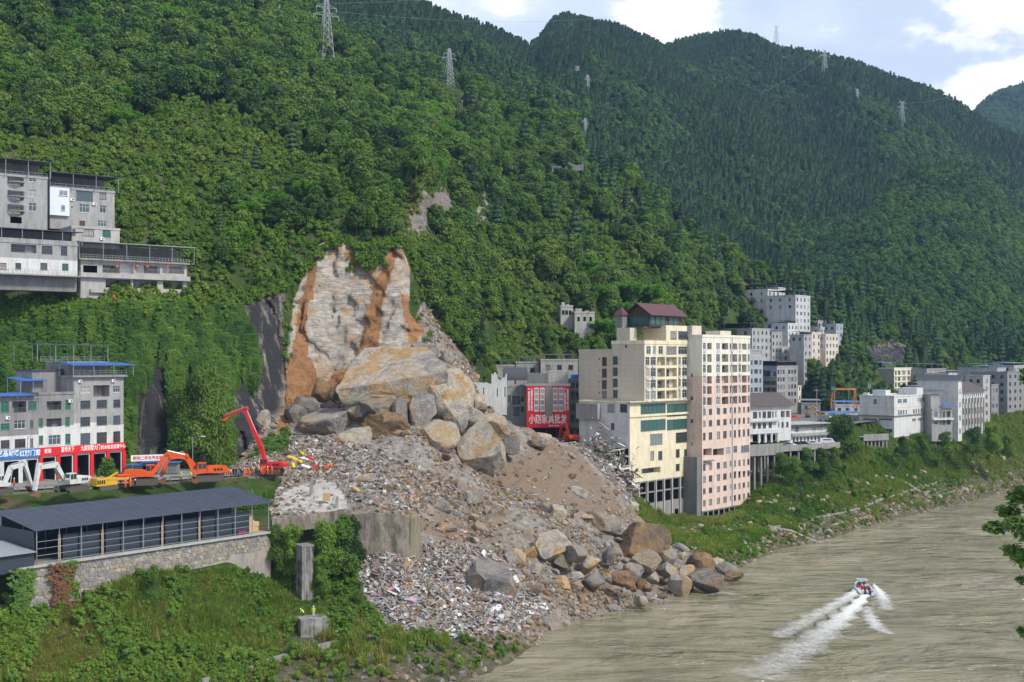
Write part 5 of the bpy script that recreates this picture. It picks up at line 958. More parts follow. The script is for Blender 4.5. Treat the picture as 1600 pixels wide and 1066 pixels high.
# goods in the open end of the shed
tag(MB().box((0,0,.9),(2.2,1.6,1.8)).build('tarp_bundle',plain('green_tarp',(.05,.07,.055),.9),None,sp(LS-5.2,2.0,0)+R0,rzS),'dark green tarpaulin draped over goods in the open shed end','tarp')
for k,(t,w_,zz,sx,sz) in enumerate([(LS-2.9,2.0,0,1.5,1.0),(LS-1.6,2.3,0,1.2,.9),(LS-2.8,2.1,1.0,1.4,1.1),(LS-1.5,2.2,.92,1.1,.8),(LS-2.9,2.2,2.12,1.2,.8)]):
    T2=thing('wooden_crate',['large raw wood crate at the bottom left of the crate pile','raw wood crate at the bottom right of the crate pile','raw wood crate in the middle of the crate pile','raw wood crate on the right of the crate pile','raw wood crate on top of the crate pile'][k],'crate',sp(t,w_,zz)+R0,rzS)
    m=MB(); m.box((0,0,sz/2),(sx,1.1,sz-.02)); m.build('box',M_wood,T2)
    for q_ in range(3): m=MB(); m.box((0,-.57,sz*(.2+.3*q_)),(sx,.04,.12)); m.build('slat',plain('pale_slat',(.58,.42,.24),.8),T2)
for k,(t,zz) in enumerate([(LS-5.8,.02),(LS-9,3.95),(LS-12,3.95)]): tag(MB().box((0,0,.35),(1.7,1,.7)).build('carton',plain('maroon_carton',(.22,.03,.09),.6),None,sp(t,.62 if k==0 else 1.6,zz if k==0 else 0.02)+R0,rzS),['maroon carton at the front of the open shed end','maroon carton behind the shed panels, right one','maroon carton behind the shed panels, left one'][k],'carton')
# stone wall: every stone its own piece
W=thing('stone_wall','rubble stone retaining wall with pale mortar under the shed','wall',(PA+PB)/2); R0=W.location; wp=lambda t,o_,zz:PA+dS*t+nS*(.35+o_)+Vector((0,0,zz-20))-R0
base=lambda t:12.4+(17.6-12.4)*min(1,t/LS)
M_mort=wallmat('mortar',(.33,.30,.26),.8); b=MB(); nseg=20
for i in range(nseg):
    t0,t1=-3+(LS+3)*i/nseg,-3+(LS+3)*(i+1)/nseg; b.poly([wp(t0,0,base(t0)-6),wp(t1,0,base(t1)-6),wp(t1,0,20),wp(t0,0,20)]); b.poly([wp(t0,0,20),wp(t1,0,20),wp(t1,-1.2,20),wp(t0,-1.2,20)])
b.poly([wp(LS,0,9),wp(LS,-2,9),wp(LS,-2,20),wp(LS,0,20)]); b.build('backing',M_mort,W)
STM=[plain('stone_%d'%k,c,.9,var=.7,scale=1.1) for k,c in enumerate([(.30,.27,.225),(.23,.22,.21),(.31,.25,.18),(.36,.325,.275),(.26,.22,.175),(.20,.195,.19)])]
rs=random.Random(8); cand=[]; NX,NZ=56,9; cw=(LS+2)/NX; ch=.68
cor={(i,j):(-2+cw*i+rs.uniform(-.30,.30)*cw,19.75-ch*j+rs.uniform(-.30,.30)*ch) for i in range(NX+2) for j in range(NZ+2)}
for j in range(NZ):
    for i in range(NX):
        off=.5*cw if j%2 else 0
        q4=[(cor[(i,j)][0]+off,cor[(i,j)][1]),(cor[(i+1,j)][0]+off,cor[(i+1,j)][1]),(cor[(i+1,j+1)][0]+off,cor[(i+1,j+1)][1]),(cor[(i,j+1)][0]+off,cor[(i,j+1)][1])]
        cz=sum(p[1] for p in q4)/4; cx=sum(p[0] for p in q4)/4
        if cz-.4<base(cx)+(.9 if cx<18 else -.3): continue
        if cx>LS-.4: continue
        cand.append((q4,cx,cz))
rs.shuffle(cand); rest=MB()
for k,(q4,cx,cz) in enumerate(cand):
    ring=[]
    for i in range(4):
        a,c=q4[i],q4[(i+1)%4]; ring.append(a)
        if rs.random()<.75: f_=rs.uniform(.35,.65); ring.append((a[0]+(c[0]-a[0])*f_+rs.uniform(-.09,.09),a[1]+(c[1]-a[1])*f_+rs.uniform(-.08,.08)))
    ring=[(cx+(x-cx)*.90,cz+(z_-cz)*.88) for x,z_ in ring]; n=len(ring); pr_=rs.uniform(.05,.16); b=MB() if k<300 else rest; o_=[wp(x,0,z_) for x,z_ in ring]; i_=[wp(cx+(x-cx)*.84,pr_*rs.uniform(.7,1.1),cz+(z_-cz)*.84) for x,z_ in ring]
    for i in range(n): b.poly([o_[i],i_[i],i_[(i+1)%n],o_[(i+1)%n]])
    b.poly(i_[::-1])
    if k<300: b.build('stone',STM[rs.randrange(6)],W)
if rest.v: rest.build('stones',STM[0],W)['kind']='stuff'
b=MB(); b.bar(wp(-3,.05,19.95),wp(LS,.05,19.95),.9,.3); b.build('coping',M_concl,W)
# hanging creeper on the stone wall and its dead part
for k,(u,v,h,m,lab) in enumerate([(92,880,9,'vine1','dry brown creeper hanging down the stone wall'),(30,890,9,'vine1','green creeper at the left end of the stone wall'),(100,885,7,'vine0','green creeper beside the dry one on the stone wall')]):
    p=P(u,v,P(u,v,1).y) if False else None; t=T_of(u,(PA.x,PA.y),(dS.x,dS.y)); p=PA+dS*t+nS*.6; me=PROTO[m][0].copy(); me.materials.clear(); me.materials.append(plain('dead_leaf',(.13,.065,.03),.9) if k==0 else M_vine); o=link('creeper',me,None,p,rzS,(h/5,1.2,h/7)); tag(o,lab,'creeper')
# concrete remains
def blk(name,label,cat,p,dims,rz,mat,parts=()):
    T=thing(name,label,cat,p,rz); m=MB(); m.box((0,0,dims[2]/2),dims); m.build('shaft',mat,T)
    for nm,c,d,mt in parts: m=MB(); m.box(c,d); m.build(nm,mt,T)
    return T
VBOX+=[(458,958,520,1012,193),(460,852,494,930,203)]
tp=NT('weathered_concrete'); q1=tp.noise(1.2,6,tp.pos((1,1,.12)),.7); q2=tp.noise(.5,5,tp.pos(),.65); tp.color(tp.mix(tp.rng(tp.math('ADD',tp.math('MULTIPLY',q1,.6),tp.math('MULTIPLY',q2,.5)),.45,.66),(.30,.285,.26),(.055,.052,.048))).set(Roughness=.95); tp.bump(q1,.4,.1); M_pier=tp.mat; pz=P(476,940,205); pz.z=8
blk('bridge_pillar','tall weathered concrete pillar standing in the bushes','pillar',pz,(2.1,2.5,9.8),.6,M_pier,[('rib',(-.55,-1.3,4.9),(.22,.14,9.7),M_conc),('rib',(.55,-1.3,4.9),(.22,.14,9.7),M_conc),('cap',(0,0,9.95),(2.3,2.7,.3),M_concd)])
pz2=P(487,1006,196); ptop=P(487,964,196).z
blk('pier_block','weathered concrete pier block with two workers standing on it','pier',pz2,(4.6,3.4,ptop-pz2.z),.45,M_pier,[('footing',(.3,-.2,.1),(5.4,4.2,1.2),M_concl)])
blk('concrete_stub','small square concrete stub beside the pier block','block',P(531,1000,196),(1.2,1.2,1.3),.4,M_concl,[('cap',(0,0,1.36),(1.36,1.36,.16),M_conc)])
kp=[(320,1066),(370,1050),(420,1030),(470,1016),(520,1004),(560,996),(600,986),(650,975),(690,968)]
T=thing('river_kerb','low concrete kerb running along the overgrown bank to the waste heap','kerb',surf_at(470,1016,0,240)); q0=None
for u,v in kp:
    g_=surf_at(u,v,150,240)+Vector((0,0,.25))-T.location
    if q0 is not None: m=MB(); m.bar(q0,g_,.55,.9); m.build('kerb_piece',wallmat('kerb_concrete',(.30,.28,.24),1.0),T)
    q0=g_
tp=NT('old_brown_wall'); q1=tp.noise(.7,7,tp.pos((1,1,.3)),.72,.6); q2=tp.noise(2.4,6,tp.pos(),.7); tp.color(tp.mix(tp.rng(q1,.40,.64),tp.mix(tp.rng(q2,.4,.65),(.30,.265,.215),(.20,.17,.135)),(.085,.075,.058))).set(Roughness=.95); tp.bump(q2,.6,.12); M_oldw=tp.mat
# broken retaining wall in front of the slide
K=P(552,HY,215.5); dW=unit(.97,.16); L_=T_of(640,(K.x,K.y),dW); T=thing('broken_retaining_wall','tall broken concrete retaining wall in front of the slide','wall',(K.x,K.y,10)); rs=random.Random(3); n=7
for i in range(n):
    a=L_*i/n; c=L_*(i+1)/n; top=HC+(HY-(802 if i<6 else 808))*216/F+rs.uniform(-.25,.25); m=MB(); m.prism([(a,-1),(c,-1),(c,top-10+rs.uniform(-.3,.1)),((a+c)/2,top-10),(a,top-10)],0,1.6); o=m.build('wall_panel',M_oldw,T,rz=math.atan2(dW[1],dW[0]))
m=MB(); e=Vector((dW[0]*L_,dW[1]*L_,0)); m.bar(e+Vector((-.7,.8,5)),e+Vector((.9,6,4.6)),1.4,11.6); m.build('return_wall',wallmat('old_wall_mossy',(.24,.21,.14),1.0),T)
T=thing('yard_wall','low concrete yard wall with railing left of the broken retaining wall','wall',P(425,HY,208)); T.location.z=20; q0=None
for u,v,Y in ((424,812,208),(455,808,211),(490,804,214),(520,800,216),(548,798,218)):
    g_=P(u,v,Y)-T.location
    if q0 is not None: m=MB(); m.bar(q0-Vector((0,0,1.2)),g_-Vector((0,0,1.2)),.5,2.6); m.build('wall_panel',M_oldw,T); m=MB(); m.bar(q0+Vector((0,0,1.1)),g_+Vector((0,0,1.1)),.06); m.build('rail',M_steel,T)
    m=MB(); m.bar(g_,g_+Vector((0,0,1.1)),.07); m.build('post',M_steel,T); q0=g_
# loose things on the site
def item(name,label,cat,u,v,Y,mb,mat,rot=(0,0,0),smooth=False):
    o=mb.build(name,mat,None,(surf_at(u,v,205,330)+Vector((0,0,.35))) if (v<800 and u<640) else P(u,v,Y),smooth=smooth); o.rotation_euler=rot; return tag(o,label,cat)
def tubeobj(L_,r): 
    return MB().tube([(-L_/2,0,0),(-L_/2+r*.3,0,0),(-L_/2+r*1.2,0,0),(L_/2-r*1.2,0,0),(L_/2-r*.3,0,0),(L_/2,0,0)],[r*.2,r*.75,r,r,r*.75,r*.2],10)
My=plain('yellow_plastic',(.75,.48,.02),.5,var=.1)
for k,(u,v,L_,a,m,lab) in enumerate([(460,712,3.2,.2,My,'yellow tank lying at the left of the tank group on the rubble'),(472,706,2.6,.9,My,'upper yellow tank of the tank group on the rubble'),(461,724,2.4,1.3,My,'lowest yellow tank standing out of the rubble'),(468,717,1.6,.5,My,'short yellow tank in the middle of the group'),(476,714,2.8,.4,M_white,'white tank lying between the yellow and red ones'),(484,713,2.0,.5,M_red,'red tank at the right of the tank group'),(474,727,2.4,.1,M_white,'white block-like tank below the others')]): item('plastic_tank',lab,'tank',u,v,266,tubeobj(L_,.42),m,(0,.3,-a),True)
item('orange_buoy','bright orange float at the right end of the broken retaining wall','float',644,833,222,tubeobj(2.3,.28),plain('orange_plastic',(.85,.16,.02),.5,var=.1),(0,.6,.2),True)
for u,v,h,lab in ((483,768,3.4,'left of the two upright broken concrete posts in the yard'),(528,790,2.0,'thin dark broken post on the yard edge')): b=MB(); b.box((0,0,h/2-.4),(.5,.45,h)); b.box((.05,0,h-.35),(.32,.4,.5)); item('broken_post',lab,'post',u,v,222,b,M_conc,(0,.06,.3))
item('wood_block','pale square timber block on the rubble yard','timber',509,778,228,MB().box((0,0,.7),(1.3,.9,1.4)).box((0,0,1.45),(1.1,.8,.12)),M_wood)
item('log','thick fallen timber log on the rubble','log',556,762,236,MB().tube([(-1.4,0,0),(0,0,.05),(1.4,0,0)],[.38,.42,.36],9),M_wood,(0,.5,-.4),True)
for k,(u,v) in enumerate(((437,797),(505,800))): item('yellow_board','flat yellow board lying on the '+('left' if k==0 else 'right')+' part of the yard','board',u,v,219,MB().prism([(-1.4,-.4),(1.3,-.5),(1.4,.4),(-1.2,.5)],-.05,.05),M_wood,(1.5,0,.4))
# the wrecked lean-to on the slope at the left
T=thing('wrecked_hut','collapsed dark hut with white scraps on the overgrown slope','hut',P(84,1003,170)); m=MB(); m.prism([(-1.6,.2),(1.5,.9),(1.6,1.05),(-1.6,.35)],-1,1.2); m.build('roof_sheet',M_darkr,T); m=MB(); m.box((-.4,.2,-.1),(1.8,1.4,.7),0,.3); m.build('wall',plain('teal_sheet',(.12,.22,.20),.6),T); m=MB(); m.box((.7,-.6,.1),(1.0,.6,.5),0,-.4); m.build('scrap',M_white,T)
# ---------------------------------------------------------------- planting
CP=[np.array(c) for c in CLEAR]
def blocked(p,h,r,vb=True,cl=True):
    u=U(p[:,0],p[:,1]); v=HY-(p[:,2]-HC)*F/p[:,1]; s=F/p[:,1]; bad=np.zeros(len(p),bool)
    for c in (CP if cl else []):
        cm=c.mean(0); g=cm+(c-cm)*1.06; bad|=inpoly(p[:,0],p[:,1],[tuple(x) for x in g])
    if vb:
        for u0,v0,u1,v1,Y in VBOX: bad|=(p[:,1]<Y+1)&(u+r*s>u0)&(u-r*s<u1)&(v>v0+3)&(v-h*s<v1-2)
    return bad
# gaps left for what the photo shows bare: pylon feet and rock outcrops
open_=np.zeros(UU.shape,bool)
for o in OUT: open_|=inpoly(UU2,VV+6,[(x+ (x-o[0][0])*.0,y) for x,y in o])
hillm=(((SS>=9)|((SS==8)&(UU>655)&(UU<765)))&~scp&~rock&~deb)
hillm&=~((UU<306)&(SS<=10)&(UU>-160)&(G[...,1]<284)&(VV<470)&(VV>235))
for o in OUT[:3]:
    us_=[p_[0] for p_ in o]; vs_=[p_[1] for p_ in o]; s_=surf_at(sum(us_)/len(o),sum(vs_)/len(o),300,700); VBOX.append((min(us_)+4,min(vs_)+6,max(us_)-4,max(vs_)-4,s_.y))
rng=np.random.default_rng(77)
pts,i,j,nn=sample(G,26000,rng,hillm*np.clip(520/np.maximum(G[...,1],300),.35,1.6)**2)
k=thin(pts,3.5); pts,i,j,nn=pts[k],i[k],j[k],nn[k]
uu=U(pts[:,0],pts[:,1]); vv_=HY-(pts[:,2]-HC)*F/pts[:,1]
ok=(uu>-140)&(uu<1750)&(vv_>-120); 
for poly in OUT[:3]:                                # outcrops stay bare, crowns just below them too
    ok&=~(inpoly(uu,vv_,[(x,y+ (34 if y>330 else 4)) for x,y in poly])&(pts[:,1]<345))
ok&=~(inpoly(uu,vv_-14,SCP)&(pts[:,1]<318))
pts,uu,vv_=pts[ok],uu[ok],vv_[ok]; n=len(pts)
zone=fbm(pts/np.array([38.,38.,38.]),3,201); zone2=fbm(pts/90.,3,202); r=rng.random(n)
pinef=np.clip((pts[:,1]-430)/500+(uu-900)/1800+zone2*.9-.22,0.012,.9)
kinds=np.where(r<pinef,np.where(rng.random(n)<.5,6,7),np.where(zone>.24,5,np.where(zone2*.8+zone*.5<-.16,np.where(rng.random(n)<.5,3,4),rng.integers(0,3,n))))
kinds=np.where((kinds==5)&(rng.random(n)<.45),rng.integers(0,3,n),kinds)
sc=.45+1.05*rng.random(n)**2.0; sc=np.where(kinds>=6,sc*1.02,sc); sc=np.where((kinds==3)|(kinds==4),sc*1.25,sc); sc*=np.clip(.9+(pts[:,1]-300)/900,.85,1.3)
ridge_=(vv_<200)&(uu<560); sc=np.where(ridge_,sc*1.15,sc)
hh=np.array([8,8,8,3.2,3.2,7.5,9,9.])[kinds]*sc; rr=hh*np.array([.35,.45,.45,.6,.6,.4,.2,.2])[kinds]
bad=blocked(pts,hh,rr); keepn=~bad
PY=[(515,92,30),(706,126,18),(923,140,9),(920,210,10),(727,172,8),(902,118,8),(750,468,8)]
for pu,pv,pr in PY: keepn&=~((np.abs(uu-pu)<pr)&(vv_>pv-2)&(vv_<pv+45))
pts,uu,vv_,kinds,sc,hh=[a[keepn] for a in (pts,uu,vv_,kinds,sc,hh)]; n=len(pts); rzs=rng.random(n)*6.283; pts[:,2]-=.35
keys=['broad0','broad1','broad2','bush0','bush1','bamboo','pine0','pine1']
vis=(uu>0)&(uu<1600)&(vv_>0)&(kinds!=3)&(kinds!=4); big=hh*F/pts[:,1]*vis; order=np.argsort(-big)[:300]
ind=np.zeros(n,bool); ind[order]=True
def zlabel(u,v,y,kd):
    k_={5:'pale green bamboo clump',6:'dark conifer',7:'dark conifer'}.get(int(kd),'broadleaf tree')
    if u<310: pl='in the wood beside and above the upper left houses' if v<330 else 'on the cliff top below the upper left houses'
    elif u<460: pl='on the wooded slope left of the bare scarp'
    elif u<650: pl='on the brink directly above the bare scarp'
    elif u<780: pl='on the slope right of the scarp, near the pale outcrop'
    elif u<1000: pl='on the green hillside above the red sign'
    elif u<1200: pl='on the green hillside behind the yellow and pink towers'
    else: pl='on the hillside behind the right-hand town'
    return k_+' '+pl,pl
NM={5:'bamboo_clump',6:'conifer_tree',7:'conifer_tree'}
for q_ in order:
    kd=int(kinds[q_]); lab,pl=zlabel(uu[q_],vv_[q_],pts[q_,1],kd); cm,tm,Ht=PROTO[keys[kd]]
    T=thing(NM.get(kd,'broadleaf_tree'),lab,'tree' if kd!=5 else 'bamboo',pts[q_],rzs[q_],'trees '+pl,(sc[q_],)*3); link('crown',cm,T)
    if tm: link('trunk',tm,T)
gn_scatter('forest',pts[~ind],kinds[~ind],sc[~ind],rzs[~ind],[joined(k) for k in keys],'dense mixed green forest covering the near hillside')
# undergrowth between the trees so no bare slope shows
p2,i2,j2,_=sample(G,22000,rng,hillm*np.clip(420/np.maximum(G[...,1],300),.2,1.4)**2); k=thin(p2,1.8); p2=p2[k]; b2=blocked(p2,2.0,1.5,False); u2=U(p2[:,0],p2[:,1]); b2|=(u2<-140)|(u2>1750); b2|=inpoly(u2,HY-(p2[:,2]-HC)*F/p2[:,1]-5,SCP)&(p2[:,1]<318); p2=p2[~b2]; n2=len(p2)
gn_scatter('undergrowth',p2,rng.integers(0,2,n2),.35+.45*rng.random(n2),rng.random(n2)*6.28,[joined('bush0'),joined('bush1')],'low bushes filling the ground between hillside trees')
# mountain forests
def mforest(name,A,N_,label,scl,seed,pf=.6):
    rg=np.random.default_rng(seed); p,i,j,nn=sample(A[:,:-1],N_,rg); u=U(p[:,0],p[:,1]); v=HY-(p[:,2]-HC)*F/p[:,1]; k=(u>-60)&(u<1720)&(v>-60)&(v<590); p=p[k]; z_=fbm(p/140.,3,seed); kd=np.where(z_+.35*(rg.random(len(p))-.5)<pf-.5,rg.integers(2,4,len(p)),rg.integers(0,2,len(p)))
    p[:,2]-=.5; gn_scatter(name,p,kd,scl*(.6+.6*rg.random(len(p))),rg.random(len(p))*6.28,[joined(k) for k in ('fbroad0','fbroad1','fpine0','fpine1')],label)
mforest('mountain_forest',A2,30000,'dark conifer and broadleaf forest covering the mountain behind',1.15,301,.72); mforest('knoll_forest',A3,5200,'bushy forest covering the rounded knoll on the right',1.0,302,.38); mforest('distant_forest',A4,5000,'hazy forest on the farthest hill at the right edge',1.5,303,.5)
# cliff vines
vm=cliff&((fbm(G*np.array([.09,.09,.03]),3,404)>np.where(UU<195,-.7,np.where(UU>362,.06,np.where((UU>205)&(UU<262)&(VV>590),.10,-.35)))))
p3,i3,j3,n3=sample(G,4300,rng,vm.astype(float)); b3_=blocked(p3,1.0,.6,True,False); p3=p3[~b3_]; p3=p3+np.array([.3,-.6,.8])+rng.random((len(p3),1))**2*np.array([.8,-1.6,0]); m3=len(p3)
gn_scatter('cliff_vines',p3,rng.integers(0,2,m3),.55+.5*rng.random(m3),.5+rng.normal(size=m3)*.25,[bpy.data.objects.new('s',PROTO[k][0]) for k in('vine0','vine1')],'green creepers hanging down the rock cliff on the left')
pb_,ib,jb,_=sample(G,1500,rng,vm.astype(float)*np.where(UU<205,1.5,.8)); pb_=pb_[~blocked(pb_,1.5,1.0,True,False)]+np.array([.2,-.3,-.3]); mb_=len(pb_); gn_scatter('cliff_bushes',pb_,rng.integers(0,3,mb_),.3+.6*rng.random(mb_)**1.5,rng.random(mb_)*6.28,[joined('bush0'),joined('bush1'),joined('weed')],'bushes clinging to the cliff between the creepers')
pq=inpoly(UU,VV,[(626,372),(650,372),(690,470),(720,560),(690,520),(655,460),(640,430)])&~scp&~deb&(SS>=8); pc_,ic,jc,_=sample(G,1900,rng,2.0*pq+1.0*((rockf+scp>.02)&(rockf<.98)&~scp&(SS>=7)&(UU>400)).astype(float)); mc_=len(pc_); gn_scatter('brink_scrub',pc_,rng.integers(0,2,mc_),.3+.45*rng.random(mc_),rng.random(mc_)*6.28,[joined('bush0'),joined('bush1')],'scrub growing round the rim of the scarp and outcrops')
r9=sum(SEG[:9]); cu=np.where((uc>355)&(uc<650))[0]; tb=[G[k_,r9+int(rng.integers(0,5))]+np.array([rng.normal()*.6,-.3,-.4]) for k_ in np.repeat(cu,5)]; cl_=np.where((uc>-100)&(uc<=358))[0]; tb+=[G[k_,r9+int(rng.integers(-9,8))]+np.array([rng.normal()*.7,-.5-rng.random(),-.5]) for k_ in np.repeat(cl_,9)]; tb+=[np.array(surf_at(rng.uniform(548,600),rng.uniform(392,424),280,340)) for _ in range(90)]; tb=np.array(tb); gn_scatter('brink_bushes',tb,rng.integers(0,3,len(tb)),.35+.55*rng.random(len(tb)),rng.random(len(tb))*6.28,[joined('bush0'),joined('bush1'),joined('weed')],'bushes overhanging the top edge of the scarp')
fm_=hillm&(G[...,1]>470)&(UU>1080); pf_,_,_,_=sample(G,4200,rng,fm_.astype(float)); pf_=pf_[~blocked(pf_,1,1,False)]; gn_scatter('town_scrub',pf_,rng.integers(0,3,len(pf_)),np.where(rng.random(len(pf_))<.5,.28,.42)+.2*rng.random(len(pf_)),rng.random(len(pf_))*6.28,[joined('fbroad0'),joined('fbroad1'),joined('bush1')],'scrub and small trees between the hillside houses')
# river banks and foreground slope: grasses, weeds and bushes
WALLX=((UU<425)&(SS==3))
bankm=(((UU<640)&(SS>=1)&(SS<=2))|((UU>=540)&(UU<=560)&(SS==3))|((UU<440)&(SS==5)&(G[...,2]<22.3))|((UU>1000)&(SS>=1)&(SS<=7)&(UU<1800))|((UU<860)&(SS==1)))&~deb&(G[...,2]>.4)
def bnk(N_,seed,mask,d): 
    rg=np.random.default_rng(seed); p,i,j,nn=sample(G,N_,rg,mask.astype(float)); k=thin(p,d); return p[k],rg
lowb=np.clip((G[...,2]-1.0)/5,np.where(UU>1000,.55,.15),1)*(1-.75*((UU>430)&(SS==1)))
p4,rg=bnk(30000,501,bankm*lowb*np.clip(330/G[...,1],.5,2)**2,.45); p4=p4[~(blocked(p4,.8,.5,False)|(blocked(p4,.8,.5)&(U(p4[:,0],p4[:,1])<640)))]; kd=np.where(fbm(p4/7.,2,55)>.15,1,0); gn_scatter('bank_grass',p4,kd,.5+.7*rg.random(len(p4)),rg.random(len(p4))*6.28,[bpy.data.objects.new('s',PROTO[k][0]) for k in('grass','reed')],'tall grass and weeds on the river banks')
p5,rg=bnk(17000,502,bankm*lowb*(fbm(G/9.,3,66)>-.12)*np.clip(300/G[...,1],.4,2)**2,.9); p5=p5[~(blocked(p5,1.5,1.0,False)|(blocked(p5,1.5,1.0)&(U(p5[:,0],p5[:,1])<640)))]; kd=rg.integers(0,3,len(p5)); lo5=np.where((U(p5[:,0],p5[:,1])>1000)&(p5[:,2]<13),.8,1.0); gn_scatter('bank_weeds',p5,kd,lo5*np.where(kd==2,.7+.6*rg.random(len(p5)),.25+.35*rg.random(len(p5))),rg.random(len(p5))*6.28,[joined('bush0'),joined('bush1'),joined('weed')],'leafy weeds and low scrub on the river banks')
# trees and bushes one can tell apart
def plant(name,label,cat,u,v,Y,key,h,wide=1.0,group=None,seed=0,z_=None):
    cm,tm,Ht=PROTO[key]; p=P(u,v,Y); 
    if z_ is not None: p.z=z_
    s=h/Ht; T=thing(name,label,cat,p,random.Random(seed or int(u*7+v)).random()*6.28,group,(s*wide,s*wide,s)); link('crown',cm,T)
    if tm: link('trunk',tm,T)
    return T
proto('big0','wide',10,5200,.48,M_leaf,110); proto('big1','broad',10,4800,.46,M_bush,111); proto('shrub','bush',3.2,1500,.26,M_bush,112,trunk=False); proto('cliffmass','mound',10,13000,.20,M_leaf,116); proto('mound0','mound',10,8000,.28,M_leaf,114); proto('mound1','mound',10,8000,.28,M_bush,115); proto('round','broad',5,2600,.30,M_leaf,113)
plant('cliff_tree','big leafy tree growing in front of the cliff behind the street lamp','tree',320,745,258,'cliffmass',24,.62,seed=3); plant('cliff_tree','tall tree left of the big one in front of the cliff','tree',290,745,259,'cliffmass',21,.6,seed=4); plant('cliff_tree','slender tree right of the big one beside the dark cliff','tree',348,740,262,'cliffmass',17,.62,seed=6)
plant('street_tree','small round tree by the road in front of the red shops','tree',170,757,226,'round',5.6,1.0,z_=25.8)
plant('wall_bush','dark bush growing against the stone wall below the shed','bush',236,948,183,'mound0',6.6,.75)
for k,(u,v,Y,h,nm) in enumerate([(535,905,212,12,'dense dark tree left of the broken retaining wall'),(510,900,210,10,'leafy tree right behind the tall concrete pillar'),(550,880,214,9,'tree against the corner of the broken retaining wall'),(455,900,207,9,'tree left of the tall concrete pillar'),(430,880,207,7,'bushy tree at the right end of the stone wall'),(500,930,205,7,'bush right of the concrete pillar foot'),(560,960,204,4.5,'round bush above the pipe near the white debris')]): plant('bank_tree',nm,'tree',u,v,Y,['mound0','mound1'][k%2],h,.8,seed=k+30)
for k,(u,v,Y,h,nm) in enumerate([(1320,715,396,15,'large spreading tree on the bank left of the white office'),(1305,700,400,12,'dark tree behind the spreading bank tree'),(1222,742,364,7,'tree in front of the terrace columns'),(1262,738,366,8,'tree under the parking deck'),(1286,742,374,9,'tree at the right end of the parking deck'),(1240,748,360,7,'low tree in front of the deck columns'),(1305,735,386,8,'tree hiding the last deck columns'),(1410,712,405,7,'tree under the white factory office'),(1440,708,414,7,'tree below the right corner of the office'),(1475,712,422,9,'tree in front of the factory head house'),(1520,712,432,11,'tree in front of the old factory hall'),(1550,708,440,11,'dark tree at the foot of the concrete tower'),(1575,715,445,9,'tree at the far right end of the bank')]): plant('bank_tree',nm,'tree',u,v,Y,['mound0','mound0','mound1'][k%3],h,1.0,seed=k+50)
rg=np.random.default_rng(9); sl=[]
for k in range(70):
    u=rg.uniform(1195,1600); tt=rg.random(); jj=np.abs(uc-u).argmin(); rr_=int(SEG[0]+ (sum(SEG[1:6]))*(.15+.8*tt)); p=G[jj,rr_]; 
    if p[2]<2: continue
    if blocked(p[None],2.5,1.5)[0]: continue
    
    if k%2: continue
    T=thing('bank_shrub','rounded green shrub on the right river bank','shrub',p,rg.random()*6,'shrubs on the right river bank',(.7+.5*rg.random(),)*3); link('crown',PROTO['shrub'][0],T)
for k in range(54):
    u=rg.uniform(0,600); jj=np.abs(uc-u).argmin(); rr_=int(SEG[0]+rg.uniform(.1,.95)*sum(SEG[1:3])); p=G[jj,rr_]
    if deb[jj,rr_]: continue
    T=thing('slope_shrub','leafy green shrub on the overgrown slope below the stone wall','shrub',p,rg.random()*6,'shrubs on the slope below the stone wall',(.45+.6*rg.random(),)*3); link('crown',PROTO['shrub'][0],T)
# ---------------------------------------------------------------- slide debris
def rockmat(name,c1,c2,c3,kind='obj'):
    t=NT(name); v=t.pos(kind='obj'); oi=t.node('ShaderNodeObjectInfo'); of=t.node('ShaderNodeVectorMath',operation='ADD'); t.l(v,of.inputs[0]); cb=t.node('ShaderNodeCombineXYZ'); t.l(t.math('MULTIPLY',oi.outputs['Random'],50),cb.inputs[0]); t.l(cb.outputs[0],of.inputs[1]); v=of.outputs[0]
    a=t.noise(.16,6,v,.62,.6); f_=t.noise(2.2,7,v,.74); md=t.noise(.6,6,v,.7,.4)
    c=t.mix(t.rng(md,.35,.65),c2,tuple(x*.72 for x in c2)); c=t.mix(t.rng(a,.50,.58,0,.85),c,t.mix(t.rng(md,.35,.7),c3,tuple(x*.6 for x in c3))); c=t.mix(t.rng(a,.47,.40,0,.9),c,t.mix(t.rng(md,.4,.7),c1,tuple(x*.6 for x in c1)))
    c=t.mix(t.rng(f_,.56,.70,0,.6),c,(.12,.105,.09)); c=t.mix(t.rng(f_,.26,.42,.45,0),c,(.58,.55,.50))
    cr=t.noise(.5,8,v,.72,1.4); c=t.mix(t.rng(t.math('ABSOLUTE',t.math('SUBTRACT',cr,.5)),0,.016,.75,0),c,(.08,.068,.055))
    c=t.mix(t.math('MULTIPLY',oi.outputs['Random'],.35),c,t.mix(1.0,c,(.62,.62,.64),'MULTIPLY'))
    t.color(c).set(Roughness=.92); t.b.inputs['Specular IOR Level'].default_value=.15; t.bump(t.math('ADD',f_,t.math('MULTIPLY',cr,1.4)),1.0,.35); return t.mat
R_tan=rockmat('rock_tan',(.30,.28,.25),(.50,.44,.35),(.50,.31,.13)); R_grey=rockmat('rock_grey',(.16,.15,.14),(.30,.28,.25),(.36,.27,.17)); R_brown=rockmat('rock_brown',(.16,.12,.09),(.26,.17,.10),(.36,.22,.10)); R_pale=rockmat('rock_pale',(.27,.25,.23),(.44,.40,.35),(.48,.34,.19))
def ico(sub):
    if sub in ICO: return ICO[sub]
    bm=bmesh.new(); bmesh.ops.create_icosphere(bm,subdivisions=sub,radius=1); v=np.array([x.co[:] for x in bm.verts]); f=[[x.index for x in p.verts] for p in bm.faces]; bm.free(); ICO[sub]=(v,f); return ICO[sub]
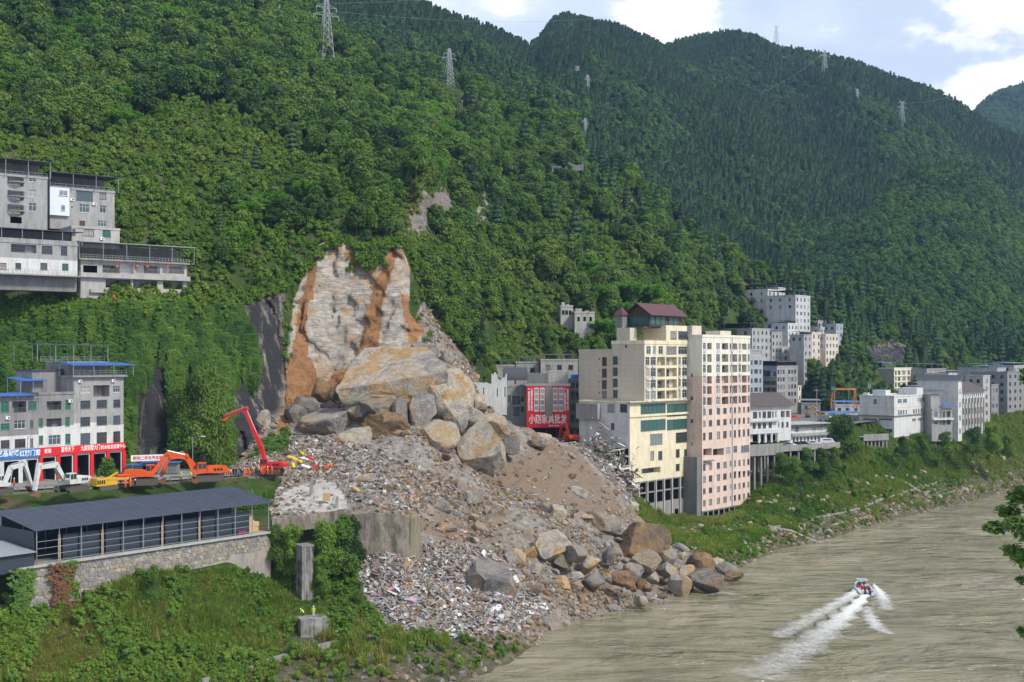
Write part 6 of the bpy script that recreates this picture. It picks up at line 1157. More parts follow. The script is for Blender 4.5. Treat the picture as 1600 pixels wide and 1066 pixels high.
def rock_mesh(name,seed,sub,dims,mat,planes=14,rough=.08,cut=.62,top=None):
    rg=np.random.default_rng(seed); v,f=ico(sub); q_=rg.normal(size=(3,3)); q_,_=np.linalg.qr(q_); p=v@q_; p=np.sign(p)*np.abs(p)**.55; p=p@q_.T; p/=np.abs(p).max()
    for k in range(planes):
        n=rg.normal(size=3); n/=np.linalg.norm(n); d=cut*.9+rg.random()*.32; e=p@n-d; p=p-np.outer(np.maximum(e,0),n)
    if top is not None:
        n=np.array(top,float); n/=np.linalg.norm(n); e=p@n-.34; p=p-np.outer(np.maximum(e,0),n)
    p/=np.abs(p).max(0); p*=1+rough*fbm(p*2.2+seed,3,seed)[:,None]*2; p+=rough*.35*np.stack([vnoise(p*7+seed+i*9,seed+i) for i in range(3)],1)
    if sub>=4: p+=(rough*.9*np.minimum(0,np.abs(fbm(p*1.7+seed*3,4,seed+4))-.10)*8)[:,None]*p*.35; p+=(rough*.22*np.sign(vnoise(p*4.2+seed,seed+9))*np.abs(vnoise(p*4.2+seed,seed+9))**.5)[:,None]*p
    return mesh(name,p*np.array(dims),f,[mat],None,False)
def boulder(u,v,wp,hp,Y,mat,seed,label,dep=.85,top=None,rz=0.0,cut=.55,sub=5,group=None):
    s=F/Y; o=link('boulder',rock_mesh('boulder',seed,sub,(wp/s/2,wp/s/2*dep,hp/s/2),mat,9,.05,cut,top),None,P(u,v,Y),rz); return tag(o,label,'boulder',group)
BL=[(608,594,174,96,288,R_tan,'the giant flat-topped boulder lying at the foot of the scarp',(-.12,-.75,1)),(702,617,78,74,284,R_tan,'rounded tan boulder right of the giant one',None),(660,640,44,58,279,R_pale,'pinkish pale boulder wedged below the giant boulder',None),(520,654,98,58,280,R_pale,'broad slanted slab left below the giant boulder',(-.2,-.35,1)),(557,692,68,52,270,R_tan,'ochre block standing alone on the rubble near the workers',(0,-.6,.7)),(684,679,70,52,272,R_pale,'grey slab below the rounded tan boulder',(.1,-.5,.8)),(757,697,80,80,272,R_tan,'large ochre-faced boulder in the middle of the slide',(-.3,-.7,.6)),(765,668,74,44,280,R_tan,'ochre boulder behind the large ochre-faced one',None),(409,668,34,48,276,R_tan,'upright brown block behind the long-arm excavator',(0,-1,.3)),(772,899,98,76,220,R_grey,'huge grey boulder resting in the waste at the bottom',(.3,-.3,.9)),(862,850,74,50,241,R_tan,'grey boulder with a brown front face above the shore',(.3,-.8,.4)),(943,818,64,44,272,R_grey,'dark grey cracked boulder below the podium corner',None),(1008,848,92,66,266,R_brown,'big brown slab boulder near the river tip',(.2,-.7,.5)),(1008,874,60,36,254,R_grey,'squared grey boulder in front of the brown slab',(0,-.6,.8)),(953,863,26,34,252,R_grey,'small upright grey block beside the brown slab',None),(1093,879,52,34,264,R_brown,'rust coloured boulder at the river tip',None),(1098,902,58,38,256,R_grey,'wet brown streaked boulder at the water edge',None),(1134,887,38,20,271,R_grey,'low grey rock farthest out in the water',None),(1148,898,30,14,268,R_brown,'flat rock awash beyond the tip',None),(1062,912,38,40,251,R_pale,'pale cracked block in front of the streaked boulder',None),(642,548,26,22,300,R_tan,'orange block under the right end of the scarp',None),(664,546,44,30,301,R_grey,'grey block beside the orange one under the scarp',None),(628,648,28,58,276,R_grey,'dark hanging slab under the giant boulder',(.4,-.8,.2)),(480,630,44,30,284,R_grey,'grey block at the left foot of the scarp',None),(500,612,30,40,290,R_brown,'brown leaning block at the foot of the scarp',None),(600,668,80,44,274,R_brown,'dark brown mass under the front of the giant boulder',None),(792,672,40,28,292,R_grey,'grey boulder near the smashed white house',None),(842,688,36,20,302,R_tan,'tan boulder below the red sign',None),(745,632,34,30,288,R_tan,'small tan boulder right of the rounded boulder',None),(806,868,40,36,232,R_pale,'pale block right above the huge grey boulder',None),(833,888,30,24,232,R_pale,'pale angular stone on the lower slide',None),(900,862,44,28,240,R_grey,'grey stone between the brown-faced boulder and the squared one',None),(975,905,50,26,240,R_brown,'brown stone low on the shore',None),(1002,936,26,20,238,R_pale,'pale stone standing in the water',None),(930,905,40,26,240,R_grey,'grey stone above the shore near the middle',None),(700,560,26,22,300,R_grey,'grey rock on the rubble tongue right of the scarp',None),(870,800,34,28,262,R_tan,'tan rock halfway down the brown slope',None),(740,780,26,22,250,R_pale,'pale rock on the bare middle slope',None),(690,572,30,20,298,R_tan,'tan rock above the rounded boulder',None),(1042,890,36,24,256,R_pale,'pale stone beside the brown slab boulder',None)]
BL+=[(590,640,90,50,280,R_grey,'dark shaded block tucked under the giant boulder',None),(735,655,60,44,282,R_pale,'pale block between the rounded boulder and the ochre-faced one',None),(560,645,50,36,280,R_tan,'tan block beside the broad slanted slab',None),(460,648,40,30,282,R_grey,'grey block at the far left of the boulder pile',None),(715,655,40,40,279,R_tan,'tan block below the rounded boulder',None),(795,690,44,34,282,R_grey,'grey block right of the large ochre-faced boulder',None),(640,690,40,26,270,R_grey,'flat grey stone in front of the grey slab',None),(1040,868,40,34,264,R_grey,'grey block wedged behind the squared boulder',None),(985,890,44,30,250,R_grey,'grey stone left of the squared boulder',None),(915,880,36,28,244,R_tan,'tan stone above the middle of the shore',None),(880,878,34,26,240,R_grey,'grey stone below the brown-faced boulder',None),(1075,895,34,26,258,R_tan,'tan stone behind the streaked boulder',None)]
for k,(u,v,wp,hp,Y,m,lab,top) in enumerate(BL): boulder(u,v+hp*(.04 if v<800 else .10),wp*(1.08 if v<800 else .95),hp*(1.22 if v<800 else 1.12),Y,m,300+k,lab,top=top,rz=(k*37%60-30)/60 if top is None else 0,dep=.95,sub=5 if wp>60 else 4)
rg=np.random.default_rng(31); RM=[[rock_mesh('rock',500+k*7+q_,2,(1,.85,.75),m,8,.06,.6) for k in range(3)] for q_,m in enumerate((R_tan,R_grey,R_pale,R_brown))]
rz_=[R_ for row in RM for R_ in row]
dm=deb.astype(float)*(SS>=1)*np.where(yardm,.12,1.0)
waste=inpoly(UU,VV,[(540,900),(575,860),(650,850),(700,850),(760,860),(830,930),(860,960),(800,990),(700,1010),(600,990)])
site=inpoly(UU,VV,[(370,745),(400,690),(470,680),(600,705),(720,770),(640,800),(560,795),(430,830)])
edge=inpoly(UU,VV,[(890,690),(930,690),(990,760),(985,790),(950,750)])
steep=inpoly(UU,VV,[(690,690),(800,650),(900,690),(985,790),(930,800),(780,760)])
pm,i,j,_=sample(G,420,rg,dm*np.where(waste|site,.25,np.where(steep,.25,1.0))*np.where(VV>780,1.8,1)); pm=pm[thin(pm,1.6)][:230]
for p in pm:
    u,v=U(p[0],p[1]),HY-(p[2]-HC)*F/p[1]; s=.6+1.7*rg.random()**2.6; me=rz_[rg.integers(0,12)]
    lab='angular rock on the lower slide near the shore' if v>830 else 'angular rock on the rubble around the giant boulder' if v<690 else 'angular rock on the middle of the debris slope'
    o=link('rock',me,None,(p[0],p[1],p[2]+s*.15),rg.random()*6.28,(s*(.8+.6*rg.random()),s,s*(.6+.4*rg.random()))); o.rotation_euler=(rg.normal()*.4,rg.normal()*.4,rg.random()*6.28); tag(o,lab,'rock','rocks: '+lab[16:])
def src(me): return bpy.data.objects.new('s',me)
pr,i,j,_=sample(G,19000,rg,dm*np.where(waste,.6,np.where(steep,.10,1.0))*(.12+1.2*(fbm(G*.10,3,88)>.02))*np.clip(280/G[...,1],.6,1.6)**2); n=len(pr)
gn_scatter('rubble',pr+np.array([0,0,.03]),rg.integers(0,12,n),.09+.75*rg.random(n)**4.2,rg.random(n)*6.28,[src(m) for m in rz_],'broken stones and earth covering the slide',rg.normal(size=(n,2))*.6)
# stones on the shores
shm=((SS==1)&(G[...,2]<3.5)&(G[...,2]>-.5)&~deb&((UU>560)|(UU>1000))).astype(float); ps,i,j,_=sample(G,2400,rg,shm); n=len(ps)
gn_scatter('shore_stones',ps,rg.integers(0,12,n),.12+.75*rg.random(n)**4,rg.random(n)*6.28,[src(m) for m in rz_],'stones and rocks strewn along the water edge',rg.normal(size=(n,2))*.4)
bm_=((UU>1050)&(SS>=1)&(SS<=4)&(G[...,2]>.8)&(G[...,2]<11)&~deb).astype(float); pk,i,j,_=sample(G,1100,rg,bm_*(fbm(G/8.,3,97)>.0)); n=len(pk); gn_scatter('bank_rocks',pk,rg.integers(0,12,n),.25+1.1*rg.random(n)**3,rg.random(n)*6.28,[src(m) for m in rz_],'rocks and ledges showing through the grass of the right bank',rg.normal(size=(n,2))*.4)
# building waste
def wastemat(name,cols,rough=.7):
    t=NT(name); oi=t.node('ShaderNodeObjectInfo'); c=t.ramp(oi.outputs['Random'],[(i/len(cols),x) for i,x in enumerate(cols)],'CONSTANT'); n=t.noise(1.7,4,t.pos(kind='obj')); c=t.mix(t.rng(n,.45,.75,0,.5),c,(.20,.17,.14)); t.color(c).set(Roughness=rough); return t.mat
M_waste=wastemat('waste',[(.42,.41,.39),(.34,.32,.29),(.25,.22,.19),(.38,.31,.24),(.17,.15,.13),(.62,.61,.59),(.48,.29,.29),(.29,.27,.28),(.21,.14,.09),(.40,.37,.33),(.33,.36,.39),(.12,.11,.11),(.44,.42,.39),(.28,.20,.13)])
M_beam=wastemat('broken_beam',[(.35,.34,.32),(.44,.42,.39),(.26,.25,.24),(.31,.24,.17)],.9)
def wm(kind_,seed):
    r=random.Random(seed); b=MB()
    if kind_=='board':
        n=5; pr_=[(math.cos(a+r.random()*.5)*(.5+.2*r.random()),math.sin(a)*(.32+.15*r.random())) for a in [i*6.283/n for i in range(n)]]; b.prism(pr_,-.02,.02); b.v=[(x,z_,y+.06*x*x) for x,y,z_ in b.v]
    elif kind_=='beam': b.box((0,0,0),(1.6,.16,.14)); b.box((.1,.02,.12),(.9,.13,.1))
    else: b.box((0,0,0),(.5,.4,.3)); b.box((.2,.1,.2),(.3,.25,.2),0,.4)
    return b.mesh('waste_'+kind_,M_beam if kind_=='beam' else M_waste)
WM=[wm('board',k) for k in range(4)]+[wm('beam',k) for k in range(2)]+[wm('chunk',k) for k in range(2)]
wden=np.where(waste,1.0,np.where(site,.26,np.where(edge,.7,np.where(steep,.012,.025))))
pw,i,j,_=sample(G,13000,rg,dm*wden); n=len(pw); kd=rg.integers(0,8,n); s_=.25+1.0*rg.random(n)**2.3
gn_scatter('building_waste',pw+np.array([0,0,.12])+rg.random((n,1))*np.array([0,0,.35]),kd,s_,rg.random(n)*6.28,[src(m) for m in WM],'broken boards, beams and furniture scraps from the crushed houses',rg.normal(size=(n,2))*.55)
BM=[]
for q_,(nm,c) in enumerate((('white',(.68,.68,.67)),('grey',(.36,.34,.37)),('pink',(.62,.33,.38)),('pale blue',(.50,.56,.62)),('brown',(.27,.20,.17)))): BM.append((nm,plain('panel_'+nm.replace(' ','_'),c,.5,kind='obj')))
pp_,i,j,_=sample(G,260,rg,dm*waste*np.where(VV>900,2,.6)); pp_=pp_[thin(pp_,1.2)][:100]; cnt=0
for p in pp_:
    nm,m=BM[min(4,int(rg.choice([0,0,0,1,1,2,3,3,4])))]; r=random.Random(int(p[0]*100)); b=MB(); w_,h_=.5+.7*r.random(),.35+.5*r.random(); b.prism([(-w_,-h_),(w_*.9,-h_),(w_,h_*.8),(w_*.2,h_),(-w_*.9,h_*.9)],-.03,.03); o=b.build('debris_panel',m,None,(p[0],p[1],p[2]+.35)); o.rotation_euler=(math.radians(90)+rg.normal()*.45,rg.normal()*.35,rg.random()*6.28); tag(o,nm+' broken board lying in the waste heap above the shore','board',nm+' boards in the waste heap')
# slabs, beams and wreckage at the torn tower corner
for k in range(46):
    tt=rg.random(); u=930+tt*62+rg.normal()*4; v=700+tt*55+rg.normal()*16; p=P(u,v,322-tt*8+rg.normal()*2.5); b=MB(); L_=1.2+3.2*rg.random()
    if k%3: b.box((0,0,0),(L_,.25,.22)); b.box((L_*.2,.05,.16),(L_*.5,.2,.12))
    else: b.prism([(-L_*.5,-.8),(L_*.4,-1),(L_*.5,.7),(-L_*.3,.9)],-.1,.1)
    o=b.build('wreckage_beam' if k%3 else 'wreckage_slab',M_beam if k%4 else M_white,None,p); o.rotation_euler=(rg.normal()*.5+(0 if k%3 else 1.4),rg.normal()*.55,rg.random()*6.28); tag(o,('broken beam' if k%3 else 'broken concrete slab')+' in the wreckage under the torn white wall','wreckage','wreckage under the torn podium wall')
Mw=[M_white,plain('wreck_blue',(.05,.14,.35),.5),plain('wreck_black',(.03,.03,.035),.5),M_beam]
pe=[];
for k in range(900):
    tt=rg.random()**.8; pe.append(P(925+tt*66+rg.normal()*7,694+tt*70+rg.normal()*18,324-tt*9+rg.normal()*2))
pe=np.array(pe); gn_scatter('tower_rubble',pe,rg.integers(0,8,900),.4+1.3*rg.random(900)**2,rg.random(900)*6.28,[src(m) for m in WM],'rubble pouring out of the torn tower corner',rg.normal(size=(900,2))*.8)
# ---------------------------------------------------------------- machines
M_track=plain('track_steel',(.10,.085,.07),.8,scale=3); M_exred=plain('machine_red',(.62,.055,.02),.4,var=.5,scale=2.2,kind='obj'); M_exor=plain('machine_orange',(.70,.10,.02),.4,var=.5,scale=2.2,kind='obj'); M_exwh=plain('machine_white',(.62,.62,.60),.45,var=.6,scale=2.2,kind='obj'); M_exyel=plain('machine_yellow',(.62,.36,.02),.45,var=.3); M_buck=plain('bucket_rust',(.20,.085,.04),.7,scale=3); M_chrome=plain('cylinder_steel',(.45,.45,.46),.3,.7)
def excavator(label,p,rz,body,pts,base=None,bw=.55,scale=1.0,group=None,bucketm=None,swing=0.0):
    """pts: boom foot, boom knee, boom end, stick end, in local x,z"""
    T=thing('excavator',label,'excavator',p,rz,group,(scale,)*3); base=base or M_track
    for s in (-1,1):
        m=MB(); y=s*1.2; prof=[(-2.1,.15),(-1.8,0),(1.8,0),(2.1,.15),(2.25,.45),(2.1,.78),(1.8,.9),(-1.8,.9),(-2.1,.78),(-2.25,.45)]; m.prism(prof,y-.3,y+.3); tr=m.build('track',M_track,T)
        sh=MB()
        for i in range(14): sh.box((-2+.31*i,y,.93),(.2,.64,.07)); sh.box((-2+.31*i,y,-.02),(.2,.64,.06))
        sh.build('track_shoes',M_track,tr)
    m=MB(); m.box((0,0,.75),(2.6,1.9,.6)); m.tube([(0,0,1.0),(0,0,1.25)],.8,14); m.build('undercarriage',M_track,T)
    m=MB(); m.prism([(-2.3,1.3),(1.6,1.3),(1.6,1.75),(.6,2.0),(-.3,2.35),(-2.2,2.35),(-2.45,2.1),(-2.45,1.5)],-1.35,.25,0); m.prism([(-2.3,1.3),(.3,1.3),(.3,2.2),(-2.2,2.35),(-2.45,2.1),(-2.45,1.5)],.25,1.35); m.build('engine_house',body,T)
    m=MB(); m.prism([(-2.9,1.35),(-2.35,1.3),(-2.35,2.3),(-2.75,2.25),(-3.0,1.9)],-1.3,1.3); m.build('counterweight',body,T)
    for k in range(3): m=MB(); m.box((-1.9+.5*k,1.37,1.85),(.36,.03,.4)); m.build('vent',M_blk,T)
    m=MB(); m.prism([(.35,1.3),(1.75,1.3),(1.95,2.0),(1.7,3.0),(.45,3.0)],.35,1.33); cb=m.build('cab',body,T)
    for x,w_,y in ((.75,.6,1.345),(1.42,.55,1.345),(.75,.6,.335),(1.42,.5,.335)): m=MB(); m.box((x,y,2.45),(w_,.02,.8)); m.build('window',M_glass,cb)
    m=MB(); m.box((1.86,.84,2.5),(.04,.8,.75)); m.build('window',M_glass,cb)
    f,k,e,s_=[Vector((x,-.25,z_)) for x,z_ in pts[:4]]
    def taper(name,a,b,h0,h1,mat):
        d=(b-a).normalized(); up=Vector((-d.z,0,d.x)); q=[a+up*h0,b+up*h1,b-up*h1,a-up*h0]; m=MB(); m.prism([(v.x,v.z) for v in q],-.25-bw/2,-.25+bw/2); return m.build(name,mat,T)
    taper('boom',f,k,.28,.42,body); taper('boom',k-(e-k).normalized()*.25,e,.42,.26,body); taper('stick',e-(s_-e).normalized()*.7,s_,.34,.2,body)
    m=MB(); m.tube([f+Vector((.9,-.35,-.1)),k+Vector((0,-.35,-.35))],.1,7); m.tube([k+Vector((0,0,.55)),e+Vector((-.2,0,.5))],.1,7); m.build('hydraulic_cylinder',M_chrome,T)
    d=(s_-e).normalized(); bm=MB(); n=9; prof=[]
    for i in range(n+1): a=-.4+2.9*i/n; prof.append((s_.x+.75*math.cos(math.pi+a)*.9-.0,s_.z-.55-.6*math.sin(a)+.1))
    bm.prism(prof,-.85,.35); bo=bm.build('bucket',bucketm or M_buck,T)
    for i in range(4): m=MB(); m.box((prof[-1][0]+.05,-.75+.33*i,prof[-1][1]),(.3,.1,.12)); m.build('tooth',M_track,bo)
    m=MB(); m.bar(e+Vector((0,0,.4)),s_+Vector((-.1,0,.3)),.12); m.build('hydraulic_cylinder',M_chrome,T)
    return T
rp=lambda u,v:PZ(u,v,26.15)
rL=math.atan2(D1[1],D1[0])
AR=[(1.3,1.7),(3.6,4.6),(6.6,3.9),(7.8,1.0)]
excavator('white excavator with a rusty bucket on the road below the shops',rp(112,768),rL+math.pi+.25,M_exwh,[(1.3,1.8),(3.2,4.4),(6.8,4.3),(7.6,.9)],scale=1.15)
excavator('second white excavator cut off by the left edge of the road',rp(-4,772),rL+.2,M_exwh,[(1.3,1.8),(2.6,4.2),(5.6,4.6),(7.0,1.0)],scale=1.05)
excavator('orange-red excavator nearest the white banner, its arm reaching right',rp(224,757),rL-.62,M_exor,AR,scale=1.22); excavator('orange-red excavator with its arm folded to the left',rp(325,751),rL+math.pi-.55,M_exor,[(1.3,1.7),(3.8,4.2),(6.2,3.7),(7.2,.9)],scale=1.22)
excavator('red long-arm excavator, boom raised high',rp(424,741)+Vector((0,0,.1)),math.pi-.15,plain('machine_crimson',(.60,.03,.03),.4,var=.5,scale=2.2,kind='obj'),[(1.2,1.8),(2.2,5.2),(5.6,12.6),(9.6,11.3)],bw=.7,scale=1.05,bucketm=M_exor)
ex=P(891,694,333); excavator('red excavator half hidden behind the debris under the red sign',ex,1.9,M_exred,AR,scale=1.15)
# crawler drill
T=thing('drill_rig','yellow crawler drill rig with a red cylinder between the white and orange excavators','drill rig',rp(165,765),rL)
for s in(-1,1): m=MB(); m.prism([(-1.9,.1),(-1.7,0),(1.7,0),(1.9,.1),(2,.4),(1.8,.75),(-1.8,.75),(-2,.4)],s*.95-.22,s*.95+.22); m.build('track',M_track,T)
m=MB(); m.prism([(-2.6,.8),(-.4,.8),(-.4,2.0),(-.8,2.2),(-2.5,2.2)],-1.0,1.0); m.build('engine_house',M_exyel,T); m=MB(); m.prism([(-.3,.8),(2.0,.8),(2.1,1.5),(.6,1.7),(-.3,1.6)],-.8,.8); m.build('deck',M_exyel,T)
for k in range(4): m=MB(); m.box((-2.3+.45*k,-1.02,1.5),(.3,.04,.7)); m.build('vent',M_blk,T)
m=MB(); m.bar((-.6,-.5,2.1),(4.6,-.4,1.7),.35,.4); [m.bar((-.4+.8*k,-.5,1.9),(.0+.8*k,-.45,2.35),.1) for k in range(6)]; m.build('mast',M_exyel,T); m=MB(); m.tube([(2.0,-.4,2.35),(4.2,-.4,2.2)],.33,12); m.build('cylinder',M_exred,T); m=MB(); m.bar((0,.5,1.6),(2.8,.3,2.9),.25,.3); m.build('arm',M_exyel,T)
# street furniture by the road
def lamp(label,p,h,arm=1.8,rz=0):
    T=thing('street_lamp',label,'street lamp',p,rz); m=MB(); m.tube([(0,0,0),(0,0,h*.6),(0,0,h)],[.11,.08,.06],8); m.build('pole',M_steel,T); m=MB(); m.tube([(0,0,h-.6),(arm*.4,0,h),(arm,0,h+.05)],[.05,.05,.04],6); m.build('arm',M_steel,T); m=MB(); m.box((arm+.3,0,h),(.8,.28,.14)); m.build('lamp_head',M_white,T); m=MB(); m.box((0,0,.15),(.4,.4,.3)); m.build('base',M_conc,T); return T
lamp('grey street lamp by the road in front of the big cliff tree',rp(301,746),8.2); lamp('street lamp pole in front of the blue shop sign',rp(43,762),9.5,1.2); lamp('street lamp beside the gantry crane',P(1326,645,455),9)
def pole(label,p,h,m=M_concl):
    T=thing('utility_pole',label,'pole',p); k=MB(); k.tube([(0,0,-.5),(0,0,h)],[.16,.10],8); k.build('mast',m,T); k=MB(); k.bar((-.9,0,h-.7),(.9,0,h-.7),.12); k.build('cross_arm',M_steel,T)
    for x in (-.8,0,.8): k=MB(); k.tube([(x,0,h-.64),(x,0,h-.4)],.06,6); k.build('insulator',M_white,T)
pole('tall concrete utility pole above the parking deck',P(1276,655,430),11); pole('concrete pole beside the office roof tree line',P(1347,580,600),12)
for u,v0,v1,lab in ((727,157,172,'small pole high on the ridge above the pale outcrop'),(750,442,468,'lone pole on the slope right of the scarp'),(1077,378,397,'lone pole on the green hillside above the pink tower'),(1440,428,443,'upper thin pole on the right wooded slope'),(1436,475,494,'lower thin pole on the right wooded slope')):
    s=surf_at(u,v1); pole(lab,s,max(6,(v1-v0)*s.y/F+2))
T=thing('banner','long white banner with red characters beside the first orange excavator','banner',P(234,722,244)); m=MB(); m.box((0,0,.85),(7.4,.1,1.25)); m.build('panel',M_white,T,rz=rL*.45)
for x in (-3.4,3.4): m=MB(); c=math.cos(rL*.45)*x; s_=math.sin(rL*.45)*x; m.tube([(c,s_+.1,-3),(c,s_+.1,1.5)],.06,6); m.build('post',M_steel,T)
text('程驰二手车汽车租赁',M_redletter,T,(math.sin(rL*.45)*.07,-math.cos(rL*.45)*.07,.42),rL*.45,.85,6.6)
for k,(u,v,w_,lab) in enumerate(((222,738,6,'left low blue roofed stall under the white banner'),(250,734,7,'right low blue roofed stall behind the orange excavators'))):
    T=thing('roadside_stall',lab,'stall',P(u,v+6,246)); m=MB(); m.box((0,1,1.1),(w_,2.4,2.2)); m.build('wall',M_concd,T); m=MB(); m.prism([(-w_/2-.4,2.2),(w_/2+.4,2.2),(w_/2+.4,2.35),(-w_/2-.4,2.35)],-.6,2.6); m.build('roof',M_bluer,T)
# ---------------------------------------------------------------- cars
def car(label,p,rz,mat,van=False,group=None):
    T=thing('parked_car' if not van else 'parked_van',label,'car' if not van else 'van',p,rz,group); m=MB()
    prof=[(-2.1,.35),(2.1,.35),(2.15,.75),(1.2,.95),(.6,1.45),(-1.3,1.5),(-2.0,1.0),(-2.15,.7)] if not van else [(-2.3,.35),(2.2,.35),(2.3,.9),(1.9,1.25),(1.4,1.95),(-2.2,2.0),(-2.3,1.2)]
    m.prism(prof,-.85,.85); m.build('body',mat,T); zz=1.2 if not van else 1.55
    for y in (-.86,.86): m=MB(); m.box((-.3 if not van else -.2,y,zz),(1.7 if not van else 2.6,.03,.38)); m.build('window',M_glass,T)
    m=MB(); m.poly([(1.18,-.7,.99),(1.18,.7,.99),(.66,.65,1.4),(.66,-.65,1.4)] if not van else [(1.93,-.75,1.28),(1.93,.75,1.28),(1.46,.7,1.88),(1.46,-.7,1.88)]); m.build('windscreen',M_glass,T)
    for x in (-1.35,1.35):
        for y in (-.8,.8): m=MB(); m.tube([(x,y-.11,.33),(x,y+.11,.33)],.33,12); m.build('wheel',M_blk,T)
for k,(u,lab,m,v_) in enumerate([(1246,'white car parked on the left of the parking deck',M_white,0),(1258,'dark car parked on the parking deck',M_blk,0),(1268,'black car next to the white one on the parking deck',M_blk,0),(1283,'white car parked in the middle of the deck',M_white,0),(1305,'white van parked at the right end of the deck',M_white,1)]):
    d=unit(.8,.6); K=P(1222,HY,372); t=T_of(u,(K.x,K.y),d); zt=HC+(HY-701)*372/F; car(lab,(K.x+d[0]*t-d[1]*3,K.y+d[1]*t+d[0]*3,zt+.02),-.6+.1*k,m,v_)
for k,(u,v,Y,lab,m) in enumerate([(1239,650,470,'red car on the street behind the white house',M_exred),(1246,655,462,'second red car on the street behind the white house',M_exred),(1262,648,475,'dark car on the street near the grey block',M_blk)]): car(lab,P(u,v+5,Y),.5+.4*k,m)
exc2=P(1283,652,468); excavator('small yellow excavator on the street left of the gantry crane',exc2,2.4,M_exyel,AR,scale=.8)
# ---------------------------------------------------------------- people
def body(pose):
    J={'pel':(0,0,.95),'wai':(0,0,1.1),'che':(0,-.01,1.32),'nek':(0,0,1.48),'hea':(0,-.015,1.62),'top':(0,-.01,1.74)}
    if pose=='stand': leg=[(.10,0,.5),(.11,.0,.09),(.11,-.14,.04)]; leg2=leg; arm=[(.21,0,1.42),(.27,.02,1.15),(.27,-.08,.9),(.27,-.11,.82)]; arm2=arm
    elif pose=='walk': leg=[(.10,-.2,.53),(.10,-.24,.09),(.10,-.38,.05)]; leg2=[(.10,.06,.5),(.10,.30,.14),(.10,.2,.05)]; arm=[(.21,0,1.42),(.26,.14,1.17),(.25,.05,.95),(.25,.02,.87)]; arm2=[(.21,0,1.42),(.26,-.1,1.16),(.25,-.3,1.02),(.24,-.37,.98)]
    else:
        J={'pel':(0,.12,.9),'wai':(0,.03,1.02),'che':(0,-.2,1.16),'nek':(0,-.34,1.24),'hea':(0,-.44,1.32),'top':(0,-.5,1.42)}; leg=[(.11,-.06,.5),(.12,.02,.09),(.12,-.13,.04)]; leg2=leg; arm=[(.2,-.25,1.2),(.24,-.32,.95),(.2,-.48,.75),(.19,-.52,.69)]; arm2=arm
    V=[J[k] for k in('pel','wai','che','nek','hea','top')]; R=[.15,.145,.165,.06,.105,.075]; E=[(0,1),(1,2),(2,3),(3,4),(4,5)]
    for s,lg in ((1,leg),(-1,leg2)):
        b=len(V); V.append((s*.095,J['pel'][1],J['pel'][2]-.1)); R.append(.095)
        for p,r in zip(lg,(.066,.048,.04)): V.append((s*p[0],p[1],p[2])); R.append(r)
        E+= [(0,b),(b,b+1),(b+1,b+2),(b+2,b+3)]
    for s,am in ((1,arm),(-1,arm2)):
        b=len(V)
        for p,r in zip(am,(.068,.05,.036,.04)): V.append((s*p[0],p[1],p[2])); R.append(r)
        E+= [(2,b),(b,b+1),(b+1,b+2),(b+2,b+3)]
        h=Vector(am[3]); 
        for k in range(5):                                          # fingers
            q=len(V); o_=Vector((s*h.x+(k-2)*.018*s*.6,h.y-.012*(k-2),h.z-.05-(.02 if k in(1,2,3) else 0))); 
            if k==4: o_=Vector((s*(h.x-.03),h.y-.04,h.z-.02))
            V.append(tuple(o_)); R.append(.013); E.append((b+3,q))
    me=bpy.data.meshes.new('person'); me.from_pydata(V,E,[]); o=bpy.data.objects.new('tmp',me); COL.objects.link(o); sk_=o.modifiers.new('s','SKIN'); sv=me.skin_vertices[0].data
    for i,r in enumerate(R): sv[i].radius=(r,r*(.75 if i in(0,1,2) else 1))
    sv[0].use_root=True; sb=o.modifiers.new('u','SUBSURF'); sb.levels=1; sb.render_levels=1
    dg=bpy.context.evaluated_depsgraph_get(); m2=bpy.data.meshes.new_from_object(o.evaluated_get(dg)); bpy.data.objects.remove(o)
    hz=J['nek'][2]; hd=Vector(J['hea'])
    for k in range(4): m2.materials.append(None)
    for p in m2.polygons:
        c=p.center; m=0
        if (c-hd).length<.17: m=2
        elif c.z<J['pel'][2]-.06 and abs(c.x)<.17: m=1 if c.z>.16 else 3
        elif min((c-Vector((s*a[3][0],a[3][1],a[3][2]))).length for s,a in((1,arm),(-1,arm2)))<.11: m=2
        p.material_index=m; p.use_smooth=True
    hm=MB(); v,f=ico(2); vv=[Vector(x)*.135 for x in v]; keep=[q for q in f if all(vv[i].z>-.01 for i in q)]; hme=mesh('helmet',[tuple(x*1.0) for x in vv],keep,[],None,True); hp=Vector(J['hea'])+Vector((0,0,.055))
    return m2,hme,hp
POSE={k:body(k) for k in('stand','walk','bend')}
SKIN=plain('skin',(.42,.26,.18),.6,var=.05); BOOT=M_blk
CL={'orange':plain('orange_suit',(.75,.13,.02),.8,var=.1),'red':plain('red_suit',(.62,.03,.03),.8,var=.1),'vest':plain('yellow_green_vest',(.50,.70,.04),.7,var=.05),'navy':plain('navy_suit',(.025,.03,.06),.8),'black':plain('black_suit',(.02,.02,.022),.8),'white':plain('white_shirt',(.6,.6,.6),.8),'grey':plain('grey_cloth',(.22,.23,.25),.8)}
HL={'yellow':plain('helmet_yellow',(.75,.50,.03),.4,var=.05),'white':plain('helmet_white',(.75,.75,.73),.4,var=.05),'red':plain('helmet_red',(.6,.04,.03),.4,var=.05),'black':plain('hair_black',(.012,.011,.01),.6)}
rq=random.Random(12)
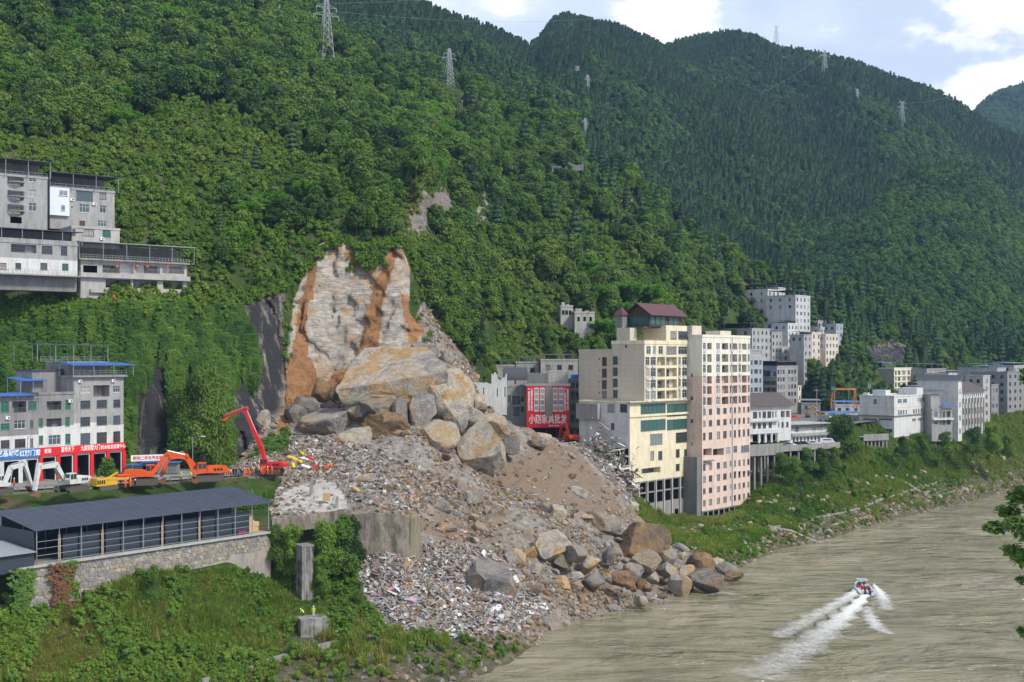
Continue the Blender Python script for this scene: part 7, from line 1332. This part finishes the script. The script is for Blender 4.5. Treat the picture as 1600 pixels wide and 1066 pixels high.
def person(p,label,top,leg,hat,pose='stand',rz=None,scale=1.0,group=None):
    me,hme,hp=POSE[pose]; me=me.copy(); 
    for k,m in enumerate((CL[top],CL[leg],SKIN,BOOT)): me.materials[k]=m
    o=link('person',me,None,p,rq.random()*6.28 if rz is None else rz,(scale,)*3); tag(o,label,'person',group); h=hme.copy(); h.materials.append(HL[hat]); link('helmet' if hat!='black' else 'hair',h,o,hp); return o
for k,(u,v,top,leg,hat,pose,lab) in enumerate([(283,752,'vest','navy','white','stand','worker in a yellow-green vest left of the pair near the bucket'),(299,750,'vest','white','yellow','walk','worker in a yellow-green vest right of the pair near the bucket'),(204,762,'orange','orange','yellow','stand','worker in orange right beside the first orange excavator'),(196,763,'orange','orange','red','stand','worker in orange left beside the drill rig'),(189,762,'orange','navy','yellow','bend','stooping worker in orange behind the drill rig'),(211,764,'black','black','white','stand','dark-clothed person right of the orange workers by the drill rig'),(22,762,'orange','black','white','stand','worker in orange behind the white excavator arm'),(128,728+12,'orange','black','yellow','stand','worker in orange in the doorway of the red shops'),(486,731,'red','red','black','stand','rescuer in red, left of the pair on the rubble'),(494,731,'red','red','yellow','stand','rescuer in red, right of the pair on the rubble'),(517,728,'orange','orange','yellow','bend','rescuer in orange crouching on the rubble beside a box'),(437,742,'red','red','red','stand','rescuer in red beside the long-arm excavator track'),(426,740,'orange','orange','yellow','walk','rescuer in orange in front of the long-arm excavator'),(424,812,'vest','navy','white','stand','worker in a yellow-green vest at the right end of the shed')]):
    p=rp(u,v) if v<770 and u<480 else (surf_at(u,v,205,330)+Vector((0,0,.1)) if v<740 else P(u,v,211)); person(p,lab,top,leg,hat,pose)
for k in range(32):
    u=322+k*3.55+rq.uniform(-1.2,1.2); v=750-(u-322)*.085+rq.uniform(-3,1.5); o_=u>378; top='orange' if (o_ and rq.random()<.75) else rq.choice(['black','navy','vest','white','grey','orange','black']); leg=top if top=='orange' else rq.choice(['black','navy']); hat=rq.choice(['yellow','white','red']) if top in('orange','vest') else rq.choice(['black','white'])
    nm={'orange':'rescuer in orange with a %s helmet'%hat,'vest':'worker in a yellow-green vest','white':'person in a white shirt','grey':'person in grey'}.get(top,'person in dark clothes'); person(rp(u,v),nm+' in the crowd along the road guardrail','%s'%top,leg,hat,rq.choice(['stand','stand','walk']),group='crowd along the guardrail: '+nm)
person(P(487,964,196)+Vector((.3,0,.02)),'worker in a yellow-green vest standing on the pier block, right one','vest','white','white'); person(P(471,966,196.5)+Vector((.2,.4,.02)),'worker in a yellow-green vest at the back of the pier block, left one','vest','navy','white','bend')
person(P(178,472,258),'person in an orange top standing below the long gallery house','orange','black','black')
item('tool_box','orange tool box on the rubble between the red rescuers','box',507,728,264,MB().box((0,0,.3),(.9,.5,.6)).box((0,0,.62),(.5,.1,.08)),CL['orange'])
# ---------------------------------------------------------------- pylons and wires
M_pyl=plain('pylon_steel',(.44,.46,.48),.6,.0)
def pylon(label,u,vb,vt,kindp='tower',Y=None,wide=.15):
    s=P(u,vb,Y) if Y else surf_at(u,vb,300); H_=(vb-vt)*s.y/F+1.0; T=thing('pylon',label,'pylon',s-Vector((0,0,1)),.5); th=max(.14,s.y*.00013); b=MB(); lv=9; hw=lambda q_:H_*wide*.5*(1-q_)**1.0+.35+.012*H_
    for i in range(lv):
        z0,z1=H_*i/lv,H_*(i+1)/lv; a0,a1=hw(i/lv),hw((i+1)/lv); c0=[(-a0,-a0),(a0,-a0),(a0,a0),(-a0,a0)]; c1=[(-a1,-a1),(a1,-a1),(a1,a1),(-a1,a1)]
        for k in range(4):
            n_=(k+1)%4; b.bar((*c0[k],z0),(*c1[k],z1),th); b.bar((*c0[k],z0),(*c1[n_],z1),th*.6); b.bar((*c0[n_],z0),(*c1[k],z1),th*.6)
            b.bar((*c1[k],z1),(*c1[n_],z1),th*.6)
    b.build('lattice',M_pyl,T); tips=[]
    arms=[(.74,.20),(.86,.16)] if kindp=='tower' else [(.80,.24),(.98,.17)]
    for q_,w_ in arms:
        for s_ in (-1,1):
            m=MB(); zz=H_*q_; e=(s_*H_*w_,0,zz); m.bar((s_*hw(q_),0,zz),e,th); m.bar((s_*hw(q_),0,zz+H_*.05),e,th*.8); m.build('cross_arm',M_pyl,T); m=MB(); m.tube([e,(e[0],0,zz-.06*H_)],[th*.5]*2,5); m.build('insulator',M_white,T); tips.append(T.matrix_basis@Vector((e[0],0,zz-.06*H_)))
    if kindp=='cat':
        for s_ in(-1,1): m=MB(); m.bar((s_*hw(.98),0,H_*.97),(s_*H_*.13,0,H_*1.08),th); m.build('earth_peak',M_pyl,T)
    T['_h']=H_; return T
PYL=[pylon('tall white lattice pylon on the near ridge at the top left',515,94,-6,Y=None),pylon('lattice pylon on the ridge left of the centre',706,126,70),pylon('small cat-head pylon on the dark mountain',901,119,97,'cat'),pylon('lattice pylon right of the cat-head one on the dark mountain',923,140,113),pylon('lattice pylon low on the spur above the hill galleries',920,211,183),pylon('short pylon on the skyline, left of the tall one',1193,82,58,'cat',Y=1795),pylon('tall pylon standing on the skyline',1213,90,41,'cat',Y=1775),pylon('pylon on the skyline right of the tall one',1285,112,72,'cat'),pylon('small pylon on the mountain flank below the skyline',1332,158,138,'cat'),pylon('pylon on the flank at the right, nearest the far hill',1407,194,154,'cat'),pylon('pylon cut off by the top edge at the left',434,22,-40)]
def wire(a,b,sag,r,label):
    pts=[a.lerp(b,i/24)-Vector((0,0,sag*4*(i/24)*(1-i/24))) for i in range(25)]; m=MB(); m.tube([p-a for p in pts],r,4,cap=False); tag(m.build('power_line',M_steel,None,a),label,'cable')
def ptop(T,f=.82,dx=0): return T.location+Vector((dx,0,T['_h']*f))
wire(ptop(PYL[0],.8,4),Vector((330,1400,520)),30,.05,'lower power line from the tall white pylon towards the sky'); wire(ptop(PYL[0],.92,4),Vector((360,1400,600)),30,.05,'upper power line from the tall white pylon towards the sky')
wire(P(200,80,420),P(400,145,430),3,.05,'cable strung across the wooded slope at the left'); wire(ptop(PYL[7],.9),P(1000,175,1300),25,.09,'power line crossing the mountain flank'); wire(ptop(PYL[9],.9),ptop(PYL[8],.9),12,.09,'short power line between the two flank pylons')
wire(ptop(PYL[9],.95),P(1640,60,1500),20,.08,'power line rising from the flank pylon over the sky at the right')
for T in PYL: del T['_h']
# ---------------------------------------------------------------- boat
BZ=PZ(1354,932,0); hd=math.atan2(1,.10); T=thing('motorboat','white rescue motorboat with grey canopy and passengers in red vests speeding upriver','boat',(BZ.x+.6,BZ.y+4.2,.1),hd); M_hull=plain('hull_white',(.72,.73,.74),.35,var=.1)
m=MB(); ns=12; rings=[]
for i in range(ns+1):
    q_=i/ns; x=-4.2+9.2*q_; w_=1.55*(1 if q_<.5 else math.cos((q_-.5)/.5*1.45)**.7)+.04; sh=.75+.5*q_**2; kz=-.25+.9*max(0,q_-.7)**1.5; rings.append([(x,-w_,sh),(x,-w_*.8,.05+.35*q_**3),(x,0,kz),(x,w_*.8,.05+.35*q_**3),(x,w_,sh)])
for i in range(ns):
    for k in range(4): m.poly([rings[i][k],rings[i+1][k],rings[i+1][k+1],rings[i][k+1]])
m.poly(rings[0][::-1])
for i in range(ns):
    if i>=8: m.poly([rings[i][0],rings[i][4],rings[i+1][4],rings[i+1][0]])
    else:
        a,b_=rings[i],rings[i+1]; m.poly([(a[1][0],a[1][1],.3),(a[3][0],a[3][1],.3),(b_[3][0],b_[3][1],.3),(b_[1][0],b_[1][1],.3)])
m.build('hull',M_hull,T)
for s in(-1,1):
    m=MB(); m.tube([rings[i][0 if s<0 else 4] for i in range(ns+1)],.16,7); m.build('gunwale_tube',M_hull,T)
m=MB(); m.box((1.6,0,2.35),(2.6,2.3,.1)); m.build('canopy',plain('canopy_grey',(.32,.35,.40),.6),T)
for x in(.5,2.7):
    for y in(-1,1): m=MB(); m.bar((x,y,.6),(x,y,2.3),.06); m.build('canopy_post',M_steel,T)
m=MB(); m.prism([(2.2,.8),(3.0,.8),(2.8,1.5),(2.4,1.7)],-.9,.9); m.build('console',M_glass,T)
for y in(-.5,.5): m=MB(); m.box((-4.5,y,.75),(.6,.42,.75)); m.box((-4.5,y,.0),(.3,.2,.9)); m.build('outboard_motor',M_blk,T)
m=MB(); m.box((-2.6,0,.55),(.5,2.2,.5)); m.build('bench',M_white,T)
for k,(x,y,c) in enumerate(((-2.3,-.6,'red'),(-2.3,.1,'red'),(-2.3,.75,'red'),(-3.6,-.5,'navy'),(-3.6,.4,'navy'),(.4,.3,'red'))):
    ca,sa=math.cos(hd),math.sin(hd); person((T.location.x+x*ca-y*sa,T.location.y+x*sa+y*ca,.42),['passenger in a red life vest on the left of the boat','passenger in a red life vest in the middle of the boat','passenger in a red life vest on the right of the boat','crewman in navy at the stern, left','crewman in navy at the stern, right','helmsman in red under the boat canopy'][k],c,'navy','white' if k<3 else 'black',rz=hd-math.pi/2+math.pi,scale=.95)
# wake: ridges of foam standing on the water
t=NT('foam'); n=t.noise(1.3,6,t.pos(),.7); t.color(t.mix(t.rng(n,.30,.60),(.50,.49,.44),(.76,.76,.74))).set(Roughness=.7); tr=t.node('ShaderNodeBsdfTransparent'); mx=t.node('ShaderNodeMixShader'); al=t.attr('foam'); t.l(t.rng(t.math('ADD',al,t.math('MULTIPLY',t.math('SUBTRACT',t.noise(.9,6,t.pos((1,.7,1)),.7,.5),.5),1.0)),.15,1.1),mx.inputs[0]); t.l(tr.outputs[0],mx.inputs[1]); t.l(t.b.outputs[0],mx.inputs[2]); t.l(mx.outputs[0],t.n['Material Output'].inputs[0]); M_foam=t.mat
def foam(label,path,seed):
    """path: (u,v,halfwidth m,height m,strength)"""
    pts=[(PZ(u,v,0),w_,h,s) for u,v,w_,h,s in path]; n=60; V=[];A_=[];Fc=[]; nc=9; ts=np.linspace(0,len(pts)-1,n)
    for i,tt in enumerate(ts):
        k=min(int(tt),len(pts)-2); f_=tt-k; p=pts[k][0].lerp(pts[k+1][0],f_); w_,h,s=[pts[k][j]*(1-f_)+pts[k+1][j]*f_ for j in(1,2,3)]; d=(pts[k+1][0]-pts[k][0]).normalized(); nx=Vector((d.y,-d.x,0))
        for c in range(nc):
            q_=c/(nc-1)*2-1; bump=(1-q_*q_); V.append(tuple(p+nx*q_*w_*(1+.25*math.sin(i*.9+seed))+Vector((0,0,.26+h*bump*(.9+.2*random.Random(i*31+c+seed).random()))))); A_.append(s*bump)
    for i in range(n-1):
        for c in range(nc-1): Fc.append([i*nc+c,i*nc+c+1,(i+1)*nc+c+1,(i+1)*nc+c])
    me=mesh('wake_foam',V,Fc,[M_foam],None,True); a=me.attributes.new('foam','FLOAT','POINT'); a.data.foreach_set('value',np.array(A_,np.float32)); kind(link('wake_foam',me),'stuff',label)
foam('white propeller wash straight behind the boat',[(1353,931,1.0,.25,1.5),(1340,946,1.8,.15,1.2),(1322,962,2.6,.08,.95),(1302,980,3.4,.04,.75),(1270,1005,4.4,.03,.55),(1225,1035,5.5,.02,.45),(1180,1062,6.5,.02,.35)],1)
foam('left bow wave spray beside the boat',[(1346,918,.5,.6,1.0),(1334,930,1.6,.4,1.0),(1314,943,2.4,.15,.7),(1286,958,2.6,.06,.55),(1255,975,2.6,.05,.5),(1215,998,2.6,.04,.45)],2); foam('right bow wave spray beside the boat',[(1365,918,.5,.6,1.0),(1374,929,1.6,.4,1.0),(1381,941,2.0,.15,.7),(1386,956,2.2,.06,.4)],3)
foam('soft wake crest right of the wash',[(1354,950,1.2,.08,.5),(1360,968,1.8,.08,.7),(1372,984,2.0,.06,.65),(1392,994,1.6,.04,.4)],5)
foam('ripple of foam off the boulder tip',[(1095,933,1.0,.03,.22),(1130,928,1.6,.04,.34),(1172,936,1.5,.03,.2)],7)
# ---------------------------------------------------------------- near bank at the camera side and its overhanging tree
V=[];nn_=12
for i in range(nn_+1):
    for k in range(9):
        y=4+i*4.2; x=.52*y+3.2+k*3.5+k*k*.2; V.append((x,y,34+k*1.1-.02*(y-30)**2*.15-(2.5 if k==0 else 0)-.35*max(0,y-34)))
kind(link('near_bank',mesh('near_bank',V,[[i*9+k,(i+1)*9+k,(i+1)*9+k+1,i*9+k+1] for i in range(nn_) for k in range(8)],[M_ground])),'structure')
T=thing('overhanging_tree','dark leafy tree leaning in from the right edge in the foreground','tree',(20.5,36,36)); rg=np.random.default_rng(44); trb=MB(); trb.tube([(0,0,-1),(.1,0,3),(-.1,0,8),(.1,0,14)],[.28,.24,.2,.1],9); trb.build('trunk',M_bark,T,smooth=True)
M_near=leafmat('leaf_near',[(.035,.075,.025),(.055,.11,.03),(.08,.14,.035)],.35); LV=[];LN=[]; br=MB(); ends=[]
for u,v,r_ in ((1574,798,.36),(1556,824,.28),(1596,775,.42),(1588,818,.34),(1582,858,.3),(1600,872,.36),(1612,830,.5),(1545,824,.14),(1596,905,.16),(1614,590,.36),(1602,578,.14),(1622,640,.36),(1598,985,.16),(1614,990,.3),(1690,700,1.2),(1700,560,1.2),(1690,900,1.2),(1710,800,1.4),(1740,640,1.5),(1780,720,1.6),(1800,600,1.5),(1830,820,1.6),(1860,700,1.7),(1760,480,1.4),(1820,480,1.5),(1790,380,1.3),(1840,900,1.4),(1880,560,1.6)):
    c=P(u,v,36+rg.normal()*.8)-T.location; st=Vector((-.0,0,min(13,max(3,c.z-1.2)))); br.tube([st,st.lerp(c,.5)+Vector((0,0,.35)),c],[.06,.035,.012],5); n=int(900*r_**1.6); d=rg.normal(size=(n,3)); d/=np.linalg.norm(d,axis=1)[:,None]; LV.append(np.array(c)+d*r_*(.35+.75*rg.random((n,1)))*np.array([1.1,1,.75])); nr=d*.4+rg.normal(size=(n,3))*.5+np.array([0,0,.9]); LN.append(nr/np.linalg.norm(nr,axis=1)[:,None])
br.build('branches',M_bark,T,smooth=True); Vv,Fc=cards(rg,np.concatenate(LV),np.concatenate(LN),.105,2.0,.15); link('crown',mesh('crown',Vv,Fc,[M_near]),T)
M_path=wallmat('path_concrete',(.30,.275,.23),1.0)
# concrete path and litter along the right bank
T=thing('bank_path','narrow concrete path running along the right river bank','path',surf_at(1300,800,250,420)); q0=None
for u,v in ((1205,820),(1250,808),(1290,800),(1340,788),(1380,772),(1420,763),(1450,755),(1480,744)):
    g_=surf_at(u,v,250,470)+Vector((0,0,.05))-T.location
    if q0 is not None: m=MB(); m.bar(q0,g_,1.3,.5); m.build('path_slab',M_path,T)
    q0=g_
T=thing('drain_channel','pale concrete channel running down the right bank to the water','channel',surf_at(1250,830,250,400)); q0=None
for u,v in ((1180,808),(1205,818),(1235,824),(1262,836),(1298,850)):
    g_=surf_at(u,v,250,420)+Vector((0,0,.35))-T.location
    if q0 is not None: m=MB(); m.bar(q0,g_,.8,.45); m.build('channel_piece',M_concl,T)
    q0=g_
for k,(a,b_,lab) in enumerate((((1140,822),(1172,838),'fallen concrete beam on the grass below the pink tower'),((1412,745),(1438,762),'leaning concrete beam on the right bank'),((1385,738),(1404,744),'broken slab with a white bag on the right bank'))):
    g0=surf_at(*a,250,430)+Vector((0,0,.3)); g1=surf_at(*b_,250,430)+Vector((0,0,.3)); m=MB(); m.bar((0,0,0),g1-g0,.8,.5); m.box((g1-g0)*.5+Vector((0,0,.35)),(.6,.5,.3)); tag(m.build('fallen_beam',M_concl,None,g0),lab,'beam')
# ---------------------------------------------------------------- air
hz=MB(); hz.box((400,1450,330),(4600,3100,760)); t=bpy.data.materials.new('air'); t.use_nodes=True; n_=t.node_tree.nodes; n_.clear(); o_=n_.new('ShaderNodeOutputMaterial'); pv_=n_.new('ShaderNodeVolumePrincipled'); pv_.inputs['Color'].default_value=(.40,.62,1.0,1); pv_.inputs['Density'].default_value=HAZE; pv_.inputs['Anisotropy'].default_value=.2; t.node_tree.links.new(pv_.outputs[0],o_.inputs['Volume'])
kind(hz.build('haze',t),'stuff','thin bluish air between the viewer and the mountains')
